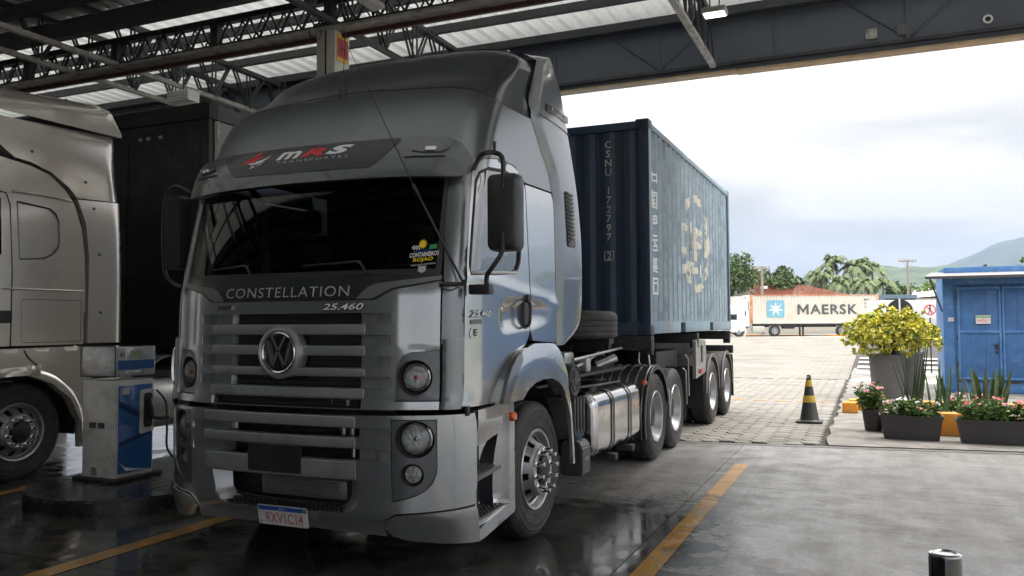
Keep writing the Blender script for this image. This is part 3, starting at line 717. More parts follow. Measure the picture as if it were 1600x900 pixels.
bm = B(); bm.faces.new([bm.verts.new(stk(u, v)) for u, v in ((.03, .035), (.08, .045), (.078, .075), (.03, .065))]); st.append(('sticker_flag', bm, GREENP))
bm = B()
for i in range(6):
    for j in range(3):
        if (i + j) % 2: bm.faces.new([bm.verts.new(stk(-.085 + i * .009 + a * .009, .035 + j * .009 + b * .009)) for a, b in ((0, 0), (1, 0), (1, 1), (0, 1))])
st.append(('sticker_flag', bm, WHITE))
bm = text('AMIGOS DOS', lambda u, v: stk(u - .02, .028 + v + u * .1), W=.11, H=.011, off=.02); st.append(('sticker_lettering', bm, BLUEP))
bm = B(); bm.faces.new([bm.verts.new(stk(u, v)) for u, v in ((-.03, -.075), (.02, -.07), (.02, -.105), (-.005, -.118), (-.03, -.107))]); st.append(('sticker_shield', bm, GREYP))
for n_, b_, m_ in st: obj(n_, b_, m_, T, smooth=False, keep=True)
# wipers
for s0, s1, s2 in ((-.70, -.36, -.34), (.12, .56, .62)):
    bm = B(); tube(bm, [S(s1 + .06, 1.955, .03), S(s1, 2.03, .03), S(s1 - .10, 2.035, .025)], .009, 6, smooth_n=4); wp = obj('wiper', bm, BLACK, T)
    bm = B(); tube(bm, [S(s0 + (s1 - s0) * i / 8, 2.02 + .02 * i / 8, .012) for i in range(9)], .008, 5); obj('wiper_blade', bm, BLACK, wp)

# --- sun visor band with the company name
def vis(s, z):
    t = (z - 2.60) / .30; return .085 - .02 * max(0, t - .6) / .4
bm = B(); pl = [(0, 2.603), (.68, 2.597), (1.09, 2.592), (1.185, 2.600), (1.222, 2.64), (1.232, 2.70), (1.200, 2.76), (1.150, 2.83), (1.062, 2.874), (.80, 2.886), (0, 2.890)]
patch(bm, skin(vis), sym(pl), step=.035, thick=.085); obj('sun_visor', bm, PAINTD, T)
bm = B(); patch(bm, skin(lambda s, z: vis(s, z) + .004), [(-.63, 2.715), (-.58, 2.690), (.555, 2.672), (.62, 2.715), (.68, 2.78), (.75, 2.86), (.735, 2.877), (-.70, 2.885), (-.78, 2.86), (-.70, 2.78)], step=.04, thick=.006); obj('name_recess', bm, mat('visor_recess_dark', (.045, .048, .053), .42, .4, coat=.2), T)
def vp(u, v): return S(u, v, vis(u, v) + .007)
bm = text('m', lambda u, v: vp(-.125 + u + .0, 2.818 + v), W=.215, H=.060, off=.035, shear=.35); obj('company_lettering', bm, WHITEP, T, smooth=False, keep=True)
bm = text('R', lambda u, v: vp(.085 + u, 2.823 + v), W=.21, H=.062, off=.05, shear=.35); obj('company_lettering', bm, RED, T, smooth=False, keep=True)
bm = text('S', lambda u, v: vp(.300 + u, 2.826 + v), W=.215, H=.066, off=.06, shear=.35); obj('company_lettering', bm, WHITEP, T, smooth=False, keep=True)
bm = text('TRANSPORTES', lambda u, v: vp(.085 + u, 2.768 + v), W=.60, H=.020, off=.0, sp=1.4); obj('company_lettering', bm, GREYP, T, smooth=False, keep=True)
for m_, arcs in ((RED, [((-.56, 2.782), (-.50, 2.825), (-.40, 2.872), (-.385, 2.852)), ((-.545, 2.786), (-.48, 2.816), (-.37, 2.838), (-.365, 2.822)), ((-.535, 2.782), (-.48, 2.800), (-.42, 2.812), (-.41, 2.800))]),
                 (WHITEP, [((-.29, 2.842), (-.33, 2.808), (-.42, 2.796), (-.39, 2.785)), ((-.30, 2.832), (-.36, 2.785), (-.49, 2.788), (-.45, 2.772)), ((-.33, 2.800), (-.38, 2.760), (-.46, 2.745), (-.44, 2.765))])):
    bm = B()
    for a, b, c, d_ in arcs:
        top = [Vector(a) * (1 - t) ** 2 + Vector(b) * 2 * t * (1 - t) + Vector(c) * t * t for t in [k / 8 for k in range(9)]]
        low = [Vector(a) * (1 - t) ** 2 + (Vector(b) + Vector((.01, -.014))) * 2 * t * (1 - t) + Vector(d_) * t * t for t in [k / 8 for k in range(9)]]
        tv = [bm.verts.new(vp(p.x, p.y)) for p in top]; lv = [bm.verts.new(vp(p.x, p.y)) for p in low]
        for k in range(8): bm.faces.new((tv[k], tv[k + 1], lv[k + 1], lv[k]))
    obj('company_logo', bm, m_, T, smooth=False)
for sg in (1, -1):
    bm = B(); patch(bm, skin(lambda s, z: vis(s, z) + .010), [(sg * .84, 2.78), (sg * .90, 2.765), (sg * 1.03, 2.762), (sg * 1.08, 2.79), (sg * 1.05, 2.815), (sg * .88, 2.815)], step=.03, thick=.012); pod = obj('lamp_pod', bm, PAINTD, T)
    bm = B(); patch(bm, skin(lambda s, z: vis(s, z) + .018), rrect(sg * .965 - .035, sg * .965 + .035, 2.775, 2.802, .01, 3), step=.02, thick=.01); obj('marker_lens', bm, REFL, pod)
    bm = B(); tube(bm, [vp(sg * (.80 + .02 * k), 2.735) for k in range(14)], .0045, 6); obj('visor_crease', bm, PAINTD, T)

# --- high roof, lower tier (front and sides)
roofR = [(0, 2.70), (1.10, 2.70), (1.245, 2.685), (1.37, 2.755), (1.60, 2.79), (1.90, 2.785), (2.13, 2.69), (2.85, 2.70), (2.875, 2.63), (2.765, 2.87), (2.59, 3.00), (2.34, 3.222), (2.1, 3.215), (1.938, 3.210), (1.70, 3.202), (1.553, 3.201), (1.40, 3.211), (1.25, 3.239), (1.126, 3.280), (.914, 3.307), (.50, 3.328), (.2, 3.358), (0, 3.364)]
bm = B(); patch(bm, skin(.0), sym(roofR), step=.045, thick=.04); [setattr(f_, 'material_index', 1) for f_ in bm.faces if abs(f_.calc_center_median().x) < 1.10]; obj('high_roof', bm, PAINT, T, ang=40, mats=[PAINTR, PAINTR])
# upper tier: air deflector standing back behind a seam
seam = [(0, 3.369), (.2, 3.363), (.50, 3.333), (.914, 3.312), (1.126, 3.285), (1.25, 3.244), (1.40, 3.216), (1.553, 3.206), (1.70, 3.207), (1.938, 3.215), (2.34, 3.227), (2.75, 3.235)]
crest = [(0, 3.865), (.5, 3.86), (.85, 3.83), (1.05, 3.79), (1.2, 3.745), (1.4, 3.715), (1.8, 3.735), (2.2, 3.79), (2.75, 3.86)]
bm = B(); NS = 84; NV = 12; rows = []
for i in range(NS + 1):
    s = -2.62 + 5.24 * i / NS; z0 = sinterp(abs(s), seam); a = abs(s); col = []
    ztop = sinterp(a, crest)
    for j in range(NV + 1):
        t = j / NV; z = z0 + (ztop - z0) * t
        base = S(s, z, 0)
        inset = (-.018 if a < 2.0 else -.018 + .02 * min(1, (a - 2) / .4)) - (.02 if a < 2 else .02 * max(0, 1 - (a - 2) / .4)) * math.sin(min(1, t * 1.0) * PI) * (1 if a > 1.25 else max(0, (a - .9) / .35))
        if t > .75: inset -= .05 * ((t - .75) / .25) ** 2
        col.append(S(s, z, inset if a < 2.9 else 0))
    # roll over towards the middle of the roof
    p = col[-1]
    for k in (1, 2, 3, 4, 5):
        f = k / 5; q = Vector((p.x * (1 - f ** 1.5), p.y + (6.45 - p.y) * f * .75, p.z + (3.93 - p.z) * math.sin(f * PI / 2))); col.append(q)
    rows.append([bm.verts.new(c) for c in col])
for p, q in zip(rows, rows[1:]):
    for k in range(len(p) - 1):
        try: bm.faces.new((p[k], q[k], q[k + 1], p[k + 1]))
        except ValueError: pass
bmesh.ops.remove_doubles(bm, verts=bm.verts, dist=.0005)
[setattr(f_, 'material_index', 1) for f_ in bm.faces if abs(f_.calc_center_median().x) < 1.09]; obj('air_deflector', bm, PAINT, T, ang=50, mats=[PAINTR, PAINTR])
bm = B(); tube(bm, [S(-2.45 + 4.9 * k / 120, sinterp(abs(-2.45 + 4.9 * k / 120), seam) - .001, -.020) for k in range(121)], .013, 6); obj('roof_seam', bm, BLACK, T)
bm = B(); tube(bm, [S(.86 - .34 * k / 12, 3.315 + .50 * k / 12, -.045) for k in range(1, 12)], .004, 5); obj('deflector_joint', bm, BLACK, T)
# roof aerial
bm = B(); p = S(-.02, 3.368, .01); lathe(bm, [(.045, -.03), (.03, .03), (.012, .10), (.005, .12)], p, (0, 0, 1), 14); aer = obj('roof_aerial', bm, BLACK, T)
bm = B(); tube(bm, [p + Vector((0, 0, .1)), p + Vector((0, .03, .52))], .003, 5); obj('aerial_rod', bm, BLACK, aer)
# whip aerial from the pillar
a0 = S(1.235, 1.895, .06); a1 = S(.905, 2.50, .13)
a2 = a0 + (a1 - a0) * 2.75 + Vector((0, .10, 0))
bm = B(); tube(bm, [a0, a1], .0085, 8); wa = obj('whip_aerial', bm, BLACK, T)
bm = B(); tube(bm, [a1, a1 + (a2 - a1) * .5 + Vector((0, 0, .01)), a2], .0035, 6, r1=.0018); obj('aerial_rod', bm, BLACK, wa)
bm = B(); cyl(bm, a1 - (a1 - a0).normalized() * .05, a1 + (a1 - a0).normalized() * .03, .013, seg=10); obj('aerial_joint', bm, BLACK, wa)
bm = B(); tube(bm, [S(1.10, 1.885, .03), a0 + Vector((.0, 0, -.01)), a0 + Vector((.012, .0, .012))], .012, 8); tube(bm, [S(1.11, 1.86, .02), S(1.17, 1.845, .045), a0 + Vector((0, 0, -.02))], .004, 6, smooth_n=4); obj('aerial_bracket', bm, BLACK, wa)

# --- door and side (both sides)
doorp = [(1.280, 1.545), (1.284, 1.9), (1.262, 2.40), (1.256, 2.66), (1.30, 2.725), (1.37, 2.750), (1.60, 2.784), (1.87, 2.778), (2.00, 2.75), (2.09, 2.70), (2.128, 2.64), (2.20, 2.30), (2.270, 1.95), (2.285, 1.70), (2.280, 1.56), (2.20, 1.475), (2.05, 1.42), (1.93, 1.365), (1.82, 1.29), (1.74, 1.20), (1.68, 1.095), (1.262, 1.095), (1.276, 1.2)]
winp = [(1.305, 1.945), (1.297, 2.3), (1.292, 2.58), (1.32, 2.645), (1.42, 2.69), (1.70, 2.715), (1.88, 2.705), (1.985, 2.66), (2.02, 2.60), (2.075, 2.20), (2.070, 2.08), (2.03, 2.02), (1.95, 1.995), (1.50, 1.955)]
def doorsk(s, z):
    # shoulder crease and the hollow in front of the handle
    a = abs(s); k = .012 * math.exp(-((z - 1.93 + .10 * (a - 1.3)) / .05) ** 2)
    if a > 1.72: k -= .028 * math.exp(-((z - 1.68 - .06 * (a - 1.9)) / .085) ** 4) * min(1, (a - 1.72) / .12) * (1 if a < 2.3 else max(0, 1 - (a - 2.3) / .45))
    k += .010 * (1 if z < 1.55 else 0) * 0
    return k
for sg in (1, -1):
    g = lambda pl: [(sg * a, b) for a, b in pl]
    bm = B(); patch(bm, skin(doorsk), g(doorp), [g(winp)], step=.035, thick=.03); dr = obj('door', bm, PAINT, T, ang=40)
    bm = B(); patch(bm, skin(-.012), g(winp), step=.05, thick=.0); obj('door_window', bm, SIDEGLASS, dr, ang=60)
    bm = B(); n = len(winp); tube(bm, [S(sg * a, b, -.004) for a, b in dense(winp, .05)] + [S(sg * winp[0][0], winp[0][1], -.004)], .011, 6); obj('window_seal', bm, BLACK, dr)
    bm = B(); tube(bm, [S(sg * (1.31 + .7 * k / 10), 1.972 - .01 + .035 * k / 10, .004) for k in range(11)], .011, 6); obj('window_sill', bm, ALUM, dr)
    # handle
    bm = B(); prism(bm, rrect(2.172, 2.25, 1.59, 1.82, .036, 5), lambda u, v, w_: S(sg * u, v, w_), -.03, .004); hd = obj('handle', bm, BLACK, dr)
    bm = B(); tube(bm, [S(sg * 2.185, 1.61, .01), S(sg * 2.18, 1.63, .04), S(sg * 2.185, 1.76, .045), S(sg * 2.20, 1.80, .012)], .013, 8, smooth_n=4); obj('grab_bar', bm, BLACK, hd)
    bm = B(); prism(bm, rrect(2.18, 2.245, 1.79, 1.845, .015, 3), lambda u, v, w_: S(sg * u, v, w_), -.0, .03); obj('lock', bm, BLACK, hd)
    # sleeper side panel
    sp_ = [(2.300, 1.57), (2.30, 1.70), (2.285, 1.95), (2.215, 2.30), (2.142, 2.64), (2.135, 2.675), (2.86, 2.686), (2.90, 2.60), (2.915, 2.1), (2.915, 1.50), (2.80, 1.475), (2.5, 1.49), (2.34, 1.50)]
    bm = B(); patch(bm, skin(doorsk), g(sp_), step=.04, thick=.03); obj('sleeper_side_panel', bm, PAINT, T, ang=40)
    bm = B()
    for k in range(22): box(bm, -.012, .0, -.02, .02, -.006, .006, mtx=Matrix.Translation(S(sg * 2.868, 2.64 - k * .035, .002)))
    obj('edge_louvres', bm, PAINTD, T)
    # model lettering on the door
    if sg > 0: mapx = lambda s, z, dd: S(s, z, dd)
    else: mapx = lambda s, z, dd: S(-s, z, dd)
    c0 = 1.44 * sg
    bm = text('25.460', lambda u, v: S(c0 + u, 1.695 + v, .010), W=.245, H=.050, off=.03, shear=.25); obj('lettering_edge', bm, BLACK, dr, smooth=False, keep=True)
    bm = text('25.460', lambda u, v: S(c0 + u, 1.696 + v, .0135), W=.24, H=.042, off=.012, shear=.25); obj('model_lettering', bm, WHITEP, dr, smooth=False, keep=True)
    bm = B(); patch(bm, skin(.006), [(sg * 1.325, 1.625), (sg * 1.44, 1.63), (sg * 1.44, 1.66), (sg * 1.325, 1.655)], step=.05, thick=.004); obj('badge', bm, PAINTD, dr)
    bm = B(); patch(bm, skin(.006), g([(1.33, 1.535), (1.40, 1.54), (1.42, 1.56), (1.41, 1.60), (1.38, 1.615), (1.33, 1.60), (1.315, 1.56)]), step=.05, thick=.004); bd = obj('badge', bm, ALUM, dr)
    bm = text('E', lambda u, v: S(sg * 1.365 + u, 1.573 + v, .011), W=.03, H=.045, off=.03); obj('badge_lettering', bm, BLACK, bd, smooth=False, keep=True)
# --- tall side fairings behind the cab
def fairx(z): return sinterp(z, [(1.4, 1.245), (2.2, 1.262), (2.7, 1.256), (3.0, 1.245), (3.3, 1.23), (3.6, 1.205), (3.78, 1.17), (3.93, 1.12)])
edge_f = [(z_, S(s_, z_).y) for s_, z_ in ((2.905, 1.45), (2.90, 2.1), (2.868, 2.61), (2.76, 2.86), (2.57, 3.0), (2.25, 3.228), (2.12, 3.4), (2.06, 3.6), (2.05, 3.85))]
edge_b = [(1.45, 6.46), (1.50, 6.62), (1.56, 6.78), (1.66, 6.90), (1.85, 6.935), (2.3, 6.92), (2.6, 6.87), (3.0, 6.76), (3.35, 6.64), (3.6, 6.56), (3.78, 6.50), (3.86, 6.46), (3.93, 6.40)]
for sg in (1, -1):
    bm = B(); nz_ = 60; ny = 16; cols = []
    for j in range(ny + 1):
        t = j / ny; zt_ = 3.755 + .11 * math.sin(min(1, t * 1.35) * PI / 2) - .09 * max(0, (t - .8) / .2) ** 2; c_ = []
        for i in range(nz_ + 1):
            z = 1.45 + (zt_ - 1.45) * i / nz_; yf = interp(z, edge_f); yb = sinterp(z, edge_b); y = yf + (yb - yf) * t; dd = (yb - y); x = fairx(z) + .012 - (.05 * (1 - dd / .12) ** 2 if dd < .12 else 0) + .015 * math.sin(PI * t)
            if t == 0: x = sinterp(z, WZ) + .002 - (.016 if z > 3.3 else 0); y -= .06
            c_.append(bm.verts.new((sg * x, y, z)))
        x0_, y0_, z0_ = c_[-1].co
        for k in range(1, 7):      # roll over the top edge towards the middle of the roof
            f = k / 6; c_.append(bm.verts.new((x0_ * (1 - f ** 1.3), y0_ * (1 - f * .2) + 6.4 * f * .2, z0_ + (3.935 - z0_) * math.sin(min(1, f * 1.6) * PI / 2))))
        cols.append(c_)
    r = []
    for i, v in enumerate(cols[-1][:nz_ + 1]): r.append(bm.verts.new((v.co.x - sg * .16, v.co.y, v.co.z)))
    for p, q in zip(cols, cols[1:]):
        for k in range(len(p) - 1):
            try: bm.faces.new((p[k], q[k], q[k + 1], p[k + 1]))
            except ValueError: pass
    for k in range(nz_): bm.faces.new((cols[-1][k], r[k], r[k + 1], cols[-1][k + 1]))
    ff = obj('side_fairing', bm, PAINTP, T, ang=50)
    bm = B(); prism(bm, rrect(6.43, 6.605, 2.27, 2.735, .02, 3), lambda u, v, w_: Vector((sg * (fairx(v) + .018 + w_), u + (2.5 - v) * .10, v)), 0, .012); vf = obj('fairing_vent', bm, BLACK, ff)
    bm = B()
    for k in range(13):
        z = 2.30 + k * .0335; yo = (2.5 - z) * .10
        prism(bm, [(6.45, 0), (6.585, 0), (6.585, .008), (6.45, .008)], lambda u, v, w_: Vector((sg * (fairx(z) + .030 + w_ - v * 1.0), u + yo, z + v + w_ * .9)), -.004, .018)
    obj('vent_slats', bm, PAINTD, vf)
    bm = B(); prism(bm, rrect(6.06, 6.56, 3.335, 3.395, .01, 2), lambda u, v, w_: Vector((sg * (fairx(v) + .022 + w_), u, v)), 0, .010); cp = obj('fairing_slot', bm, BLACKG, ff)
    bm = B()
    for y in (6.18, 6.46): cyl(bm, (sg * (fairx(3.375) + .03), y, 3.375), (sg * (fairx(3.375) + .037), y, 3.375), .012, seg=8)
    obj('screws', bm, ALUM, cp)
    bm = B(); tube(bm, [(sg * (fairx(3.27) + .016 + .012 * math.sin(PI * k / 12)), 5.93 + .74 * k / 12, 3.275 - .03 * k / 12) for k in range(12)], .005, 5); obj('fairing_joint', bm, BLACK, ff)
# --- wheel arches, entry step panels
fen = [(1.66, 1.085), (1.69, 1.15), (1.75, 1.235), (1.84, 1.32), (1.95, 1.390), (2.08, 1.435), (2.20, 1.462), (2.30, 1.478), (2.60, 1.475), (2.76, 1.465), (2.86, 1.41), (2.92, 1.33), (2.96, 1.22), (2.97, 1.12), (2.91, 1.05), (2.83, 1.12), (2.73, 1.168), (2.60, 1.20), (2.42, 1.205), (2.26, 1.19), (2.12, 1.15), (2.02, 1.085)]
def fsk(s, z):
    a = abs(s); r = math.hypot((a - 2.35) * .9, z - .35); return .010 + .050 * min(1, max(0, (1.20 - r) / .20)) ** .8
for sg in (1, -1):
    g = lambda pl: [(sg * a, b) for a, b in pl]
    bm = B(); patch(bm, skin(fsk), g(fen), step=.03, thick=.10); fn_ = obj('wheel_arch', bm, PAINT, T, ang=45)
    bm = B(); ring = [(1.655, 1.085), (1.685, 1.155), (1.745, 1.242), (1.835, 1.327), (1.945, 1.397), (2.03, 1.425), (2.02, 1.36), (1.93, 1.30), (1.86, 1.23), (1.80, 1.15), (1.78, 1.085)]
    patch(bm, skin(lambda s, z: fsk(s, z) + .008), g(ring), step=.03, thick=.03); obj('arch_trim', bm, PAINTD, fn_)
    bm = B(); patch(bm, skin(.055), g([(2.88, 1.07), (2.955, 1.15), (3.02, 1.02), (3.07, .85), (3.11, .60), (3.125, .46), (3.08, .46), (3.065, .62), (3.03, .84), (2.955, .99)]), step=.03, thick=.03); obj('rear_mudguard', bm, PAINT, T)
    # black inner arch
    bm = B(); grid(bm, lambda u, v: Vector((sg * (1.20 - .75 * v), 5.756 + .63 * math.cos(R(-20 + 215 * u)), .53 + .63 * math.sin(R(-20 + 215 * u)))), 24, 3); obj('arch_liner', bm, CHASS, T)
    # step panel with its well
    bm = B(); outer = [(1.365, 1.065), (1.97, 1.085), (1.985, .90), (1.968, .33), (1.95, .30), (1.385, .225), (1.363, .26)]
    well = [(1.372, .845), (1.72, .885), (1.76, .93), (1.80, 1.0), (1.885, 1.01), (1.895, .90), (1.880, .40), (1.86, .375), (1.38, .30)]
    patch(bm, skin(.006), g(outer), [g(well)], step=.03, thick=.05); se = obj('step_panel', bm, PAINT, T, ang=40)
    bm = B(); c_ = (1.62, .64)
    def wellp(t, k):    # sweep the well outline inwards
        n = len(wd); a, b = wd[t % n]; f = [0, .10, .45, 1][k] if k < 4 else 1; dd = [0, -.05, -.13, -.20][k]
        return S(sg * (a + (1.385 - a) * (.0 + .30 * f)), b + (c_[1] - b) * .06 * f, .006 + dd * .85)
    wd = dense(well, .05); rows = [[bm.verts.new(wellp(t, k)) for k in range(4)] for t in range(len(wd))]
    for i in range(len(rows)):
        for k in range(3): bm.faces.new((rows[i][k], rows[(i + 1) % len(rows)][k], rows[(i + 1) % len(rows)][k + 1], rows[i][k + 1]))
    obj('step_well', bm, PAINT, se, ang=25)
    bk = [(a + (1.385 - a) * .30, b + (c_[1] - b) * .06) for a, b in well]
    bm = B(); patch(bm, skin(.006 - .165), g(bk), step=.04, thick=0); obj('step_well_back', bm, PAINT, se)
    for z, s1, lw in ((.625, 1.75, .19), (.335, 1.868, .2)):
        bm = B(); prism(bm, [(1.375, -.02), (s1, -.02 + .03), (s1, .01 + .03), (1.375, .01)], lambda u, v, w_: S(sg * (u - (u - 1.375) * .25 * min(1, -w_ / .15)), z + v, w_), -.16, .0); stp = obj('step', bm, PAINTD if z > .5 else PAINT, se)
        bm = B(); prism(bm, [(1.39, .0), (s1 - .02, .028), (s1 - .02, .036), (1.39, .014)], lambda u, v, w_: S(sg * (u - (u - 1.375) * .25 * min(1, -w_ / .15)), z + v + .004, w_), -.155, -.02); tr_ = obj('tread_plate', bm, BLACK, stp)
        bm2 = B()
        for i in range(9):
            for j in range(5):
                u = 1.41 + (s1 - 1.45) * i / 8; p = S(sg * (u - (u - 1.375) * .25 * (.035 + .025 * j) / .15), z + .018 + .028 * (u - 1.39) / (s1 - 1.41), -.035 - .025 * j)
                cyl(bm2, p, p + Vector((0, 0, .010)), .011, .007, seg=6)
        ob = obj('step_studs', bm2, BLACKG, se); ob['kind'] = 'stuff'
    bm = B(); patch(bm, skin(lambda s, z: .010 + .028 * min(1, max(0, (z - .86) / .12))), g([(1.370, 1.075), (1.74, 1.088), (1.745, 1.045), (1.71, 1.02), (1.70, .905), (1.56, .865), (1.372, .835)]), step=.03, thick=.06); obj('door_extension', bm, PAINT, T, ang=45)
    bm = B(); p = S(sg * 1.925, .975, .01); lathe(bm, [(.034, -.01), (.034, .018), (.026, .030), (0, .034)], p, (sg, 0, 0), 18); obj('side_marker_lamp', bm, AMBER, T)

# --- bumper
def bsk(s, z):
    a = abs(s); k = .030 + .014 * math.exp(-((z - 1.03) / .03) ** 2) * 0
    if z < .40: k -= .35 * (.40 - z) ** 1.5
    return k
bs = [(.900, .972), (.765, .842), ]
bslots = [rrect(-.80, .82, .912, .972, .012, 2), rrect(-.80, .82, .765, .842, .012, 2)]
lowop = [(-.60, .640), (.60, .640), (.60, .50), (.57, .455), (.52, .430), (-.45, .418), (-.53, .44), (-.58, .49)]
fogp = [(.822, .512), (.822, 1.030), (1.106, 1.030), (1.106, .735), (1.098, .68), (1.075, .63), (1.04, .59), (.98, .555), (.90, .53)]
lipp = [(.768, .355), (.80, .405), (.846, .432), (1.10, .452), (1.335, .472), (1.352, .40), (1.352, .232), (1.10, .250), (.90, .272), (.815, .297)]
bum = [(0, .318), (.50, .306), (.765, .290), (.760, .36), (.795, .412), (.842, .440), (1.10, .460), (1.338, .480), (1.360, .60), (1.366, .99), (1.350, 1.058), (0, 1.048)]
bm = B(); patch(bm, skin(bsk), sym(bum), bslots + [lowop, fogp, [(-a, b) for a, b in fogp]], step=.035, thick=.05); obj('bumper', bm, PAINT, T, ang=38)
for zr in ((.912, .972), (.765, .842)):
    slot_end(zr, [(-.80, -.003), (-.73, -.012), (-.655, -.030), (-.52, -.045), (-.50, -.13)], PAINT, .026); slot_end(zr, [(.82, -.003), (.75, -.02), (.70, -.05), (.58, -.07), (.56, -.13)], BARP, .026)  # near-side ends again carry their shade as darker paint
bm = B()
# curved cheeks of the lower opening
for sg in (1, -1):
    pts = [(sg * .605, .645), (sg * .60, .50), (sg * .565, .452), (sg * .51, .428)]
    g = [[bm.verts.new(S(a - sg * .10 * t, b + (.0 if i < 1 else .02) * t, .026 - .10 * t)) for t in (0, .3, .6, 1)] for i, (a, b) in enumerate(pts)]
    for i in range(3):
        for k in range(3): bm.faces.new((g[i][k], g[i + 1][k], g[i + 1][k + 1], g[i][k + 1]))
obj('opening_cheeks', bm, BARP, T)
bar('bumper_bar', .973, 1.046, -.66, .585, .036, BARP, .05)
bar('bumper_bar', .843, .911, -.66, .585, .036, BARP, .05)
bar('bumper_bar', .643, .764, -.66, .585, .036, BARP, .05)
bm = B(); grid(bm, lambda u, v: S(-.80 + 1.6 * u, .33 + .76 * v, -.16), 20, 6); obj('engine_bay_dark', bm, CHASS, T)
# what shows through the openings: cooler, pipes, clamps, lower mesh
bm = B(); box(bm, -.28, .42, 4.53, 4.60, .47, .60, .01)
for k in range(5): box(bm, -.24, .38, 4.505, 4.53, .485 + k * .022, .492 + k * .022)
obj('oil_cooler', bm, ALUM, T)
bm = B()
for k in range(26): box(bm, -.45 + k * .036, -.43 + k * .036, 4.44, 4.47, .422, .455)
tube(bm, [(-.52, 4.50, .47), (0, 4.46, .455), (.5, 4.50, .465)], .012, 6, smooth_n=5); ob = obj('lower_air_guide', bm, BLACK, T)
bm = B()
for x, z, r in ((.42, .945, .022), (.49, .945, .022), (.50, .80, .016), (-.48, .945, .02)): cyl(bm, (x, 4.50, z - .035), (x, 4.50, z + .035), r, seg=12)
for x in (.34, -.17, .46): cyl(bm, (x, 4.49, 1.10), (x, 4.49, 1.135), .016, seg=10)
obj('pipe_clamps', bm, ALUM, T)
bm = B(); tube(bm, [(-.55, 4.54, .93), (-.2, 4.52, .95), (.1, 4.50, .92), (.55, 4.54, .95)], .02, 8, smooth_n=5); tube(bm, [(-.5, 4.54, .80), (-.1, 4.5, .79), (.3, 4.52, .81), (.55, 4.55, .80)], .018, 8, smooth_n=5)
tube(bm, [(-.5, 4.50, 1.10), (0, 4.47, 1.12), (.5, 4.50, 1.11)], .014, 8, smooth_n=5); obj('hoses', bm, CHASS, T)
# plate holder and number plate
bm = B(); patch(bm, skin(.048), rrect(-.236, .192, .662, .842, .012, 3), step=.05, thick=.02); obj('blank_plate_holder', bm, BLACK, T)
def pl_(u, v, w_=0.0):     # number plate, its lower edge swung forward
    return Vector((.062 + u, 4.347 - w_ - (v + .065) * .0 + (-.065 - v) * .18, .385 + v))
bm = B(); prism(bm, rrect(-.20, .20, -.066, .066, .012, 3), lambda u, v, w_: pl_(u, v, w_), -.002, .002); np_ = obj('number_plate', bm, PLATEW, T)
bm = B(); bm.faces.new([bm.verts.new(pl_(u, v, .0035)) for u, v in ((-.194, .032), (.194, .032), (.194, .060), (-.194, .060))]); obj('plate_band', bm, BLUEP, np_, smooth=False)
bm = text('BRASIL', lambda u, v: pl_(u, .046 + v, .005), W=.045, H=.010, off=.01); obj('plate_lettering', bm, WHITE, np_, smooth=False, keep=True)
bm = text('RXV1C14', lambda u, v: pl_(u + .012, -.016 + v, .004), W=.30, H=.068, off=.01); obj('plate_lettering', bm, PINKP, np_, smooth=False, keep=True)
bm = B(); bm.faces.new([bm.verts.new(pl_(u, v, .005)) for u, v in ((.165, .036), (.188, .036), (.188, .056), (.165, .056))]); obj('plate_flag', bm, GREENP, np_, smooth=False)
bm = text('BR', lambda u, v: pl_(u - .176, -.045 + v, .004), W=.016, H=.014, off=.02); obj('plate_lettering', bm, BLACK, np_, smooth=False, keep=True)
for sg in (1, -1):
    g = lambda pl: [(sg * a, b) for a, b in pl]
    inner = [(.826, .518), (.826, 1.024), (1.102, 1.024), (1.102, .737), (1.094, .682), (1.071, .634), (1.037, .594), (.978, .560), (.90, .536)]
    bm = B(); patch(bm, skin(lambda s, z: bsk(s, z) - .006), g(inner), [circ(sg * .968, .905, .126, rz=.118), circ(sg * .952, .683, .072)], step=.03, thick=.02); obj('fog_lamp_bezel', bm, PAINTD, T)
    lamp_unit(sg * .968, .905, .124, .100, .045, name='main_beam_lamp'); lamp_unit(sg * .952, .683, .070, .056, .030, name='fog_lamp', led=True)
    bm = B(); patch(bm, skin(lambda s, z: .052 - .10 * abs(z - .44) + .02 * max(0, .33 - z)), g(lipp), step=.03, thick=.09); obj('bumper_lip', bm, PAINT, T)

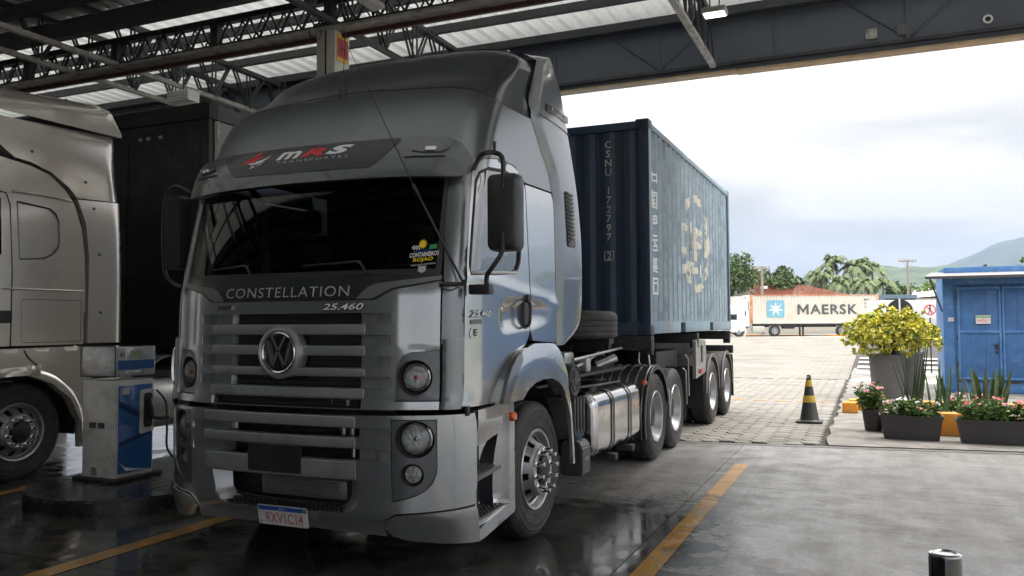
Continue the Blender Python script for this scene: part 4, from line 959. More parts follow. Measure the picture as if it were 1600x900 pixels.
# --- mirrors
def mirror_unit(sg):
    bm = B(); x0 = 1.35
    # housing: tall rounded box facing back, front shell convex
    def hp(u, v, w_): return Vector((sg * (1.495 + u), 4.70 + w_, 2.33 + v))
    prof = rrect(-.105, .105, -.245, .245, .04, 5); rings = []
    for k, (sc_, dd) in enumerate(((.80, -.065), (.93, -.055), (.99, -.03), (1, 0), (1, .05), (.97, .062))):
        rings.append([bm.verts.new(hp(u * (sc_ if k < 3 else sc_), v * (1 - (1 - sc_) * .5), dd)) for u, v in prof])
    for a, b in zip(rings, rings[1:]):
        for i in range(len(a)): bm.faces.new((a[i], a[(i + 1) % len(a)], b[(i + 1) % len(a)], b[i]))
    bm.faces.new(rings[0][::-1]); bm.faces.new(rings[-1]); mh = obj('mirror', bm, BLACK, T)
    bm = B(); bm.faces.new([bm.verts.new(hp(u * .93, v * .95, .0635)) for u, v in prof]); obj('mirror_glass', bm, CHROME, mh)
    bm = B(); tube(bm, [S(sg * 1.262, 2.665, .02), (sg * 1.36, 4.64, 2.70), (sg * 1.44, 4.66, 2.71), (sg * 1.50, 4.655, 2.66), (sg * 1.505, 4.645, 2.48)], .016, 8, smooth_n=5)
    tube(bm, [(sg * 1.505, 4.645, 2.20), (sg * 1.50, 4.64, 2.08), (sg * 1.43, 4.64, 1.98), (sg * 1.385, 4.66, 1.93), (sg * 1.375, 4.68, 1.86)], .016, 8, smooth_n=5)
    box(bm, min(sg * 1.25, sg * 1.40), max(sg * 1.25, sg * 1.40), 4.66, 4.74, 1.815, 1.88, .012)
    tube(bm, [(sg * 1.44, 4.66, 2.71), (sg * 1.445, 4.655, 2.78)], .012, 8); obj('mirror_arm', bm, BLACK, mh)
mirror_unit(1)
# far side mirror: bigger hoop
bm = B(); prof = rrect(-.085, .085, -.29, .29, .04, 5)
def hp2(u, v, w_): return Vector((-1.43 + u, 4.86 + w_, 2.36 + v))
prism(bm, prof, hp2, -.05, .05); mh2 = obj('mirror', bm, BLACK, T)
bm = B(); tube(bm, [S(-1.25, 2.62, .02), (-1.38, 4.84, 2.72), (-1.48, 4.84, 2.71), (-1.54, 4.84, 2.60), (-1.555, 4.84, 2.30), (-1.53, 4.84, 2.05), (-1.44, 4.84, 1.96), (-1.33, 4.82, 1.93)], .014, 8, smooth_n=5); obj('mirror_arm', bm, BLACK, mh2)
# small kerb-view mirror low on the far side
bm = B(); tube(bm, [(-1.27, 4.84, 1.47), (-1.36, 4.82, 1.47), (-1.40, 4.82, 1.38), (-1.40, 4.82, 1.20), (-1.34, 4.82, 1.12), (-1.27, 4.84, 1.12)], .016, 8, smooth_n=4); obj('grab_rail', bm, CHROME, T)

# --- wheels
def wheel(parent, x, y, side, dual=False, front=False, r=.515, w_=.30):
    """side +1: outer face towards +X"""
    a = (side, 0, 0); c = (x, y, r)          # x = outer face
    bm = B(); h = w_; n = 56
    prof = [(.30, -.012), (.312, -.004), (.328, -.003), (.331, .001), (.337, -.001), (.36, .003), (.395, .005), (.40, .010), (.405, .006), (.445, .005), (.449, .009), (.455, .004), (.470, -.002), (.474, .001), (.487, -.010), (.503, -.022), (.512, -.040)]
    tread = []
    for k in range(4):
        h0 = -.04 - (h - .08) * (k) / 4; h1 = -.04 - (h - .08) * (k + 1) / 4
        tread += [(.515, h0 - .006), (.515, h1 + .012), (.503, h1 + .009), (.503, h1 + .001)]
    prof += tread[:-2] + [(.512, -h + .04), (.503, -h + .022), (.455, -h - .004), (.315, -h + .004), (.30, -h + .012)]
    lathe(bm, prof, c, a, n); return bm, c, a
def wheel_part(parent, name, x, y, side, kind, r=.515):
    bm = B(); c = (x, y, r); a = (side, 0, 0)
    if kind == 'front':
        lathe(bm, [(.17, -.05), (.165, .035), (.155, .045), (.15, .02), (.0, .02)], c, a, 40)
        w0 = obj(name, bm, CHASS, parent)
        bm, c_, a_ = wheel(parent, x, y, side); obj('tyre', bm, RUBBER, w0)
        bm = B(); lathe(bm, [(.288, -.16), (.290, -.02), (.306, -.002), (.300, .006), (.284, .000), (.276, -.02), (.268, -.045), (.262, -.05)], c, a, 56); obj('rim', bm, ALUM, w0)
        bm = B(); seg = 80; x_, y_, z_ = frame_of((0, 0, 0), a); cc = Vector(c); prof = [(.264, -.050), (.250, -.045), (.222, -.022), (.198, .012), (.180, .034), (.165, .040), (.15, .040)]
        rows = []
        for i in range(seg):
            t = 2 * PI * i / seg; rows.append([bm.verts.new(cc + z_ * h + (x_ * math.cos(t) + y_ * math.sin(t)) * rr) for rr, h in prof])
        for i in range(seg):
            j = (i + 1) % seg
            for k in range(len(prof) - 1):
                if k in (1, 2) and (i % 8) in (0, 1, 2) : continue
                bm.faces.new((rows[i][k], rows[j][k], rows[j][k + 1], rows[i][k + 1]))
        obj('wheel_disc', bm, STEELD, w0)
        bm = B(); lathe(bm, [(.27, -.11), (.0, -.11)], c, a, 30); obj('brake_drum', bm, CHASS, w0)
        bm = B(); lathe(bm, [(.178, .036), (.176, .046), (.155, .048), (.120, .048), (.118, .02)], c, a, 40); obj('flange', bm, ALUM, w0)
        bm = B(); lathe(bm, [(.105, .0), (.10, .065), (.08, .078), (.0, .08)], c, a, 30); obj('hub', bm, CHASS, w0)
        nut = None
        for k in range(10):
            t = 2 * PI * (k + .3) / 10; p = Vector((x, y + .148 * math.cos(t), r + .148 * math.sin(t)))
            if nut is None:
                bm = B(); lathe(bm, [(.024, .045), (.024, .055), (.019, .060), (.0185, .110), (.0165, .117), (0, .119)], (0, 0, 0), a, 16)
                nut = obj('wheel_nut', bm, CHROME, w0, local=True); nut.location = wm(w0).inverted() @ p
            else: nn = inst(nut, w0, loc=wm(w0).inverted() @ p)
    else:
        lathe(bm, [(.135, -.20), (.13, -.085), (.115, -.05), (.09, -.045), (0, -.045)], c, a, 36); w0 = obj(name, bm, CHASS, parent)
        bm, c_, a_ = wheel(parent, x, y, side); obj('tyre', bm, RUBBER, w0)
        bm = B(); lathe(bm, [(.286, -.30), (.288, -.03), (.306, -.006), (.300, .004), (.284, -.004), (.276, -.03), (.262, -.06), (.250, -.10), (.225, -.135), (.20, -.15), (.175, -.155), (.135, -.155)], c, a, 56); obj('rim', bm, STEEL, w0)
        bm = B(); lathe(bm, [(.165, -.15), (.163, -.14), (.14, -.138), (.135, -.15)], c, a, 36)
        for k in range(10):
            t = 2 * PI * k / 10; p = Vector((x - side * .138, y + .155 * math.cos(t), r + .155 * math.sin(t))); lathe(bm, [(.017, .0), (.016, .03), (0, .034)], p, a, 8)
        obj('nut_ring', bm, STEEL, w0)
        c2 = x - side * .335
        bm, _, _ = wheel(parent, c2, y, side); obj('inner_tyre', bm, RUBBER, w0)
    return w0
W1, W2, W3, W4, W5 = 5.86, 9.69, 10.74, 13.48, 14.90
for sg in (1, -1):
    wheel_part(T, 'front_wheel', sg * 1.232, W1, sg, 'front')
    wheel_part(T, 'rear_wheel', sg * 1.235, W2, sg, 'rear'); wheel_part(T, 'rear_wheel', sg * 1.235, W3, sg, 'rear')
# --- chassis
for sg in (1, -1):
    bm = B(); prism(bm, [(-.04, 0), (.04, 0), (.04, .01), (.005, .012), (.005, .248), (.04, .25), (.04, .26), (-.04, .26)], lambda u, v, w_: Vector((sg * (.42 + u), w_, .78 + v)), 4.8, 11.4); obj('frame_rail', bm, CHASS, T)
bm = B()
for y in (5.2, 6.6, 7.8, 9.2, 10.2, 11.3): box(bm, -.40, .40, y - .06, y + .06, .80, 1.0)
for y in (W1, W2, W3): cyl(bm, (-1.0, y, .515), (1.0, y, .515), .07, seg=12)
for y in (W2, W3): lathe(bm, [(0, -.2), (.15, -.14), (.2, 0), (.15, .14), (0, .2)], (0, y, .52), (0, 1, 0), 16)
box(bm, -.45, .45, 4.9, 6.5, .62, 1.25); obj('cross_members', bm, CHASS, T)
bm = B(); prism(bm, [(-.45, 0), (.45, 0), (.40, .04), (-.40, .04)], lambda u, v, w_: Vector((u, w_, 1.18 + v)), 9.75, 10.75); box(bm, -.4, .4, 9.9, 10.5, 1.04, 1.18); obj('fifth_wheel', bm, CHASS, T)
# platform, pipes and suzi coils behind the cab
bm = B(); box(bm, -.9, .95, 6.95, 7.5, 1.04, 1.07); box(bm, .2, 1.08, 7.0, 8.9, 1.12, 1.15); obj('catwalk', bm, CHASS, T)
bm = B(); tube(bm, [(1.15, 6.95, 1.30), (1.10, 8.0, 1.33), (.95, 9.2, 1.34)], .014, 6); tube(bm, [(1.12, 6.98, 1.22), (1.0, 7.8, 1.25), (.8, 8.8, 1.30), (.7, 9.3, 1.25)], .016, 6, smooth_n=4); obj('rails', bm, ALUM, T)
bm = B()
for k, x in enumerate((.55, .70)):
    P = [(x + .05 * math.cos(i * .9), 6.95 + i * .022, 1.5 - .25 * math.sin(i / 60 * PI) + .05 * math.sin(i * .9)) for i in range(60)]; tube(bm, P, .009, 5)
obj('air_hose_coils', bm, CHASS, T)
bm = B(); box(bm, .78, 1.02, 7.10, 7.35, 1.20, 1.36, .02); box(bm, .9, 1.1, 7.5, 7.62, 1.16, 1.30, .02); cyl(bm, (.8, 8.7, 1.15), (.98, 8.85, 1.24), .05, seg=12); obj('valve_blocks', bm, ALUM, T)
for sg in (1,):
    # round ribbed end of the air filter
    bm = B(); lathe(bm, [(.15, -.45), (.15, -.01), (.142, .008), (.125, .012), (.115, .004), (.10, .004), (.095, .012), (.075, .014), (.07, .006), (.05, .006), (.045, .016), (0, .018)], (1.17, 6.92, 1.12), (1, 0, 0), 40); af = obj('air_filter', bm, BLACK, T)
    bm = B()
    for k in range(16): t = 2 * PI * k / 16; cyl(bm, (1.176, 6.92 + .128 * math.cos(t), 1.12 + .128 * math.sin(t)), (1.186, 6.92 + .128 * math.cos(t), 1.12 + .128 * math.sin(t)), .008, seg=6)
    for k in range(18): t = 2 * PI * k / 18; tube(bm, [(1.184, 6.92 + .05 * math.cos(t), 1.12 + .05 * math.sin(t)), (1.184, 6.92 + .09 * math.cos(t), 1.12 + .09 * math.sin(t))], .003, 4)
    obj('filter_ribs', bm, PAINTD, af)
    # battery rack
    bm = B(); box(bm, .70, 1.10, 7.0, 7.30, .58, .93, .02)
    for k in range(4): box(bm, 1.10, 1.15, 6.98 + k * .085, 7.01 + k * .085, .62, .96, .006)
    box(bm, 1.10, 1.14, 6.96, 7.27, .58, .66, .01); obj('battery_box', bm, mat('grey_plastic', (.06, .06, .062), .45, 0, dirt=(.12, .115, .11), dirt_amt=.6, dscale=6), T)
    # plastic can with blue cap
    bm = B(); 
    def can(u, v, w_): return Vector((1.02 + u, 6.94 + w_, .27 + v))
    prism(bm, [(0, 0), (.20, 0), (.21, .03), (.21, .25), (.17, .31), (.04, .31), (0, .27)], can, 0, .24)
    bmesh.ops.bevel(bm, geom=bm.edges[:], offset=.012, segments=2, affect='EDGES'); cn = obj('plastic_canister', bm, mat('grey_black_plastic', (.05, .05, .052), .38, 0, noise_amt=.3), T)
    bm = B(); cyl(bm, (1.13, 7.03, .575), (1.15, 7.03, .625), .055, .05, seg=16); obj('canister_cap', bm, mat('blue_cap', (.04, .07, .12), .35), cn)
    bm = text('ARLA', lambda u, v: Vector((1.236, 7.06 + u, .42 + v)), W=.10, H=.035, off=.01); obj('canister_lettering', bm, GREYP, cn, smooth=False, keep=True)
# fuel tank with straps
def tank(x0, x1, y0, y1, z0, z1, parent, name='fuel_tank', m=ALU, straps=(.33, .72)):
    prof = rrect(x0, x1, z0, z1, .13, 7); cx, cz = (x0 + x1) / 2, (z0 + z1) / 2
    bm = B(); rings = []
    for sc_, y in ((.55, y0 + .0), (.80, y0 + .002), (.90, y0 + .006), (.945, y0 + .022), (.955, y0 + .05), (1.0, y0 + .06), (1.0, y1 - .06), (.955, y1 - .05), (.90, y1 - .006), (.55, y1)):
        rings.append([bm.verts.new((cx + (u - cx) * sc_, y, cz + (v - cz) * (1 - (1 - sc_) * .9))) for u, v in prof])
    for a, b in zip(rings, rings[1:]):
        for i in range(len(a)): bm.faces.new((a[i], a[(i + 1) % len(a)], b[(i + 1) % len(a)], b[i]))
    bm.faces.new(rings[0][::-1]); bm.faces.new(rings[-1]); tk = obj(name, bm, m, parent, ang=40)
    for f in straps:
        y = y0 + (y1 - y0) * f; bm = B(); pr2 = rrect(x0 - .012, x1 + .012, z0 - .012, z1 + .012, .14, 7); q = []
        for yy, gg in ((y - .03, 0), (y - .03, .008), (y + .03, .008), (y + .03, 0)): q.append([bm.verts.new((cx + (u - cx) * (1 + gg), yy, cz + (v - cz) * (1 + gg))) for u, v in pr2])
        for a, b in zip(q, q[1:]):
            for i in range(len(a)): bm.faces.new((a[i], a[(i + 1) % len(a)], b[(i + 1) % len(a)], b[i]))
        box(bm, x1 - .14, x1 + .04, y - .045, y + .045, z0 - .075, z0 - .012, .008); obj('strap', bm, BLACK, tk)
    bm = B(); cyl(bm, ((x0 + x1) / 2 + .1, y0 + .5, z1), ((x0 + x1) / 2 + .1, y0 + .5, z1 + .04), .06, seg=18); obj('filler_cap', bm, BLACK, tk); return tk
tank(.60, 1.24, 7.32, 8.93, .36, .97, T)
bm = B(); tube(bm, [(.66, 7.45, 1.0), (.95, 7.46, 1.01), (1.05, 7.75, 1.01), (1.1, 8.6, 1.0)], .012, 6, smooth_n=4); tube(bm, [(.75, 7.5, 1.01), (.8, 8.2, 1.03), (.9, 8.7, 1.01)], .010, 6, smooth_n=4); obj('tank_pipes', bm, CHASS, T)
tank(-1.24, -.60, 7.2, 8.6, .36, .97, T, 'far_fuel_tank', BLACK, (.3, .7))
# drive axle mudguard with raised ribs
def guard(name, parent, y, r_, a0, a1, x0, x1, ribs, m, side=1, lip=True):
    bm = B(); n = 22
    for rr in (0,):
        rows = []
        for i in range(n + 1):
            t = R(a0 + (a1 - a0) * i / n); cy, cz = math.cos(t), math.sin(t)
            rows.append([bm.verts.new((side * xx, y + (r_ + dd) * cy, .515 + (r_ + dd) * cz)) for xx, dd in ((x1, -.04), (x1, .012), (x1 - .012, .018), (x1 - .04, .0), (x0, .0), (x0, -.006), (x1 - .02, -.006))])
        for p, q in zip(rows, rows[1:]):
            for k in range(6): bm.faces.new((p[k], q[k], q[k + 1], p[k + 1]))
    g_ = obj(name, bm, m, parent)
    if ribs:
        for k in range(ribs):
            xx = x0 + (x1 - x0) * (k + .5) / ribs; bm = B()
            tube(bm, [(side * xx, y + (r_ + .004) * math.cos(R(a0 + (a1 - a0) * i / n)), .515 + (r_ + .004) * math.sin(R(a0 + (a1 - a0) * i / n))) for i in range(n + 1)], .011, 6)
            obj('mudguard_rib', bm, PAINTD, g_)
    return g_
for sg in (1, -1):
    g1 = guard('mudguard', T, W2, .60, 12, 200, .62, 1.25, 6, BLACK, sg)
    bm = B(); p = (sg * 1.24, 9.02, .98); lathe(bm, [(.028, 0), (.028, .02), (.02, .028), (0, .03)], (sg * 1.25, 9.08, .955), (0, -1, 0), 14); obj('rear_marker_lamp', bm, AMBER, T)
    bm = B(); tube(bm, [(sg * 1.22, 10.26, .80), (sg * 1.25, 10.28, .78), (sg * 1.25, 10.30, .45)], .009, 6); tube(bm, [(sg * 1.20, 11.35, 1.0), (sg * 1.24, 11.38, .96), (sg * 1.24, 11.42, .50)], .009, 6); obj('mudguard_stay', bm, ALUM, T)
bm = B()
for sg in (1, -1): box(bm, min(sg * .62, sg * 1.22), max(sg * .62, sg * 1.22), 11.40, 11.415, .28, 1.02)
obj('mud_flap', bm, BLACK, T)
# spare wheel lying flat behind the cab
bm = B(); c = (.73, 7.98, 1.745)
lathe(bm, [(.29, -.012), (.315, .0), (.40, .008), (.46, .004), (.487, -.012), (.505, -.028), (.512, -.05), (.512, -.085), (.504, -.088), (.504, -.094), (.512, -.097), (.512, -.140), (.504, -.143), (.504, -.149), (.512, -.152), (.512, -.195), (.504, -.198), (.504, -.204), (.512, -.207), (.512, -.24), (.50, -.258), (.46, -.272), (.315, -.262), (.29, -.25)], c, (0, 0, 1), 56)
sw_ = obj('spare_wheel', bm, RUBBER, T)
bm = B(); lathe(bm, [(.288, -.25), (.288, -.01), (.300, .003), (.28, -.005), (.27, -.04), (.24, -.09), (.13, -.10), (.12, -.08), (0, -.08)], c, (0, 0, 1), 40); obj('rim', bm, STEEL, sw_)
bm = B(); box(bm, .25, 1.2, 7.9, 8.05, 1.42, 1.47); box(bm, .40, .48, 7.6, 8.3, 1.05, 1.42); obj('spare_carrier', bm, CHASS, T)

# ================================================================== skeletal semi-trailer
TR = thing('semi_trailer', 'black skeletal semi-trailer carrying the blue container', 'trailer', (0, 13, 0))
for sg in (1, -1):
    bm = B(); prism(bm, [(8.9, 1.47), (8.9, 1.30), (11.2, 1.26), (11.7, .98), (15.9, .98), (15.9, 1.30), (12.0, 1.44), (11.8, 1.47)], lambda u, v, w_: Vector((sg * (.46 + w_), u, v)), -.06, .06); obj('main_beam', bm, CHASS, TR)
for y in (9.6, 12.4, 15.44):
    bm = B(); box(bm, -1.22, 1.22, y - .07, y + .07, 1.32, 1.475, .01); obj('bolster', bm, CHASS, TR)
    for sg in (1, -1):
        bm = B(); box(bm, sg * 1.16 - .06, sg * 1.16 + .06, y - .05, y + .05, 1.25, 1.33, .01); obj('twist_lock', bm, CHASS, TR)
bm = B()
for y in (10.4, 11.4, 13.2, 14.2): box(bm, -.44, .44, y - .05, y + .05, 1.12, 1.25)
box(bm, -.9, .9, 8.85, 8.97, 1.30, 1.46)
for y in (W4, W5): cyl(bm, (-1.0, y, .515), (1.0, y, .515), .075, seg=12)
box(bm, -.55, .55, 12.9, 15.5, .75, 1.0); obj('cross_members', bm, CHASS, TR)
bm = B(); tube(bm, [(1.17, 9.58, 1.26), (1.18, 9.58, 1.10), (1.10, 9.60, 1.04)], .012, 6, smooth_n=3); tube(bm, [(1.05, 9.62, 1.28), (1.05, 9.62, 1.14), (1.18, 9.60, 1.10)], .010, 6, smooth_n=3); obj('lock_handle', bm, ALUM, TR)
for sg in (1, -1):
    bm = B(); box(bm, min(sg * .55, sg * .95), max(sg * .55, sg * .95), 10.9, 12.2, .72, 1.24, .03); obj('side_locker', bm, CHASS, TR)
    bm = B(); prism(bm, [(12.20, .80), (12.22, 1.345), (12.32, 1.375), (12.95, 1.36), (13.02, 1.30), (13.0, .86)], lambda u, v, w_: Vector((sg * (1.17 + w_ + .07 * max(0, v - 1.3) * -1), u, v)), 0, .05); bf = obj('splash_panel', bm, ALUM, TR)
    bm = B(); box(bm, sg * 1.215 - .01, sg * 1.215 + .012, 12.62, 12.74, 1.02, 1.28, .004); obj('panel_slot', bm, BLACK, bf)
    bm = B(); box(bm, sg * 1.225 - .008, sg * 1.225 + .012, 12.45, 12.68, .86, .93, .004); obj('reflector', bm, mat('red_reflector', (.3, .05, .03), .4), bf)
    bm = B(); grid(bm, lambda u, v: Vector((sg * (.62 + .58 * u), 12.85 + .0 * v, .30 + .65 * v)), 3, 3); obj('splash_flap', bm, CHASS, TR)
    for y in (W4, W5): guard('mudguard', TR, y, .60, 0, 178, .62, 1.25, 0, mat('grey_dusty_plastic', (.10, .10, .095), .55, 0, dirt=(.24, .23, .21), dirt_amt=.7, dscale=8) if (sg > 0 and y == W4) else bpy.data.materials['grey_dusty_plastic'], sg)
    bm = B(); prism(bm, [(15.49, 1.05), (15.56, .95), (15.58, .28), (15.55, .28), (15.53, .9), (15.46, 1.0)], lambda u, v, w_: Vector((sg * (.62 + w_), u, v)), 0, .63); obj('mud_flap', bm, BLACK, TR)
    wheel_part(TR, 'trailer_wheel', sg * 1.235, W4, sg, 'rear'); wheel_part(TR, 'trailer_wheel', sg * 1.235, W5, sg, 'rear')
    bm = B(); box(bm, sg * .70 - .06, sg * .70 + .06, 11.55, 11.67, .45, 1.2, .01); box(bm, sg * .70 - .12, sg * .70 + .12, 11.5, 11.72, .42, .46, .01); obj('landing_leg', bm, CHASS, TR)
    bm = B(); tube(bm, [(sg * 1.20, 11.52, 1.18), (sg * 1.235, 11.56, 1.12), (sg * 1.235, 11.60, .60)], .010, 6); obj('flap_stay', bm, ALUM, TR)
bm = B(); box(bm, -1.2, 1.2, 15.82, 15.92, .55, .70, .01); box(bm, -1.2, 1.2, 15.85, 15.95, 1.05, 1.2, .01); tube(bm, [(1.0, 15.6, 1.38), (1.2, 15.7, 1.45), (1.24, 15.75, 1.40)], .012, 6); obj('rear_bumper', bm, CHASS, TR)

# ================================================================== container
RIBLIT = mat('rib_highlight_blue', (.30, .37, .42), .5, 0, noise_amt=.2, nscale=5, dirt=(.10, .15, .19), dirt_amt=.6, dscale=3)  # sky highlights on the corrugation slopes, painted as a paler blue
CY0, CY1, CZ0, CZ1 = 9.51, 15.57, 1.482, 4.073
K = thing('shipping_container', 'faded blue corrugated twenty foot container with a pale round logo', 'container', (0, 12.5, CZ0))
per = .278
def corr(t, amp=.036):
    p = (t / per) % 1.0; a = .26; b = .5
    if p < a: return 0.
    if p < b: return -amp * (p - a) / (b - a)
    if p < b + a: return -amp
    return -amp * (1 - (p - b - a) / (1 - b - a))
kn = []
t = CY0 + .13
while t < CY1 - .13:
    for f in (0, .26, .5, .76):
        if t + f * per < CY1 - .13: kn.append(t + f * per)
    t += per
kn.append(CY1 - .13)
def sidex(y): return 1.209 + corr(y - CY0 - .13)
for sg in (1, -1):
    bm = B(); zz = [CZ0 + .16, CZ0 + .8, CZ0 + 1.6, CZ1 - .10]
    rows = [[bm.verts.new((sg * sidex(y + 1e-5), y, z)) for z in zz] for y in kn]
    for p, q in zip(rows, rows[1:]):
        for k in range(3):
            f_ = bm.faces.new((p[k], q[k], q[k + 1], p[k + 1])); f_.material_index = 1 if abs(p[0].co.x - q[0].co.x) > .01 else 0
    obj('side_panel', bm, CONT, K, ang=10, mats=[CONT, RIBLIT])
    bm = B(); box(bm, sg * 1.19 - .03, sg * 1.19 + .03, CY0 + .1, CY1 - .1, CZ1 - .105, CZ1 - .035, .006); obj('top_rail', bm, CONTL, K)
    # bottom rail with fork pockets
    bm = B(); prev = CY0 + .1
    for a, b in ((11.20, 11.52), (13.42, 13.72)): box(bm, sg * 1.19 - .03, sg * 1.19 + .03, prev, a, CZ0 + .015, CZ0 + .165, .006); prev = b
    box(bm, sg * 1.19 - .03, sg * 1.19 + .03, prev, CY1 - .1, CZ0 + .015, CZ0 + .165, .006)
    box(bm, sg * 1.19 - .029, sg * 1.19 + .031, CY0 + .12, CY1 - .12, CZ0 + .150, CZ0 + .170); br_ = obj('bottom_rail', bm, CONTL, K)
    for a, b in ((11.20, 11.52), (13.42, 13.72)):
        bm = B(); box(bm, sg * 1.12 - .04, sg * 1.12 + .04, a, b, CZ0 + .02, CZ0 + .15); obj('fork_pocket', bm, CHASS, br_)
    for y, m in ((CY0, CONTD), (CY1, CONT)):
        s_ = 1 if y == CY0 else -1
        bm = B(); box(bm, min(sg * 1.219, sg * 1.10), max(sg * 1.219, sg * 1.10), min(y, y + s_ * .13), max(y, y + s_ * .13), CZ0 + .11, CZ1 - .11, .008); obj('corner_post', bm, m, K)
        if s_ > 0: bm = B(); box(bm, sg * 1.2205 - .001, sg * 1.2205 + .001, y + .005, y + .125, CZ0 + .12, CZ1 - .12); obj('post_side_face', bm, CONTL, K)
        for z in (CZ0, CZ1 - .118):
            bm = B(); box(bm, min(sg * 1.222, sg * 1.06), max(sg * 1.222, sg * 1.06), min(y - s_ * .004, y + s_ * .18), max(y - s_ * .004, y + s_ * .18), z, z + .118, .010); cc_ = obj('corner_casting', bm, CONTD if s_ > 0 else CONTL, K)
            bm = B(); prism(bm, circ(0, 0, .032, 14, .04), lambda u, v, w_: Vector((sg * 1.14 + u, y - s_ * (.0045 + w_), z + .059 + v)), 0, .001); prism(bm, circ(0, 0, .04, 14, .028), lambda u, v, w_: Vector((sg * (1.2225 + w_), y + s_ * .09 + u, z + .059 + v)), 0, .001); obj('casting_hole', bm, BLACK, cc_)
fk = []
x = -1.105
while x < 1.11: fk.append(x); x += .0632
bm = B(); rows = []
for i, x in enumerate(fk): d_ = (0, 0, .028, .028)[i % 4]; rows.append([bm.verts.new((x, CY0 + .02 + d_, z)) for z in (CZ0 + .14, CZ1 - .12)])
for p, q in zip(rows, rows[1:]): bm.faces.new((p[0], q[0], q[1], p[1]))
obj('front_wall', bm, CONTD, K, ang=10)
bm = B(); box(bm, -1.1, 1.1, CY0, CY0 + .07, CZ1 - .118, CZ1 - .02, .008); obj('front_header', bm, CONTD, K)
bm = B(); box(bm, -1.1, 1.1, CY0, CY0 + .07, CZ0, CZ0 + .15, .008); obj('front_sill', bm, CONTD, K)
bm = B(); grid(bm, lambda u, v: Vector((-1.17 + 2.34 * u, CY0 + .06 + (CY1 - CY0 - .12) * v, CZ1 - .05 + (.018 if int(v * 60) % 2 else 0))), 1, 60); obj('roof_panel', bm, CONT, K)
bm = B(); box(bm, -1.17, 1.17, CY0 + .1, CY1 - .05, CZ0 + .05, CZ0 + .12); obj('floor_panel', bm, CHASS, K)
bm = B(); box(bm, -1.1, 1.1, CY1 - .07, CY1 - .02, CZ0 + .1, CZ1 - .1); obj('rear_door', bm, CONT, K)
# vertical number on the front, downward from near the top
chs = 'CSNU 172797'; zt = 3.80
for i, ch in enumerate(chs):
    if ch == ' ': continue
    bm = text(ch, lambda u, v: Vector((.715 + u, CY0 + .016, zt - i * .113 + v)), H=.088, off=.004); obj('number_lettering', bm, CONTP, K, smooth=False, keep=True)
bm = text('2', lambda u, v: Vector((.715 + u, CY0 + .016, 2.44 + v)), H=.088, off=.004); obj('number_lettering', bm, CONTP, K, smooth=False, keep=True)
bm = B(); tube(bm, [(.715 - .055, CY0 + .016, 2.385), (.715 + .055, CY0 + .016, 2.385), (.715 + .055, CY0 + .016, 2.495), (.715 - .055, CY0 + .016, 2.495), (.715 - .055, CY0 + .016, 2.385)], .004, 4); obj('number_box', bm, CONTP, K)
# printing that follows the corrugations
def on_side(bm, off=.0025):
    for y in kn:
        bmesh.ops.bisect_plane(bm, geom=bm.verts[:] + bm.edges[:] + bm.faces[:], dist=1e-5, plane_co=(0, y, 0), plane_no=(0, 1, 0))
    for v in bm.verts: v.co.x = sidex(v.co.y) + off
    return bm
for i, ch in enumerate('中国海运集团'):
    bm = text(ch, lambda u, v: Vector((1.25, 9.815 + u, 3.40 - i * .265 + v)), W=.27, H=.215, off=.02); on_side(bm); obj('vertical_lettering', bm, WHITE, K, smooth=False, keep=True)
def ringseg(bm, cy, cz, r0, r1, a0, a1, ky=1.0, n=14):
    rows = [[bm.verts.new((1.25, cy + ky * r * math.cos(R(a0 + (a1 - a0) * i / n)), cz + r * math.sin(R(a0 + (a1 - a0) * i / n)))) for r in (r0, r1)] for i in range(n + 1)]
    for p, q in zip(rows, rows[1:]): bm.faces.new((p[0], q[0], q[1], p[1]))
def rectp(bm, cy, cz, y0, y1, z0, z1): bm.faces.new([bm.verts.new((1.25, cy + a, cz + b)) for a, b in ((y0, z0), (y1, z0), (y1, z1), (y0, z1))])
bm = B(); cy, cz = 12.45, 2.82
for a0, a1 in ((62, 100), (112, 140), (20, 48), (-50, -20), (-98, -60), (-140, -112)): ringseg(bm, cy, cz, .62, .74, a0, a1, ky=1.45)
for r_ in ((-1.10, -.97, -.22, .22), (-.97, -.62, .12, .22), (-.97, -.62, -.22, -.12), (-.44, -.32, -.22, .30), (-.12, .0, -.28, .24), (.0, .38, .14, .24), (.38, .50, -.02, .24), (.0, .38, -.06, .04), (-.96, -.80, -.5, -.36), (-.66, -.52, -.5, -.30), (-.40, -.26, -.48, -.30), (-.10, .10, -.46, -.36), (.24, .36, -.50, -.30)): rectp(bm, cy, cz, *r_)
ringseg(bm, cy - .55, cz, .13, .22, -80, 80, ky=1.2); ringseg(bm, cy + .85, cz + .05, 0, .22, 0, 360, ky=1.2, n=20)
on_side(bm); obj('round_logo', bm, CONTP, K, smooth=False)

# ================================================================== ground, floor, yard
def structure(name, bm, m, **k): return tag(obj(name, bm, m, None, **k), kind='structure')
GUT = lambda x: 11.09 + .135 * (x + .22)      # edge of the station floor
bm = B(); q = [bm.verts.new(p) for p in ((-9000, 60, -.35), (9000, 60, -.35), (9000, 9000, -.35), (-9000, 9000, -.35))]; bm.faces.new(q)
q = [bm.verts.new(p) for p in ((-9000, -9000, -.35), (9000, -9000, -.35), (9000, 60, -.35), (-9000, 60, -.35))]; bm.faces.new(q); structure('ground', bm, GRASS)
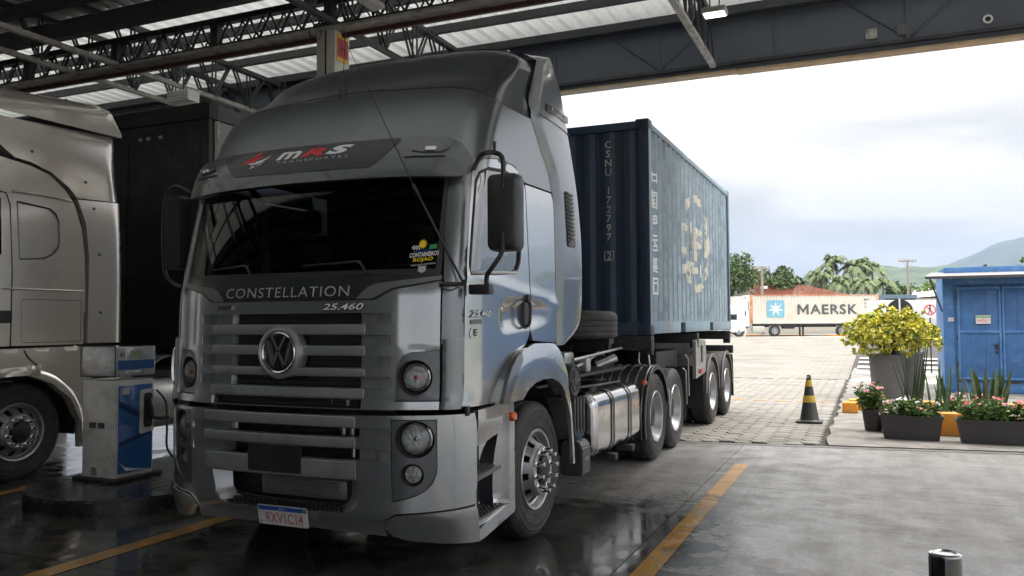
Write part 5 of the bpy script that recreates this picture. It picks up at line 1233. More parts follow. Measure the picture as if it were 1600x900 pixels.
# yard sheet: flat to Y=30, rising gently to the far road
def yz(y): return 0 if y < 25 else (.30 * min(1, (y - 25) / 45) ** 1)
bm = B(); ys = [-30, -15, 11.0, 25, 70, 110, 140]; 
rows = [[bm.verts.new((x, y, yz(y) - .030)) for x in (-60, 3.02, 60)] for y in ys]
for p, q in zip(rows, rows[1:]):
    for k in range(2): bm.faces.new((p[k], q[k], q[k + 1], p[k + 1]))
structure('yard_base', bm, SAND)
def sheet(name, outline, z, m):
    bm = B(); bm.faces.new([bm.verts.new((x, y, z + yz(y))) for x, y in outline]); return structure(name, bm, m, smooth=False)
bm = B()
for y0, y1 in ((25.0, 70), (70, 139)):
    bm.faces.new([bm.verts.new((x, y, yz(y) - .004)) for x, y in ((-59, y0), (2.98 if y0 < 69 else 59, y0), (2.98 if y0 < 69 else 59, y1), (-59, y1))])
structure('paved_yard', bm, YARD)
# station floor in cast slabs with open joints
bm = B(); bm.faces.new([bm.verts.new(p) for p in ((-20, -14, -.020), (14, -14, -.020), (14, GUT(14) - .10, -.020), (-20, GUT(-20) - .10, -.020))])
FL = structure('station_floor', bm, SAND)
xs = [-20, -15.1, -11.5, -7.9, -4.38, -1.55, 2.02, 5.75, 9.6, 14]; ysb = [-14, -9, -4.4, -.2, 4.0, 8.42]
for i in range(len(xs) - 1):
    for j in range(len(ysb)):
        x0, x1 = xs[i] + .004, xs[i + 1] - .004; y0 = ysb[j] + .004
        if j + 1 < len(ysb): p = [(x0, y0), (x1, y0), (x1, ysb[j + 1] - .004), (x0, ysb[j + 1] - .004)]
        else: p = [(x0, y0), (x1, y0), (x1, GUT(x1) - .15), (x0, GUT(x0) - .15)]
        if p[2][1] <= y0: continue
        bm = B(); f = bm.faces.new([bm.verts.new((a, b, 0)) for a, b in p]); r = bmesh.ops.extrude_face_region(bm, geom=[f])
        for v in [e for e in r['geom'] if isinstance(e, bmesh.types.BMVert)]: v.co.z -= .019
        obj('concrete_slab', bm, FLOOR, FL, smooth=False)
# drainage edge
for k, (a, b, z) in enumerate(((-.145, -.075, .004), (-.068, -.004, .006), (.004, .06, -.010))):
    bm = B(); p = [(-20, GUT(-20) + a), (14, GUT(14) + a), (14, GUT(14) + b), (-20, GUT(-20) + b)]; bm.faces.new([bm.verts.new((x, y, z)) for x, y in p])
    obj('drain_edge', bm, mat('drain_edge_concrete', (.12, .12, .115), .6, 0, noise_amt=.2, dirt=(.25, .24, .22), dirt_amt=.5, dscale=4) if k == 0 else bpy.data.materials['drain_edge_concrete'], FL, smooth=False)
# painted lines
for x, y0, y1, w_ in ((2.212, -8, 9.72, .150), (-1.42, -8, 11.0, .17), (-4.20, -8, 10.2, .17), (-8.0, -8, 10.2, .17)):
    bm = B(); n = 40; rows = [[bm.verts.new((x + e_ * w_ / 2, y0 + (y1 - y0) * i / n, .004)) for e_ in (-1, 1)] for i in range(n + 1)]
    for p, q in zip(rows, rows[1:]): bm.faces.new((p[0], p[1], q[1], q[0]))
    tag(obj('painted_line', bm, LINEY, FL, smooth=False))
bm = B(); bm.faces.new([bm.verts.new(p) for p in ((-59, -29, -.012), (59, -29, -.012), (59, -14.02, -.012), (-59, -14.02, -.012))]); structure('rear_forecourt', bm, YARD, smooth=False)
bm = B(); bm.faces.new([bm.verts.new(p) for p in ((14.02, -14, -.012), (59, -14, -.012), (59, 25, -.012), (14.02, 25, -.012))]); structure('side_forecourt', bm, YARD, smooth=False)
# hexagonal pavers
pav = thing('paver_yard', None, None, (0, 0, 0), kind='structure')
random.seed(11)
a_ = .146; dx = 1.5 * a_; dy = math.sqrt(3) * a_
def hexa(bm, cx, cy, z, h, tilt=(0, 0), g=.010, y0=-99):
    r1 = a_ - g; top = []; low = []
    for k in range(6):
        x = r1 * math.cos(PI / 3 * k); y = r1 * math.sin(PI / 3 * k); zz = z + tilt[0] * x + tilt[1] * y
        top.append(bm.verts.new((cx + x * .95, cy + y * .95, zz))); low.append((cx + x, cy + y, zz - .006))
    lo = [bm.verts.new(p) for p in low]; lo2 = [bm.verts.new((p[0], p[1], z - h)) for p in low]
    bm.faces.new(top)
    for k in range(6):
        bm.faces.new((lo[k], lo[(k + 1) % 6], top[(k + 1) % 6], top[k])); bm.faces.new((lo2[k], lo2[(k + 1) % 6], lo[(k + 1) % 6], lo[k]))
bm = B(); hexa(bm, 0, 0, 0, .03); px0 = obj('paver', bm, PAVER, pav, local=True, ang=20); first = True; rest = B(); cells = []
for i in range(-60, 14):
    for j in range(0, 58):
        x = 2.98 - dx * .5 - i * dx if False else i * dx - .03; y = 11.0 + j * dy + (dy / 2 if i % 2 else 0)
        if x > 2.98 - a_ * .5 or y < GUT(x) + .19 or x < -9 or y > 24.9: continue
        cells.append((x, y))
near = [c for c in cells if -.9 < c[0] and c[1] < 17.2]; near.sort(key=lambda c: c[1]); near = near[:298]; ns = set(near)
mark = lambda x, y: 17.70 < y < 17.95
for x, y in near:
    o = px0 if first else inst(px0, pav); first = False
    o.location = (x, y, random.uniform(-.004, .003)); o.rotation_euler = (random.uniform(-.012, .012), random.uniform(-.012, .012), random.uniform(-.02, .02))
for x, y in cells:
    if (x, y) in ns: continue
    hexa(rest, x, y, random.uniform(-.004, .002), .025, (random.uniform(-.01, .01), random.uniform(-.01, .01)))
o = obj('pavers', rest, PAVER, pav, ang=20); o['kind'] = 'stuff'
# painted dashes across the pavers
for k in range(9):
    x0 = -.85 + k * .43; bm = B(); bm.faces.new([bm.verts.new((x0 + a, 17.80 + b, .006)) for a, b in ((0, -.045), (.26, -.045), (.26, .05), (0, .05))]); obj('painted_dash', bm, ORANGE, pav, smooth=False)
# rough concrete pad on the right, with a broken edge
bm = B(); e_ = [(3.02 + .03 * math.sin(y * 5) + .015 * math.sin(y * 17), y) for y in [GUT(3) + .06 + i * .4 for i in range(70)]]
bm.faces.new([bm.verts.new((x, y, -.001 + .012)) for x, y in e_ + [(30, e_[-1][1]), (30, GUT(30) + .06)]])
structure('planting_pad', bm, PAD, smooth=False)
bm = B()
for i in range(5): bm.faces.new([bm.verts.new((x, y, .014 + yz(y))) for x, y in ((3.15, 24 + i * 3.2), (7.5, 24 + i * 3.2), (7.5, 25.4 + i * 3.2), (3.15, 25.4 + i * 3.2))])
structure('crossing_stripes', bm, mat('faded_white_paint', (.6, .58, .54), .7, dirt=(.3, .28, .25), dirt_amt=.8, dscale=2), smooth=False)
# far kerb with yellow blocks
for k in range(34):
    x = -22 + k * 1.35; bm = B(); box(bm, x, x + (1.32), 80.6, 80.85, .26, .42, .02); o = obj('kerb_stone', bm, ORANGE if k % 3 else CONTP, None); tag(o, kind='structure')
bm = B(); bm.faces.new([bm.verts.new(p) for p in ((-60, 76, .305), (60, 76, .305), (60, 79.6, .305), (-60, 79.6, .305))]); structure('pale_concrete_strip', bm, mat('pale_concrete', (.55, .53, .48), .8, noise_amt=.1), smooth=False)
bm = B(); bm.faces.new([bm.verts.new(p) for p in ((-60, 81, .32), (60, 81, .32), (60, 90, .32), (-60, 90, .32))]); structure('road', bm, mat('far_asphalt', (.12, .12, .115), .8, noise_amt=.2, nscale=.5), smooth=False)

# ================================================================== canopy
CN = thing('station_canopy', 'dark steel filling station canopy with corrugated roof over the trucks', 'canopy', (0, 8, 0))
ZP = 6.02
# corrugated sheets, 1 m wide, joined end to end
def sheet_mesh(length):
    bm = B(); prof = []
    for k in range(4):
        b = k * .25; prof += [(b, 0), (b + .055, 0), (b + .085, .052), (b + .165, .052), (b + .195, 0)]
    prof.append((1.0, 0))
    rows = [[bm.verts.new((x, y, z * 1.0)) for y in (-length, 0)] for x, z in prof]
    for p, q in zip(rows, rows[1:]): bm.faces.new((p[0], q[0], q[1], p[1]))
    return bm
GLF = mat('bright_ribbed_sheet', (.78, .80, .79), .32, .75, noise_amt=.15, nscale=2, dirt=(.33, .33, .31), dirt_amt=.6, dscale=1.2)
_t = GLF.node_tree; _b = _t.nodes['Principled BSDF']; _tr = _t.nodes.new('ShaderNodeBsdfTranslucent'); _mx = _t.nodes.new('ShaderNodeMixShader'); _mx.inputs[0].default_value = .20
_tr.inputs[0].default_value = (.75, .78, .76, 1); _t.links.new(_b.outputs[0], _mx.inputs[1]); _t.links.new(_tr.outputs[0], _mx.inputs[2]); _t.links.new(_mx.outputs[0], _t.nodes['Material Output'].inputs[0])
FILLSH = GLF.copy(); FILLSH.name = 'fill_light_sheet'; FILLSH.node_tree.nodes['Mix Shader'].inputs[0].default_value = .20  # translucent sheets added over an unseen bay as fill for the truck front
for y1, ln, m_, dz in ((11.52, 3.45, GLF, 0), (8.20, 3.7, GALV, .045), (4.6, 4.2, FILLSH, .09), (.5, 6.2, GALV, .135), (-5.6, 5.6, GALV, .18)):
    s0 = obj('roof_sheet', sheet_mesh(ln), m_, CN, local=True, smooth=False); s0.location = (-20, y1 - 8, ZP - .02 + dz)
    for i in range(1, 29): inst(s0, CN, loc=(-20 + i, y1 - 8, ZP - .02 + dz))
# purlins
for y in (11.42, 10.42, 9.25, 8.02, 6.8, 5.5, 4.2, 2.9, 1.6, .3, -1.0, -2.3, -3.6, -5, -6.4, -7.8, -9.2, -10.6):
    bm = B(); box(bm, -20, 8.6, y - .035, y + .035, ZP - .14, ZP - .023); obj('purlin', bm, ROOFSTEEL, CN)
# trusses running front to back, and the cross girders
rod0 = None
def rodm():
    bm = B(); box(bm, -.012, .012, -.012, .012, 0, 1); return bm
def rod(parent, p0, p1, r_=1.0):
    global rod0
    x, y, z = frame_of(p0, p1); l = (Vector(p1) - Vector(p0)).length
    m_ = Matrix((x * r_, y * r_, z * l)).transposed().to_4x4(); m_.translation = Vector(p0)
    if rod0 is None:
        rod0 = obj('web_rod', rodm(), ROOFSTEEL, parent, local=True, smooth=False); rod0.matrix_local = wm(parent).inverted() @ m_; return rod0
    return inst(rod0, parent, mw=wm(parent).inverted() @ m_)
def truss(x, y0=-12, y1=11.5, detail=True, pale=False):
    bm = B(); box(bm, x - .038, x + .038, y0, y1, 5.19, 5.215); box(bm, x - .038, x - .032, y0, y1, 5.215, 5.25); box(bm, x + .032, x + .038, y0, y1, 5.215, 5.25); c = obj('truss_bottom_chord', bm, ROOFFL if pale else ROOFSTEEL, CN)
    bm = B(); box(bm, x - .05, x + .05, y0, y1, 5.80, 5.865); obj('truss_top_chord', bm, ROOFSTEEL, CN)
    if detail:
        y = 11.4; k = 0
        while y > detail:
            z0, z1 = (5.23, 5.80) if k % 2 == 0 else (5.80, 5.23)
            for dx_ in (-.028, .028): rod(c, (x + dx_, y, z0), (x + dx_, y - .33, z1))
            y -= .33 if k % 2 else .45; k += 1
            if k % 2 == 0: 
                for dx_ in (-.035, .035): rod(c, (x + dx_, y, 5.23), (x + dx_, y, 5.80), .8)
for x, dt in ((-10.9, 99), (-6.68, 6.0), (-5.84, 8.2), (-2.18, 6.5), (1.66, 7.4), (5.85, 99)): truss(x, detail=dt, pale=(x > 1 or x < -5))
def girder(y, x0, x1, det, pale=True):
    bm = B(); box(bm, x0, x1, y - .17, y + .03, 5.155, 5.185); g_ = obj('girder_bottom_flange', bm, ROOFFL if pale else ROOFSTEEL, CN)
    bm = B(); box(bm, x0, x1, y + .031, y + .075, 5.10, 5.20); obj('girder_edge', bm, MAROON, CN)
    bm = B(); box(bm, x0, x1, y - .08, y + .03, 5.186, 5.25); box(bm, x0, x1, y - .08, y + .02, 5.52, 5.60); obj('girder_chord', bm, ROOFSTEEL, CN)
    if det:
        x = max(x0, -9.4); k = 0
        while x < min(x1, 3):
            rod(g_, (x, y - .06, 5.25), (x + .16, y - .06, 5.52)); rod(g_, (x + .32, y - .06, 5.25), (x + .16, y - .06, 5.52)); rod(g_, (x, y + .0, 5.52), (x + .16, y + .0, 5.25), .7); rod(g_, (x + .32, y + .0, 5.52), (x + .16, y + .0, 5.25), .7)
            if k % 5 == 4:
                bm = B(); box(bm, x + .33, x + .45, y - .08, y + .02, 5.25, 5.52); obj('gusset_post', bm, ROOFSTEEL, CN)
                x += .14
            x += .33; k += 1
girder(8.1, -20, 8.6, True)
for x0 in (-20,):
    bm = B(); box(bm, -20, 8.6, 7.35, 7.47, 5.42, 5.62); box(bm, -20, 8.6, 7.0, 7.12, 5.66, 5.80); obj('inner_beam', bm, ROOFSTEEL, CN)
girder(1.0, -20, 8.6, False, False); girder(-6, -20, 8.6, False, False)
# fascia: plate girder clad inside, with faint ribs
bm = B(); box(bm, -20, 8.6, 11.60, 11.66, 5.16, 7.1); fa = obj('fascia_panel', bm, FASCIA, CN)
bm = B(); box(bm, -20, 8.6, 11.53, 11.60, 5.22, 5.262); obj('fascia_ledge', bm, ROOFSTEEL, CN)
bm = B(); box(bm, -20, 8.6, 11.52, 11.598, 5.90, 5.98); obj('fascia_top_angle', bm, ROOFSTEEL, CN)
for x0, x1, z in ((-20, 1.95, 5.165), (1.953, 8.6, 5.150)):
    bm = B(); box(bm, x0, x1, 11.56, 11.75, z - .035, z - .006); obj('edge_strip', bm, BEIGE, CN)
for k in range(-12, 5):
    x = .88 + k * 1.62
    bm = B(); box(bm, x - .018, x + .018, 11.575, 11.601, 5.262, 5.90); obj('fascia_rib', bm, FASCIA, fa)
    for sg in (1, -1):
        if k % 2 == 0:
            bm = B(); p0 = Vector((x + sg * .03, 11.590, 5.30)); p1 = Vector((x + sg * .78, 11.590, 5.90)); x_, y_, z_ = frame_of(p0, p1); tube(bm, [p0, p1], .014, 4); obj('fascia_brace', bm, FASCIA, fa)
for x, m_ in ((3.69, ROOFFL), (4.06, mat('grey_plate', (.14, .14, .15), .6))):
    bm = B(); box(bm, x - .07, x + .07, 11.578, 11.592, 5.33, 5.47, .004); tag(obj('junction_box', bm, m_, None), {3.69: 'pale square junction box on the fascia, left of the two', 4.06: 'dull grey square plate on the fascia, right of the pale box'}[x], 'junction box')
rs = thing('conduit_ring', 'white round conduit ring high on the fascia at the right', 'ring', (5.02, 11.6, 5.39))
bm = B(); lathe(bm, [(.033, .0), (.033, .02), (.055, .022), (.06, .0)], (5.02, 11.598, 5.39), (0, -1, 0), 20); obj('ring', bm, WHITE, rs)
bm = B(); lathe(bm, [(.033, .002), (0, .002)], (5.02, 11.597, 5.39), (0, -1, 0), 20); obj('opening', bm, BLACK, rs)
# unseen wall added behind the camera to darken reflections in the truck front
bm = B(); box(bm, -20, 2.2, -11.4, -11.1, 0, 6.12); stw = obj('unseen_back_wall', bm, WALLC, None); tag(stw, 'plain grey unseen wall added behind the camera to darken reflections', 'building')
for k in range(4):
    bm = B(); box(bm, -17 + k * 5, -14.4 + k * 5, -11.09, -11.05, .9, 2.6); obj('added_wall_window', bm, SIDEGLASS, stw)
bm = B(); box(bm, -10.3, -10.0, -11, 10.6, 0, 5.15); tag(obj('light_block_wall', bm, WALLC, None), 'long grey wall added beyond the left truck to block daylight', 'wall')  # added wall, keeps bright ground and sky from showing on the left
# column with the hose sign
cl = thing('canopy_column', 'grey painted square concrete column between the two trucks', 'column', (-2.34, 8.14, 0))
bm = B(); box(bm, -2.47, -2.20, 8.00, 8.30, 0, 5.21, .008); cs = obj('shaft', bm, COLC, cl)
bm = B(); box(bm, -2.50, -2.17, 7.97, 8.33, 5.212, 5.26, .004); obj('cap_plate', bm, ROOFSTEEL, cl)
bm = B(); tube(bm, [(-2.33, 7.995, 5.2), (-2.33, 7.993, 3.0), (-2.33, 7.993, .2)], .010, 6); obj('joint_line', bm, CHASS, cl)
bm = B(); tube(bm, [(-2.52, 7.93, 5.19), (-2.50, 7.92, 5.08), (-2.42, 7.93, 5.03), (-2.36, 7.94, 5.10), (-2.34, 7.95, 5.3)], .006, 6, smooth_n=4); obj('cable', bm, BLACK, cl)
hs = thing('hose_sign', 'red and yellow fire hose sign with a dark H, on the column', 'sign', (-2.19, 8.14, 5.0))
bm = B(); box(bm, -2.196, -2.188, 8.035, 8.255, 4.80, 5.12); obj('sign_board', bm, mat('sign_yellow', (.75, .45, .03), .5), hs)
bm = B(); box(bm, -2.1878, -2.1868, 8.045, 8.245, 4.845, 5.075); obj('sign_field', bm, mat('sign_red', (.45, .035, .05), .5), hs)
bm = text('H', lambda u, v: Vector((-2.1860, 8.145 + u, 4.96 + v)), W=.10, H=.13, off=.02); obj('sign_lettering', bm, BLACK, hs, smooth=False, keep=True)

# lamps under the roof
def flood(x, y, z, name, label, lit, rx=0, sx=.26, sy=.20):
    t = thing(name, label, 'lamp', (x, y, z))
    bm = B(); box(bm, x - sx / 2, x + sx / 2, y - sy / 2, y + sy / 2, z, z + .06, .012); obj('housing', bm, LAMPM, t)
    bm = B(); box(bm, x - sx / 2 + .02, x + sx / 2 - .02, y - sy / 2 + .02, y + sy / 2 - .02, z - .008, z - .001); obj('diffuser', bm, lit, t)
    bm = B(); tube(bm, [(x - .05, y, z + .06), (x - .05, y, z + .5)], .008, 5); obj('hanger', bm, ROOFSTEEL, t); bm = B(); tube(bm, [(x + .05, y, z + .06), (x + .05, y, z + .5)], .008, 5); obj('hanger', bm, ROOFSTEEL, t); return t
flood(2.12, 8.9, 4.97, 'floodlight', 'square floodlight hanging near the fascia, upper right', LAMPE)
flood(-1.20, 7.10, 5.02, 'strip_light', 'weathered long lamp hanging beside the column top', LAMPM, sx=.16, sy=.62)
t = thing('cage_lamp', 'white slatted cage lamp hanging above the left truck', 'lamp', (-5.72, 9.1, 4.95))
bm = B(); box(bm, -5.90, -5.54, 9.02, 9.18, 4.99, 5.11, .01); obj('body', bm, LAMPM, t)
for k in range(4):
    bm = B(); box(bm, -5.93, -5.51, 8.985, 9.0, 4.95 + k * .042, 4.972 + k * .042); obj('slat', bm, WHITE, t)
for k in range(8):
    bm = B(); box(bm, -5.92 + k * .055, -5.91 + k * .055, 8.98, 9.22, 4.945, 5.11); obj('rib', bm, WHITE, t)
bm = B(); tube(bm, [(-5.72, 9.1, 5.1), (-5.72, 9.1, 5.6)], .012, 6); obj('hanger', bm, ROOFSTEEL, t)

# ================================================================== left truck (champagne) and its dark box trailer
T2 = thing('left_truck', 'champagne beige truck with high sleeper cab at the left edge, seen from the side', 'truck', (-5.85, 5.85, 0))
X2 = -4.6
def sd(y, z, dd=0.0):
    x = X2 - .05 * max(0, (z - 1.9) / 1.0) ** 2 * .6 - (.16 * ((z - 3.75) / .5) ** 2 if z > 3.75 else 0)
    return Vector((x + dd, y, z))
def p2(off=0.0): return lambda u, v, dd: sd(u, v, off + dd)
cab2 = [(3.35, 1.42), (6.575, 1.42), (6.60, 1.75), (6.585, 2.41), (6.545, 2.75), (6.46, 3.0), (6.36, 3.14), (6.17, 3.29), (5.95, 3.355), (5.6, 3.40), (3.9, 3.40), (3.5, 2.8)]
winh = [(5.80, 2.335), (6.08, 2.36), (6.18, 2.41), (6.245, 2.48), (6.27, 2.56), (6.27, 2.78), (6.235, 2.86), (6.16, 2.915), (5.78, 2.945)]
lock = rrect(5.83, 6.545, 1.45, 1.915, .03, 3)
bm = B(); patch(bm, p2(), cab2, [winh, lock], step=.06, thick=.04); c2 = obj('cab_side', bm, SILVER2, T2, ang=40)
bm = B(); patch(bm, p2(-.015), winh, step=.06, thick=.0); obj('blanked_window', bm, SILVER2, c2)
bm = B(); tube(bm, [sd(a, b, -.002) for a, b in dense(winh, .05)] + [sd(*winh[0], -.002)], .010, 6); obj('window_moulding', bm, PAINTD, c2)
bm = B(); patch(bm, p2(-.004), rrect(5.836, 6.539, 1.456, 1.909, .028, 3), step=.08, thick=.02); obj('locker_door', bm, SILVER2, c2)
bm = B(); tube(bm, [sd(5.715, 1.42, .002), sd(5.72, 2.2, .002), sd(5.70, 2.9, .002), sd(5.66, 3.02, .002), sd(5.45, 3.05, .002)], .007, 5); obj('door_gap', bm, BLACK, c2)
bm = B(); prism(bm, rrect(5.45, 5.725, 1.66, 1.79, .02, 3), lambda u, v, w_: sd(u, v, w_), -.01, .006); obj('handle_recess', bm, BLACK, c2)
bm = B(); prism(bm, rrect(5.40, 5.60, 2.35, 2.98, .04, 3), lambda u, v, w_: sd(u, v, w_), -.01, .006); obj('door_window', bm, GLASS, c2)
bm = B(); tube(bm, [sd(5.72, 3.045, .006), sd(6.1, 3.05, .008), sd(6.42, 3.03, .004)], .016, 6); obj('shoulder_moulding', bm, SILVER2, c2)
bm = B(); tube(bm, [sd(5.60, 2.02, .004), sd(6.56, 2.02, .004)], .012, 6); obj('waist_moulding', bm, SILVER2, c2)
# side deflector, lower and upper pieces
defl = [(6.615, 1.43), (6.625, 2.41), (6.59, 2.80), (6.50, 3.03), (6.49, 3.06), (7.075, 3.09), (7.095, 2.2), (7.11, 1.43)]
def dsk(u, v, dd): 
    p = sd(u, v, dd + .02); e2 = max(0, u - 6.98) / .12; p.x -= .05 * e2 * e2; return p
bm = B(); patch(bm, dsk, defl, step=.05, thick=.08); df = obj('lower_side_deflector', bm, SILVER2, T2, ang=40)
up2 = [(6.48, 3.075), (6.40, 3.18), (6.19, 3.33), (5.96, 3.40), (5.78, 3.42), (5.62, 3.53), (5.5, 3.60), (5.2, 3.65), (3.8, 3.6), (3.8, 3.78), (7.05, 3.88), (7.055, 3.6), (7.08, 3.45), (7.08, 3.10)]
def usk(u, v, dd):
    p = sd(u, v, dd + .02); e2 = max(0, u - 6.95) / .12; p.x -= .05 * e2 * e2 - .10 * max(0, (v - 3.1)) * 0 + .10 * math.sin(min(1, max(0, (v - 3.1) / .75)) * PI) * .35; return p
bm = B(); patch(bm, usk, up2, step=.06, thick=.08); obj('upper_side_deflector', bm, SILVER2, T2, ang=40)
bm = B(); rows = []
for i in range(31):
    y = 3.6 + 3.45 * i / 30; r = []
    for j in range(14):
        t = j / 13; z = 3.875 + (min(4.28, 3.95 + .105 * (y - 3.6)) - 3.875) * math.sin(t * PI / 2) ** .5 * (1 if y < 6.88 else max(.12, 1 - ((y - 6.88) / .19) ** 2 * .9)); x = X2 + .002 - .20 * (1 - math.cos(t * PI / 2)) - 1.05 * t ** 5
        r.append(bm.verts.new((x, y + (.0 if j else .0), z)))
    rows.append(r)
for p, q in zip(rows, rows[1:]):
    for k in range(13): bm.faces.new((p[k], q[k], q[k + 1], p[k + 1]))
bm2 = bm; bm2.faces.new(rows[-1]); rf = obj('roof_spoiler', bm2, SILVER2, T2, ang=40)
bm = B(); tube(bm, [(-4.615, 6.62, 3.97), (-4.625, 6.58, 4.06), (-4.66, 6.50, 4.14), (-4.75, 6.40, 4.20)], .018, 6, smooth_n=4); obj('spoiler_slot', bm, CHASS, rf)
for y, z in ((5.98, 3.52), (6.62, 3.28), (6.70, 2.98), (6.76, 2.45), (6.78, 1.78)):
    bm = B(); px_ = (usk if z > 3.1 else dsk)(y, z, 0).x; cyl(bm, (px_ - .01, y, z), (px_ + .004, y, z), .018, seg=12); obj('fixing_plug', bm, BLACK, df)
# lower body and wheel arch
low2 = [(3.4, 1.37), (6.56, 1.40), (6.60, 1.30), (6.66, 1.12), (6.70, .98), (6.60, .62), (6.575, .27), (6.535, .27), (6.52, .56), (6.38, .82), (6.15, 1.01), (5.90, 1.10), (5.60, 1.10), (5.35, 1.0), (5.2, .80), (5.1, .5), (3.4, .4)]
bm = B(); patch(bm, p2(.01), low2, step=.05, thick=.06); lb = obj('lower_panel', bm, SILVER2, T2, ang=40)
arc = [(5.25, 1.06), (5.5, 1.175), (5.80, 1.20), (6.02, 1.17), (6.22, 1.08), (6.44, .90), (6.565, .68), (6.60, .30), (6.56, .27), (6.525, .56), (6.39, .82), (6.155, 1.01), (5.90, 1.105), (5.60, 1.105), (5.35, 1.0)]
def ark(u, v, dd): r = math.hypot(u - 5.85, (v - .45) * 1.02); return sd(u, v, .012 + .040 * min(1, max(0, (.765 - r) / .06)) + dd)
bm = B(); patch(bm, ark, arc, step=.03, thick=.03); obj('wheel_arch', bm, SILVER2, T2, ang=40)
bm = B(); box(bm, X2 + .01, X2 + .065, 5.90, 6.02, 1.10, 1.21, .008); obj('arch_latch', bm, SILVER2, lb)
bm = B(); tube(bm, [sd(5.86, 1.37, .012), sd(5.92, 1.28, .014), sd(6.02, 1.20, .014)], .008, 5, smooth_n=3); obj('panel_gap', bm, BLACK, lb)
bm = B(); box(bm, -7.06, -7.0, 3.5, 8.2, .28, 1.3); box(bm, -7.05, -4.72, 3.5, 6.55, 1.05, 3.35); box(bm, -7.0, -4.75, 6.5, 6.6, 1.4, 4.1); box(bm, -7.0, -4.8, 3.4, 6.9, .55, .95); obj('cab_inner_and_blocker', bm, CHASS, T2)  # first box is a far-side board added to block bright ground
bm = B(); grid(bm, lambda u, v: Vector((X2 - .02 - .7 * v, 5.85 + .66 * math.cos(R(-10 + 200 * u)), .52 + .60 * math.sin(R(-10 + 200 * u)))), 20, 2); obj('arch_liner', bm, CHASS, T2)
wheel_part(T2, 'front_wheel', -4.66, 5.855, 1, 'front')
for y in (9.4, 10.6):
    wheel_part(T2, 'rear_wheel', -4.66, y, 1, 'rear')
bm = B(); box(bm, -5.4, -5.25, 6.9, 12, .8, 1.05); box(bm, -6.4, -6.25, 6.9, 12, .8, 1.05); box(bm, -7.0, -4.8, 7.2, 7.4, .5, .62); obj('frame_rails', bm, CHASS, T2)
# round tank and ribbed guard between the pump and the grey truck
bm = B(); lathe(bm, [(0, 0), (.25, .002), (.33, .02), (.355, .06), (.355, 1.34), (.33, 1.38), (0, 1.4)], (-5.0, 7.35, .66), (0, 1, 0), 40); obj('air_tank', bm, mat('satin_tank', (.55, .55, .54), .42, .6, dirt=(.3, .28, .26), dirt_amt=.4), T2)
for k in range(7):
    bm = B(); tube(bm, [(-5.35 + .09 * k, 7.6 + .48 * t / 8, 1.02 + .22 * math.sin(PI * .5 * t / 8)) for t in range(9)], .014, 6); obj('guard_rib', bm, PAINTD, T2)
bm = B(); box(bm, -5.5, -4.75, 7.5, 8.2, .98, 1.05); obj('guard_panel', bm, CHASS, T2)
TB = thing('box_trailer', 'tall dark box trailer behind the left truck, grimy front wall', 'trailer', (-5.75, 14, 0))
bm = B(); box(bm, -7.05, -4.46, 8.32, 8.40, 1.36, 4.40, .01); fwl = obj('front_wall', bm, TRAILK, TB)
bm = B(); box(bm, -7.07, -4.44, 8.30, 8.46, 4.402, 4.62, .01); obj('top_beam', bm, CHASS, TB)
bm = B(); box(bm, -4.50, -4.44, 8.463, 20.0, 4.40, 4.60, .006); obj('side_top_rail', bm, mat('trailer_grey_rail', (.10, .10, .105), .5, 0, noise_amt=.2), TB)
for k in range(10):
    bm = B(); box(bm, -4.49, -4.455, 8.43 + k * 1.16, 9.55 + k * 1.16, 1.5, 4.39, .006); obj('side_panel', bm, TRAILW, TB)
    bm = B(); box(bm, -4.454, -4.445, 8.46 + k * 1.16, 8.50 + k * 1.16, 1.5, 4.39); obj('side_seam', bm, ROOFFL, TB)
bm = B(); box(bm, -7.05, -4.5, 8.42, 20, 1.30, 1.5); obj('floor_frame', bm, CHASS, TB)
bm = B(); box(bm, -7.05, -4.5, 8.42, 20, 4.38, 4.42); box(bm, -7.05, -7.0, 8.42, 20, 1.5, 4.38); obj('shell', bm, CHASS, TB)
for x in (-5.70, -5.55, -5.32):
    bm = B(); box(bm, x - .03, x + .03, 8.305, 8.318, 4.20, 4.24); obj('marker_lamp', bm, LAMPM, fwl)
for x in (-5.05, -4.62, -5.95):
    bm = B(); box(bm, x - .02, x + .02, 8.306, 8.319, 1.5, 4.2 if x != -5.05 else 2.9); obj('wall_rib', bm, TRAILK, fwl)
for y in (16.5, 17.8):
    wheel_part(TB, 'rear_wheel', -4.55, y, 1, 'rear')
bm = B(); box(bm, -6.5, -6.3, 9, 20, .95, 1.3); box(bm, -5.2, -5.0, 9, 20, .95, 1.3); obj('chassis_beams', bm, CHASS, TB)
tag(flood(-4.05, 9.3, 4.62, 'strip_light', 'pale fluorescent lamp hanging between the trucks beside the dark trailer', LAMPM, sx=.12, sy=.62))

# ================================================================== fuel pump island
bm = B(); isl = [(-2.12 + .0, 11.0)] + [(-2.12 + (0), 5.75)] + [(-2.97 + .85 * math.cos(R(a)), 5.75 + .85 * math.sin(R(a))) for a in range(-10, -180, -10)] + [(-3.82, 5.75), (-3.82, 11.0)]
isl = [(x, y) for x, y in isl]
prism(bm, isl, lambda u, v, w_: Vector((u, v, w_)), .002, .13)
bmesh.ops.bevel(bm, geom=[e for e in bm.edges if all(v.co.z > .1 for v in e.verts)], offset=.02, segments=2, affect='EDGES')
tag(obj('pump_island', bm, ISL, None), 'low black painted concrete island with rounded end under the pump', 'kerb island')
P = thing('fuel_pump', 'old white and blue fuel pump with plastic wrapped head', 'fuel pump', (-3.27, 5.95, .13))
bm = B(); box(bm, -3.50, -3.06, 5.70, 6.16, .15, 1.10, .012); pb = obj('cabinet', bm, PUMPW, P)
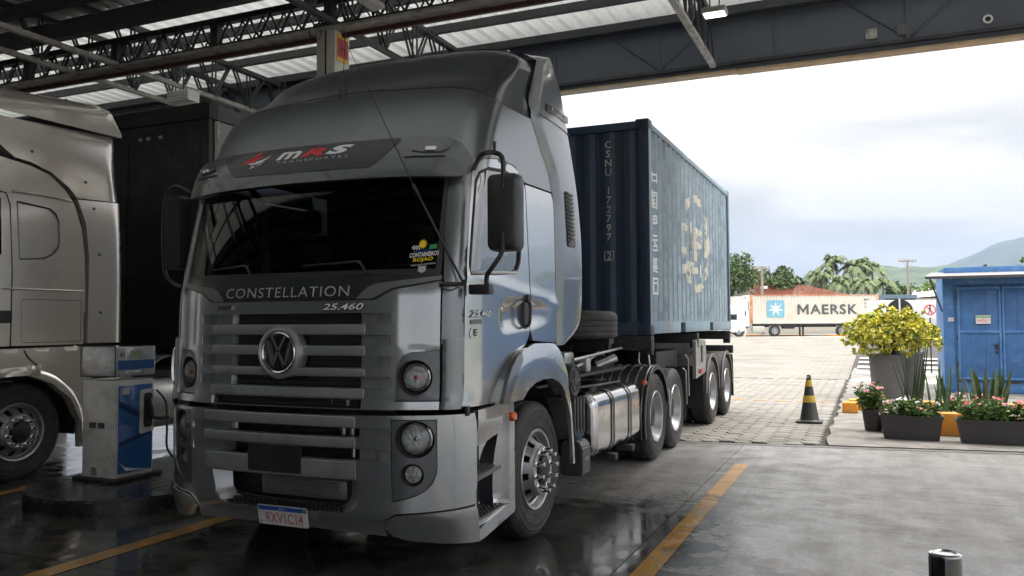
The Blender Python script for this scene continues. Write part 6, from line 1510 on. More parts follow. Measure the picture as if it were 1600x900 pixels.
bm = B(); box(bm, -3.56, -3.0, 5.64, 6.22, .128, .165, .008); obj('base_plate', bm, CHASS, P)
bm = B(); box(bm, -3.058, -3.048, 5.735, 6.135, .20, 1.045, .003); bl = obj('side_door', bm, PUMPB, P)
bm = B(); prism(bm, [(5.74, .90), (6.13, .70), (6.13, .64), (5.74, .84)], lambda u, v, w_: Vector((-3.047 + w_, u, v)), 0, .003); obj('door_stripe', bm, mat('dark_blue_stripe', (.01, .03, .09), .4), bl)
bm = B(); prism(bm, [(5.74, .50), (6.13, .60), (6.13, .56), (5.74, .46)], lambda u, v, w_: Vector((-3.047 + w_, u, v)), 0, .003); obj('door_stripe', bm, bpy.data.materials['dark_blue_stripe'], bl)
bm = B(); box(bm, -3.047, -3.044, 5.77, 5.85, .96, 1.02); obj('door_label', bm, PLATEW, bl)
bm = B(); prism(bm, [(5.74, .32), (5.82, .22), (6.0, .21), (6.1, .20), (5.9, .235), (5.80, .26)], lambda u, v, w_: Vector((-3.046 + w_, u, v)), 0, .003); obj('peeling_film', bm, PLATEW, bl)
bm = B(); prism(bm, [(5.97, .56), (6.13, .58), (6.13, 1.0), (5.97, .99)], lambda u, v, w_: Vector((-3.05 + w_, u, v)), 0, .035); bmesh.ops.bevel(bm, geom=bm.edges[:], offset=.008, segments=2, affect='EDGES'); nb_ = obj('nozzle_boot', bm, PUMPW, P)
bm = B(); prism(bm, rrect(5.995, 6.10, .62, .96, .03, 4), lambda u, v, w_: Vector((-3.012 + w_, u, v)), 0, .003); obj('boot_recess', bm, BLACK, nb_)
bm = B(); tube(bm, [(-3.0, 6.05, .90), (-2.975, 6.06, .80), (-2.97, 6.07, .70)], .025, 8); tube(bm, [(-2.97, 6.06, .72), (-2.94, 6.14, .70), (-2.92, 6.22, .71)], .018, 8); obj('nozzle', bm, BLACK, P)
bm = B(); tube(bm, [(-3.06, 6.19, .98), (-3.0, 6.26, .85), (-2.99, 6.27, .6), (-3.0, 6.30, .35), (-2.95, 6.5, .20), (-2.7, 6.8, .17), (-2.45, 7.0, .17)], .011, 8, smooth_n=5); obj('hose', bm, BLACK, P)
bm = B()
for k in (0, 1): box(bm, -3.395 + k * .115, -3.315 + k * .115, 5.692, 5.701, .635, .69)
obj('vents', bm, BLACK, pb)
bm = B(); box(bm, -3.36, -3.29, 5.69, 5.701, .18, .26); obj('lock_box', bm, ALUM, pb)
bm = B(); box(bm, -3.515, -3.055, 5.69, 6.175, 1.135, 1.425, .018); ph = obj('display_head', bm, WRAP, P)
for (a, b, c, d_, e_, f_) in ((-3.52, -3.05, 5.684, 5.690, 1.425, 1.435), (-3.52, -3.05, 5.684, 5.690, 1.13, 1.14), (-3.056, -3.048, 5.684, 5.690, 1.13, 1.435), (-3.522, -3.514, 5.684, 5.690, 1.13, 1.435)):
    bm = B(); box(bm, a, b, c, d_, e_, f_); obj('head_trim', bm, BLACK, ph)
bm = B(); box(bm, -3.054, -3.050, 5.72, 6.15, 1.20, 1.29); obj('head_band', bm, PUMPB, ph)
bm = B(); box(bm, -3.054, -3.049, 5.87, 6.0, 1.305, 1.385); obj('display_screen', bm, mat('lcd_screen', (.35, .38, .25), .3), ph)
bm = B(); prism(bm, [(5.80, 1.16), (5.85, 1.175), (5.95, 1.165), (6.0, 1.18), (5.97, 1.19), (5.88, 1.185), (5.82, 1.19)], lambda u, v, w_: Vector((-3.050 + w_, u, v)), 0, .003); obj('crumpled_film', bm, WHITE, ph)
bm = text('61', lambda u, v: Vector((-3.048, 5.765 + u, 1.35 + v)), H=.05, off=.02); obj('head_lettering', bm, BLACK, ph, smooth=False, keep=True)
bm = text('XISTO', lambda u, v: Vector((-3.048, 5.93 + u, 1.115 + v)), H=.022, off=.01); obj('head_lettering', bm, BLACK, ph, smooth=False, keep=True)
# bollard by the camera
BO = thing('bollard', 'black glossy round bollard with shiny domed top, bottom right corner', 'bollard', (3.82, 3.30, 0))
bm = B(); lathe(bm, [(.054, .0), (.054, .765), (.052, .772)], (3.82, 3.30, .03), (0, 0, 1), 40); obj('post', bm, mat('gloss_black', (.008, .008, .009), .08, 0, coat=1), BO)
bm = B(); lathe(bm, [(.0535, .773), (.0535, .779), (.047, .783), (.038, .7835), (.036, .779), (.02, .780), (0, .781)], (3.82, 3.30, .03), (0, 0, 1), 40); obj('cap', bm, CHROME, BO)

# ================================================================== blue site cabin
SH = thing('site_cabin', 'blue painted metal site cabin with double doors and pale awning', 'cabin', (7.0, 22.5, 0))
bm = B(); box(bm, 5.14, 11.2, 21.10, 23.5, .05, 2.62, .01); sb = obj('body', bm, SHEDB, SH)
bm = B(); box(bm, 5.16, 11.25, 21.14, 23.55, 2.621, 2.86, .01); obj('roof_edge', bm, SHEDB, SH)
bm = B(); box(bm, 5.12, 5.34, 21.075, 21.098, .02, 2.60, .006); obj('corner_post', bm, SHEDB, SH)
bm = B(); box(bm, 5.341, 11.2, 21.08, 21.098, .02, .26, .004); obj('sill', bm, SHEDB, SH)
bm = B(); box(bm, 5.341, 11.2, 21.08, 21.098, 2.46, 2.60, .004); obj('header', bm, SHEDB, SH)
for x0 in (5.40, 6.275):
    bm = B(); box(bm, x0, x0 + .86, 21.03, 21.078, .32, 2.40, .004); dl = obj('door', bm, SHEDD, SH)
    for a, b, c, d_ in ((0, .86, .32, .37), (0, .86, 2.35, 2.40), (0, .05, .371, 2.349), (.81, .86, .371, 2.349), (.051, .809, 1.36, 1.42)):
        bm = B(); box(bm, x0 + a, x0 + b, 21.005, 21.029, c, d_, .003); obj('door_rail', bm, SHEDB, dl)
    for xx in (.30, .56):
        bm = B(); box(bm, x0 + xx, x0 + xx + .012, 21.018, 21.029, .37, 2.35); obj('door_rib', bm, SHEDB, dl)
    bm = B()
    for z in (.6, 1.2, 2.1): cyl(bm, (x0 - .005, 21.02, z), (x0 - .005, 21.02, z + .12), .014, seg=8)
    obj('hinges', bm, CHASS, dl)
bm = B(); box(bm, 6.13, 6.19, 20.99, 21.004, 1.0, 1.12); tube(bm, [(6.16, 20.99, 1.10), (6.16, 20.95, 1.10), (6.08, 20.95, 1.10)], .010, 6); box(bm, 6.14, 6.18, 20.975, 20.99, .90, .97, .004); obj('lock_and_handle', bm, CHASS, SH)
bm = B()
v = [(4.74, 20.55, 2.60), (11.3, 20.55, 2.60), (11.3, 21.3, 2.72), (4.90, 21.3, 2.72)]
prism(bm, [(0, 0), (1, 0), (1, 1), (0, 1)], lambda a, b, w_: Vector(v[0]).lerp(Vector(v[1]), a).lerp(Vector(v[3]).lerp(Vector(v[2]), a), b) + Vector((0, 0, w_)), 0, .035); aw = obj('awning', bm, mat('awning_sheet', (.22, .21, .215), .6, 0, dirt=(.35, .33, .33), dirt_amt=.5), SH)
bm = B(); box(bm, 4.74, 11.3, 20.53, 20.549, 2.575, 2.635); obj('awning_edge', bm, ROOFSTEEL, aw)
bm = B(); tube(bm, [(4.84, 20.6, 2.58), (5.10, 21.06, 1.86)], .022, 6); obj('awning_strut', bm, ROOFSTEEL, SH)
def notice(x0, x1, z0, z1, lab, lines, green=True):
    t = thing('notice', lab, 'notice', ((x0 + x1) / 2, 21.0, z0)); y = 21.0 if x0 > 5.4 else 21.07
    bm = B(); box(bm, x0, x1, y - .010, y - .004, z0, z1); bd = obj('sign_board', bm, PLATEW, t)
    h = z1 - z0
    if green:
        bm = B(); box(bm, x0 + .01, x1 - .01, y - .012, y - .0105, z1 - h * .30, z1 - h * .06); obj('green_band', bm, GREENP, t)
    for k, (tx, m_, yy, hh, ww) in enumerate(lines):
        bm = text(tx, lambda u, v: Vector(((x0 + x1) / 2 + u, y - .0135, z0 + h * yy + v)), W=(x1 - x0) * ww, H=h * hh, off=.01); obj('notice_lettering', bm, m_, t, smooth=False, keep=True)
notice(5.76, 6.05, 1.57, 1.76, 'white notice with green heading on the left cabin door', [('SEGURANCA', WHITE, .82, .12, .8), ('USO', RED, .60, .10, .2), ('OBRIGATORIO DE EPI', RED, .42, .13, .85), ('NESTE LOCAL', RED, .24, .10, .5)])
notice(5.22, 5.33, 1.63, 1.71, 'tiny pale plate with red marks on the cabin corner post', [('CAB 12', PINKP, .5, .35, .7)], False)

random.seed(77); RUSTS = mat('rust_scuff', (.16, .07, .035), .8, 0, noise_amt=.3); SCUF = mat('pale_scuff', (.22, .32, .45), .6)
for k, (x, z, w_, h_, m_) in enumerate(((5.36, .28, .10, .05, RUSTS), (5.62, .27, .22, .03, RUSTS), (6.35, .24, .30, .035, RUSTS), (5.18, 1.95, .13, .018, SCUF), (5.16, .46, .02, .22, RUSTS), (5.9, .36, .16, .012, SCUF), (6.45, .75, .12, .010, SCUF), (6.6, .14, .35, .03, SCUF), (5.5, 2.43, .30, .012, RUSTS), (6.24, 2.30, .012, .16, RUSTS))):
    bm = B(); n_ = 12; yy_ = 20.998 if (z > .3 and x > 5.38) else 21.071
    if z < .3 or z > 2.42: yy_ = 21.075
    bm.faces.new([bm.verts.new((x + w_ / 2 + w_ / 2 * math.cos(2 * PI * i / n_) * random.uniform(.7, 1.1), yy_, z + h_ / 2 + h_ / 2 * math.sin(2 * PI * i / n_) * random.uniform(.6, 1.2))) for i in range(n_)]); obj('paint_scuff', bm, m_, SH, smooth=False)
# ================================================================== traffic cone
CO = thing('traffic_cone', 'black traffic cone with two yellow bands on the pavers', 'cone', (2.655, 14.17, 0))
bm = B(); prism(bm, rrect(-.20, .20, -.20, .20, .05, 4), lambda u, v, w_: Vector((2.655 + u, 14.17 + v, w_)), .004, .035); obj('base', bm, BLACK, CO)
def conseg(h0, h1, x=.0): 
    r_ = lambda h: .150 + (.034 - .150) * (h - .03) / .70
    return [(r_(h0) + x, h0), (r_(h1) + x, h1)]
bm = B(); lathe(bm, [(.175, .034), (.155, .045)] + conseg(.06, .70) + [(.030, .765), (.024, .770), (.020, .70)], (2.655, 14.17, 0), (0, 0, 1), 32); cb = obj('cone_body', bm, BLACK, CO)
CYEL = mat('cone_yellow', (.50, .34, .03), .55, 0, dirt=(.3, .22, .1), dirt_amt=.6, dscale=10)
for a, b in ((.33, .44), (.585, .69)):
    bm = B(); lathe(bm, conseg(a, b, .003), (2.655, 14.17, 0), (0, 0, 1), 32); obj('yellow_band', bm, CYEL, CO)
bm = B(); cyl(bm, (2.655 - .012, 14.135, .735), (2.655 - .012 + .0, 14.132, .735), .017, seg=14); obj('grip_hole', bm, PLATEW, CO)

# ================================================================== planters
def kerb(x0, x1, y0, y1, z1, lab, m=ORANGE):
    bm = B(); box(bm, x0, x1, y0, y1, .012, z1, .018); o = obj('kerb_block', bm, m, None); tag(o, lab, 'kerb block', 'yellow orange kerb blocks round the flower bed'); return o
kerb(3.10, 3.36, 15.72, 16.0, .20, 'yellow orange kerb block beside the pavers, nearest the cone')
kerb(3.20, 3.46, 16.30, 16.62, .20, 'yellow orange kerb block just behind the one nearest the cone')
kerb(4.28, 4.95, 13.1, 13.32, .33, 'orange kerb block showing between the two long black planters')
kerb(4.96, 7.6, 13.1, 13.32, .30, 'long orange kerb block behind the right black planter')
kerb(3.72, 4.27, 13.12, 13.34, .27, 'orange kerb block behind the left black planter')
kerb(4.4, 7.0, 15.9, 16.1, .24, 'orange kerb along the back of the flower bed')
bm = B(); bm.faces.new([bm.verts.new(p) for p in ((3.72, 13.3, .10), (7.6, 13.3, .10), (7.6, 15.95, .10), (3.9, 15.95, .10))]); structure('flower_bed_soil', bm, mat('bed_gravel', (.20, .19, .17), .9, 0, noise_amt=.4, nscale=20, bump=.8, bscale=60), smooth=False)
def leafmesh(n=4, w_=.3, fold=.15, curl=.25):
    bm = B(); rows = []
    for i in range(n + 1):
        t = i / n; ww = w_ * math.sin(PI * min(1, t * .92 + .06)) ** .8; z = -curl * t * t
        rows.append([bm.verts.new((-ww, t, z + fold * ww)), bm.verts.new((0, t, z)), bm.verts.new((ww, t, z + fold * ww))])
    for p, q in zip(rows, rows[1:]):
        for k in range(2): bm.faces.new((p[k], q[k], q[k + 1], p[k + 1]))
    return bm
def add_leaf(bm, p, d, size, w_=.3, roll=None):
    d = Vector(d).normalized(); x, y, z = frame_of((0, 0, 0), d); a = random.uniform(0, 6.28) if roll is None else roll
    s_ = x * math.cos(a) + y * math.sin(a); u = z.cross(s_); p = Vector(p)
    if u.z < 0 and roll is None: u = -u; s_ = -s_
    P = [p, p + (d * .5 + s_ * w_ + u * .08) * size, p + (d - u * .18) * size, p + (d * .5 - s_ * w_ + u * .08) * size, p + (d * .5 - u * .02) * size]
    v = [bm.verts.new(q) for q in P]; bm.faces.new((v[0], v[1], v[4])); bm.faces.new((v[1], v[2], v[4])); bm.faces.new((v[2], v[3], v[4])); bm.faces.new((v[3], v[0], v[4]))
def add_flower(bm, p, r_, d=(0, -.4, 1)):
    x, y, z = frame_of((0, 0, 0), d); p = Vector(p); c = bm.verts.new(p + z * r_ * .05)
    for k in range(5):
        a = 2 * PI * k / 5 + random.random() * .3; b = a + .5; e_ = a - .5
        v = [bm.verts.new(p + (x * math.cos(q) + y * math.sin(q)) * rr + z * h) for q, rr, h in ((e_, r_ * .75, r_ * .15), (a, r_, r_ * .1), (b, r_ * .75, r_ * .15))]
        bm.faces.new((c, v[0], v[1])); bm.faces.new((c, v[1], v[2]))
def bedding(parent, cx, cy, z0, w_, d_, h, seed, nplants, cols, dens=120, fl=.42):
    random.seed(seed); lf = [B(), B()]; st = B(); fb = {m.name: B() for m, _ in cols}
    for k in range(nplants):
        px = cx + (random.random() - .5) * w_ * .85; py = cy + (random.random() - .5) * d_ * .8; hh = h * random.uniform(.55, 1.05)
        for s_ in range(4):
            ax = px + random.uniform(-.07, .07); ay = py + random.uniform(-.06, .06); top = Vector((ax + random.uniform(-.05, .05), ay + random.uniform(-.05, .05), z0 + hh * random.uniform(.7, 1.05)))
            tube(st, [(px, py, z0 - .02), ((px + top.x) / 2, (py + top.y) / 2, z0 + hh * .4), top], .004, 4)
            for j in range(dens // 5):
                t = random.uniform(.15, 1); q = Vector((px, py, z0)).lerp(top, t) + Vector((random.uniform(-.05, .05), random.uniform(-.05, .05), random.uniform(-.02, .02)))
                a = random.uniform(0, 6.28); add_leaf(lf[j % 2], q, (math.cos(a), math.sin(a), random.uniform(-.1, .8)), random.uniform(.045, .085), .26)
            if random.random() < fl:
                m, wgt = random.choices(cols, [c[1] for c in cols])[0]
                for j in range(random.randint(2, 5)): add_flower(fb[m.name], top + Vector((random.uniform(-.035, .035), random.uniform(-.035, .035), random.uniform(-.005, .03))), random.uniform(.015, .026), (random.uniform(-.5, .5), random.uniform(-.9, .1), 1))
    f_ = obj('foliage', lf[0], LEAFG, parent, smooth=False); f_['kind'] = 'stuff'; f_ = obj('foliage', lf[1], LEAFY3, parent, smooth=False); f_['kind'] = 'stuff'; o = obj('stems', st, LEAFY3, parent); o['kind'] = 'stuff'
    for m, _ in cols:
        if len(fb[m.name].verts): o = obj('flowers', fb[m.name], m, parent, smooth=False); o['kind'] = 'stuff'
def trough(x0, x1, y0, y1, h, lab, seed, hh, npl, cols):
    t = thing('flower_planter', lab, 'planter', ((x0 + x1) / 2, (y0 + y1) / 2, .012), 0, 'long black flower planters')
    bm = B(); ti = .055; o_ = [(x0, y0), (x1, y0), (x1, y1), (x0, y1)]; cx, cy = (x0 + x1) / 2, (y0 + y1) / 2
    def ring(sh, z): return [bm.verts.new((cx + (x - cx) * 1 + (-sh if x < cx else sh), cy + (y - cy) + (-sh if y < cy else sh), z)) for x, y in o_]
    R_ = [ring(-ti, .014), ring(-.012, h * .9), ring(0, h * .9), ring(.006, h), ring(-.012, h), ring(-.03, h - .05)]
    for a, b in zip(R_, R_[1:]):
        for k in range(4): bm.faces.new((a[k], a[(k + 1) % 4], b[(k + 1) % 4], b[k]))
    bm.faces.new(R_[0][::-1]); obj('trough', bm, PLANTK, t)
    bm = B(); bm.faces.new([bm.verts.new((x * 1 + (.03 if x < cx else -.03), y + (.03 if y < cy else -.03), h - .045)) for x, y in o_]); obj('soil', bm, SOIL, t, smooth=False)
    bedding(t, cx, cy, h - .04, x1 - x0, y1 - y0, hh, seed, npl, cols); return t
trough(3.68, 4.47, 12.42, 12.74, .345, 'shorter black planter left of the other, white and few red flowers', 5, .26, 11, [(FLW, 3), (FLR, 1.5), (mat('salmon_petal', (.8, .4, .25), .5), 1)])
trough(4.62, 5.72, 12.36, 12.70, .325, 'longer black planter cut by the right edge, red and pink flowers', 6, .30, 16, [(FLR, 4), (FLP, 1.5), (FLW, .5)])
t = thing('flower_pot', 'tapered round black pot of red and pink flowers beside the pavers', 'flower pot', (3.60, 13.35, .012))
bm = B(); lathe(bm, [(0, .014), (.115, .014), (.150, .30), (.158, .302), (.160, .33), (.145, .332), (.140, .29), (0, .285)], (3.60, 13.35, 0), (0, 0, 1), 32); obj('pot', bm, PLANTK, t)
bedding(t, 3.58, 13.35, .30, .36, .32, .42, 9, 10, [(FLR, 3), (FLP, 3)])
t = thing('bedding_plants', 'pink flowers in the bed behind the planters, before the blue cabin', 'flowers', (4.9, 15.4, .1))
bedding(t, 5.0, 15.4, .1, .9, .4, .40, 19, 7, [(FLP, 2), (FLR, 2)])
def blade(parent, base, top, w0, m, bend=0.0, name='leaf', wavy=0.):
    bm = B(); n = 9; base = Vector(base); top = Vector(top); ax = (top - base); side = Vector((random.uniform(-1, 1), random.uniform(-1, .2), 0)).normalized(); L_ = []
    nn_ = ax.cross(side).normalized()
    for i in range(n + 1):
        t = i / n; p = base.lerp(top, t) + Vector((0, 0, 1)) * 0 + nn_ * bend * math.sin(t * PI) ; ww = w0 * (.55 + .75 * t - 1.25 * t ** 3.2) if t < .999 else 0.001
        ww = max(.0015, ww); tw = .5 * t; s_ = side * math.cos(tw) + nn_ * math.sin(tw); o_ = s_.cross(ax.normalized()) * .25 * ww
        L_.append([bm.verts.new(p - s_ * ww), bm.verts.new(p - o_), bm.verts.new(p + s_ * ww), bm.verts.new(p + o_ * .2)])
    for a, b in zip(L_, L_[1:]):
        for k in range(4): bm.faces.new((a[k], a[(k + 1) % 4], b[(k + 1) % 4], b[k]))
    return obj(name, bm, m, parent)
random.seed(21)
t = thing('snake_plant', 'tall thin dark stemmed snake plant leaning left behind the shorter planter', 'plant', (4.28, 14.0, .1))
for k in range(15):
    a = random.uniform(-1, 1); bx = 4.18 + random.uniform(-.07, .07); tx = bx + (-.30 if k % 4 == 0 else .12) * random.uniform(.4, 1.1) + .05
    bm = B(); h = random.uniform(.85, 1.30); tube(bm, [(bx, 14.0 + random.uniform(-.08, .08), .1), ((bx + tx) / 2 + .01, 14.0, .1 + h * .5), (tx, 14.0 + random.uniform(-.1, .1), .1 + h)], .019, 7, r1=.005, smooth_n=4); obj('stem', bm, SANSD, t)
t = thing('snake_plant', 'narrow pointed snake plant just right of the tall dark stems', 'plant', (4.62, 14.6, .1))
for k in range(14): bx = 4.60 + random.uniform(-.16, .20); blade(t, (bx, 14.6 + random.uniform(-.12, .12), .1), (bx + random.uniform(-.14, .20), 14.6 + random.uniform(-.1, .1), .1 + random.uniform(.45, 1.0)), .030, SANS, .03)
t = thing('snake_plant', 'dense banded snake plant in front of the blue cabin doors', 'plant', (5.12, 14.0, .1))
for k in range(36): bx = 5.10 + random.uniform(-.20, .24); blade(t, (bx, 14.0 + random.uniform(-.15, .15), .1), (bx + (bx - 5.10) * random.uniform(.5, 1.1) + random.uniform(-.06, .06), 14.0 + random.uniform(-.12, .12), .1 + random.uniform(.40, .92)), .040, SANS, .03)
# big variegated shrub in a grey tub
def tub(cx, cy, r0, r1, h, parent, m):
    bm = B(); n = 4; lathe(bm, [(0, .02), (r0, .02), (r1, h), (r1 + .02, h), (r1 + .02, h + .05), (r1 - .03, h + .05), (r1 - .04, h - .05), (0, h - .06)], (cx, cy, 0), (0, 0, 1), 40); obj('tub', bm, m, parent)
t = thing('potted_shrub', 'large yellow green variegated shrub in a tall grey tub', 'shrub', (3.98, 19.3, 0))
tub(3.90, 19.3, .30, .36, .88, t, POTG)
bm = B(); random.seed(31)
for k in range(26):
    a = random.uniform(0, 6.28); r_ = random.uniform(.1, 1.0); tip = (3.98 + .75 * r_ * math.cos(a), 19.3 + .6 * r_ * math.sin(a), random.uniform(1.2, 1.7)); tube(bm, [(3.96 + random.uniform(-.1, .1), 19.3, .85), (3.97 + .3 * r_ * math.cos(a), 19.3 + .25 * r_ * math.sin(a), 1.15), tip], .014, 5, r1=.006, smooth_n=3)
obj('branches', bm, BARK, t)['kind'] = 'stuff'
LB = [B(), B(), B()]
for k in range(720):
    # clusters on an uneven ellipsoid
    while True:
        v_ = Vector((random.uniform(-1, 1), random.uniform(-1, 1), random.uniform(-1, 1)))
        if .35 < v_.length < 1.0: break
    nn_ = noise.noise(v_ * 2.6) * .38; v_ = v_ * (1 + nn_)
    if random.random() < .25: v_ = v_.normalized() * 1.02 * (1 + nn_)
    c = Vector((3.98 + v_.x * .84, 19.25 + v_.y * .68, 1.43 + v_.z * .45 - .10 * v_.x * v_.x))
    if v_.z < -.55 and abs(v_.x) < .45 and random.random() < .5: continue
    for j in range(9):
        d_ = Vector((random.gauss(0, 1), random.gauss(0, 1), random.gauss(.5, 1))) + v_ * .8
        add_leaf(LB[0 if random.random() < .50 else (1 if random.random() < .45 else 2)], c, d_, random.uniform(.065, .115), .36)
for b_, m_ in zip(LB, (LEAFY, LEAFY2, LEAFY3)): obj('crown', b_, m_, t, smooth=False)['kind'] = 'stuff'
t = thing('large_tub', 'second grey tub just behind and right of the shrub', 'tub', (4.60, 20.2, 0)); tub(4.32, 20.3, .27, .33, .90, t, mat('dark_grey_pot', (.10, .10, .105), .6))
# ================================================================== signs
t = thing('round_sign', 'round sign seen from behind, dark disc with pale post, above the shrub', 'road sign', (4.42, 27.6, 0))
bm = B(); cyl(bm, (4.42, 27.62, 1.93), (4.42, 27.625, 1.93), .375, seg=48); obj('disc', bm, BLACK, t)
bm = B(); box(bm, 4.395, 4.445, 27.55, 27.60, 0, 2.33); obj('post', bm, mat('post_pale', (.6, .6, .58), .6), t)
t = thing('pedestrian_sign', 'small white no pedestrians sign with red ring, left of the blue cabin', 'road sign', (5.27, 28.0, 0))
bm = B(); box(bm, 5.09, 5.45, 28.04, 28.05, 1.74, 2.28, .004); obj('sign_board', bm, WHITE, t)
bm = B(); lathe(bm, [(.165, 0), (.165, .004), (.137, .004), (.137, 0)], (5.27, 28.037, 1.98), (0, -1, 0), 32); obj('red_ring', bm, RED, t)
bm = B(); 
for q in ([(-.115, .105), (-.10, .12), (.115, -.105), (.10, -.12)],): bm.faces.new([bm.verts.new((5.27 + u, 28.030, 1.98 + v)) for u, v in q])
obj('red_bar', bm, RED, t, smooth=False)
bm = B(); lathe(bm, [(.028, 0), (0, 0)], (5.27, 28.034, 2.09), (0, -1, 0), 12)
for q in ([(-.03, .07), (.03, .07), (.02, -.03), (-.025, -.03)], [(-.02, -.03), (.0, -.03), (-.05, -.13), (-.07, -.13)], [(.0, -.03), (.02, -.03), (.06, -.13), (.04, -.13)]): bm.faces.new([bm.verts.new((5.27 + u, 28.034, 1.98 + v)) for u, v in q])
obj('walking_figure', bm, BLACK, t, smooth=False)
bm = B(); box(bm, 5.25, 5.29, 28.06, 28.10, 0, 1.75); obj('post', bm, BLACK, t); bm = B(); box(bm, 5.46, 5.60, 28.03, 28.10, 1.28, 1.52, .01); obj('box', bm, BLACK, t)

# ================================================================== far lorry with long white container
rz = math.atan2(.401, .916)
def local_thing(name, lab, cat, org, group=None):
    return thing(name, lab, cat, org, rz, group)
# origin: ground point under the container's front lower corner; local x to the right in the picture, y away from the camera
F = local_thing('far_lorry', 'white tractor and long skeletal trailer parked across the yard', 'truck', (-6.02, 77.6, .31))
def fb(name, x0, x1, y0, y1, z0, z1, m, parent, bev=.02):
    bm = B(); box(bm, x0, x1, y0, y1, z0, z1, bev); return obj(name, bm, m, parent, local=True)
def side_wheel(parent, x, m=RUBBER):
    bm = B(); lathe(bm, [(.30, -.012), (.315, 0), (.46, 0), (.51, -.03), (.515, -.3), (.3, -.3)], (x, 0.02, .515), (0, -1, 0), 32); o = obj('wheel', bm, m, parent, local=True)
    bm = B(); lathe(bm, [(.30, -.02), (.27, -.03), (.22, -.10), (.13, -.10), (.12, .02), (0, .03)], (x, 0.02, .515), (0, -1, 0), 28); obj('rim', bm, STEEL, o, local=True)
for x in (-1.55, 1.75, 7.9, 9.15, 10.4): side_wheel(F, x)
# cab
bm = B(); prism(bm, [(-2.75, .35), (-2.85, .9), (-2.72, 1.6), (-2.45, 2.55), (-2.0, 2.85), (-.9, 3.45), (-.72, 3.4), (-.62, 2.2), (-.55, .95), (-1.0, .95), (-1.05, .45), (-2.05, .45), (-2.10, .35)], lambda u, v, w_: Vector((u, w_, v)), 0.0, 2.4); bmesh.ops.bevel(bm, geom=bm.edges[:], offset=.05, segments=2, affect='EDGES'); cb = obj('cab', bm, CABW, F, local=True)
fb('door_window', -2.35, -1.72, -.012, .0, 1.55, 2.05, BLACKG, cb, .004); fb('grab_slot', -.98, -.88, -.012, 0, 1.9, 2.35, BLACK, cb, .004)
bm = B(); lathe(bm, [(.68, 0), (.68, .03), (.60, .03), (.60, 0)], (-1.55, -.0, .50), (0, -1, 0), 32); obj('wheel_arch', bm, CABW, F, local=True)
fb('fuel_tank', -.30, .85, .0, .55, .38, .98, mat('dull_tank', (.5, .5, .46), .5, .5), F, .12); fb('frame', -2.2, 11.6, .7, 1.0, .85, 1.15, CHASS, F); fb('frame_cross', -.7, -.3, .1, 2.2, .75, 1.15, ALUM, F)
for x in (1.75, 7.9, 9.15):
    bm = B(); lathe(bm, [(.62, -.3), (.62, .02), (.57, .02)], (x, .02, .515), (0, -1, 0), 20, 0, PI) if False else tube(bm, [(x + .62 * math.cos(R(a)), .08, .515 + .62 * math.sin(R(a))) for a in range(0, 181, 15)], .05, 6); obj('mudguard', bm, mat('pale_mudguard', (.35, .34, .32), .6) if x == 1.75 else bpy.data.materials['pale_mudguard'], F, local=True)
fb('landing_leg', 4.05, 4.18, .2, .4, .1, 1.1, CHASS, F); fb('landing_leg', 4.35, 4.48, .2, .4, .1, 1.1, CHASS, F); fb('side_guard', 4.8, 7.1, .05, .10, .45, .58, ALUM, F); fb('locker', 2.6, 3.6, .1, .8, .7, 1.1, CHASS, F); fb('trailer_beam', .2, 11.6, .02, .12, 1.0, 1.17, CHASS, F)
C2 = local_thing('long_container', 'rust streaked white forty foot container with pale blue star logo', 'container', (-6.02, 77.6, 1.50))
X0, X1, H2 = -.55, 11.30, 2.62
bm = B(); rows = []; x = X0 + .30; k = 0
while x < X1 - .25:
    for f, d_ in ((0, 0), (.09, 0), (.14, .05), (.23, .05)):
        if x + f < X1 - .25: rows.append([bm.verts.new((x + f, d_ + .01, z)) for z in (.14, H2 - .08)])
    x += .28
for p, q in zip(rows, rows[1:]): bm.faces.new((p[0], q[0], q[1], p[1]))
obj('side_panel', bm, MAERW, C2, local=True, ang=10)
fb('front_wall', X0 - .02, X0 + .10, .0, 2.4, .1, H2, MAERW, C2); fb('shell', X0 + .1, X1 - .1, .12, 2.4, .1, H2 - .04, MAERW, C2)
fb('corner_post', X0 + .02, X0 + .30, -.01, .1, 0, H2, RUSTY, C2); fb('corner_post', X1 - .28, X1, -.01, .1, 0, H2, RUSTY, C2); fb('top_rail', X0 + .301, X1 - .281, -.015, .08, H2 - .09, H2, RUSTY, C2, .005); fb('bottom_rail', X0 + .301, X1 - .281, -.01, .08, 0, .15, MAERW, C2, .005)
fb('front_side_panel', X0 - 1.35, X0 - .03, 1.0, 2.4, 0.4, H2 - .1, mat('pale_grey_panel', (.5, .5, .48), .6, dirt=(.3, .25, .2), dirt_amt=.5), C2)
def c2p(u, v, d_=.004): return Vector((u, -d_, v))
bm = text('AERSK', lambda u, v: c2p(7.17 + u, 1.28 + v), W=4.36, H=.92, off=.022, sp=1.12); obj('lettering', bm, MAERK, C2, local=True, smooth=False, keep=True)
bm = B()
for q in ([(0, 0), (.19, 0), (.19, .92), (0, .92)], [(.83, 0), (1.02, 0), (1.02, .92), (.83, .92)], [(.19, .92), (.19, .62), (.51, .12), (.51, .42)], [(.83, .92), (.83, .62), (.51, .12), (.51, .42)]): bm.faces.new([bm.verts.new(c2p(3.85 + u, .82 + v)) for u, v in q])
obj('lettering', bm, MAERK, C2, local=True, smooth=False)
bm = B(); prism(bm, rrect(1.05, 2.65, .55, 2.12, .12, 4), lambda u, v, w_: c2p(u, v, w_), 0, .003); lg = obj('logo_field', bm, MAERB, C2, local=True)
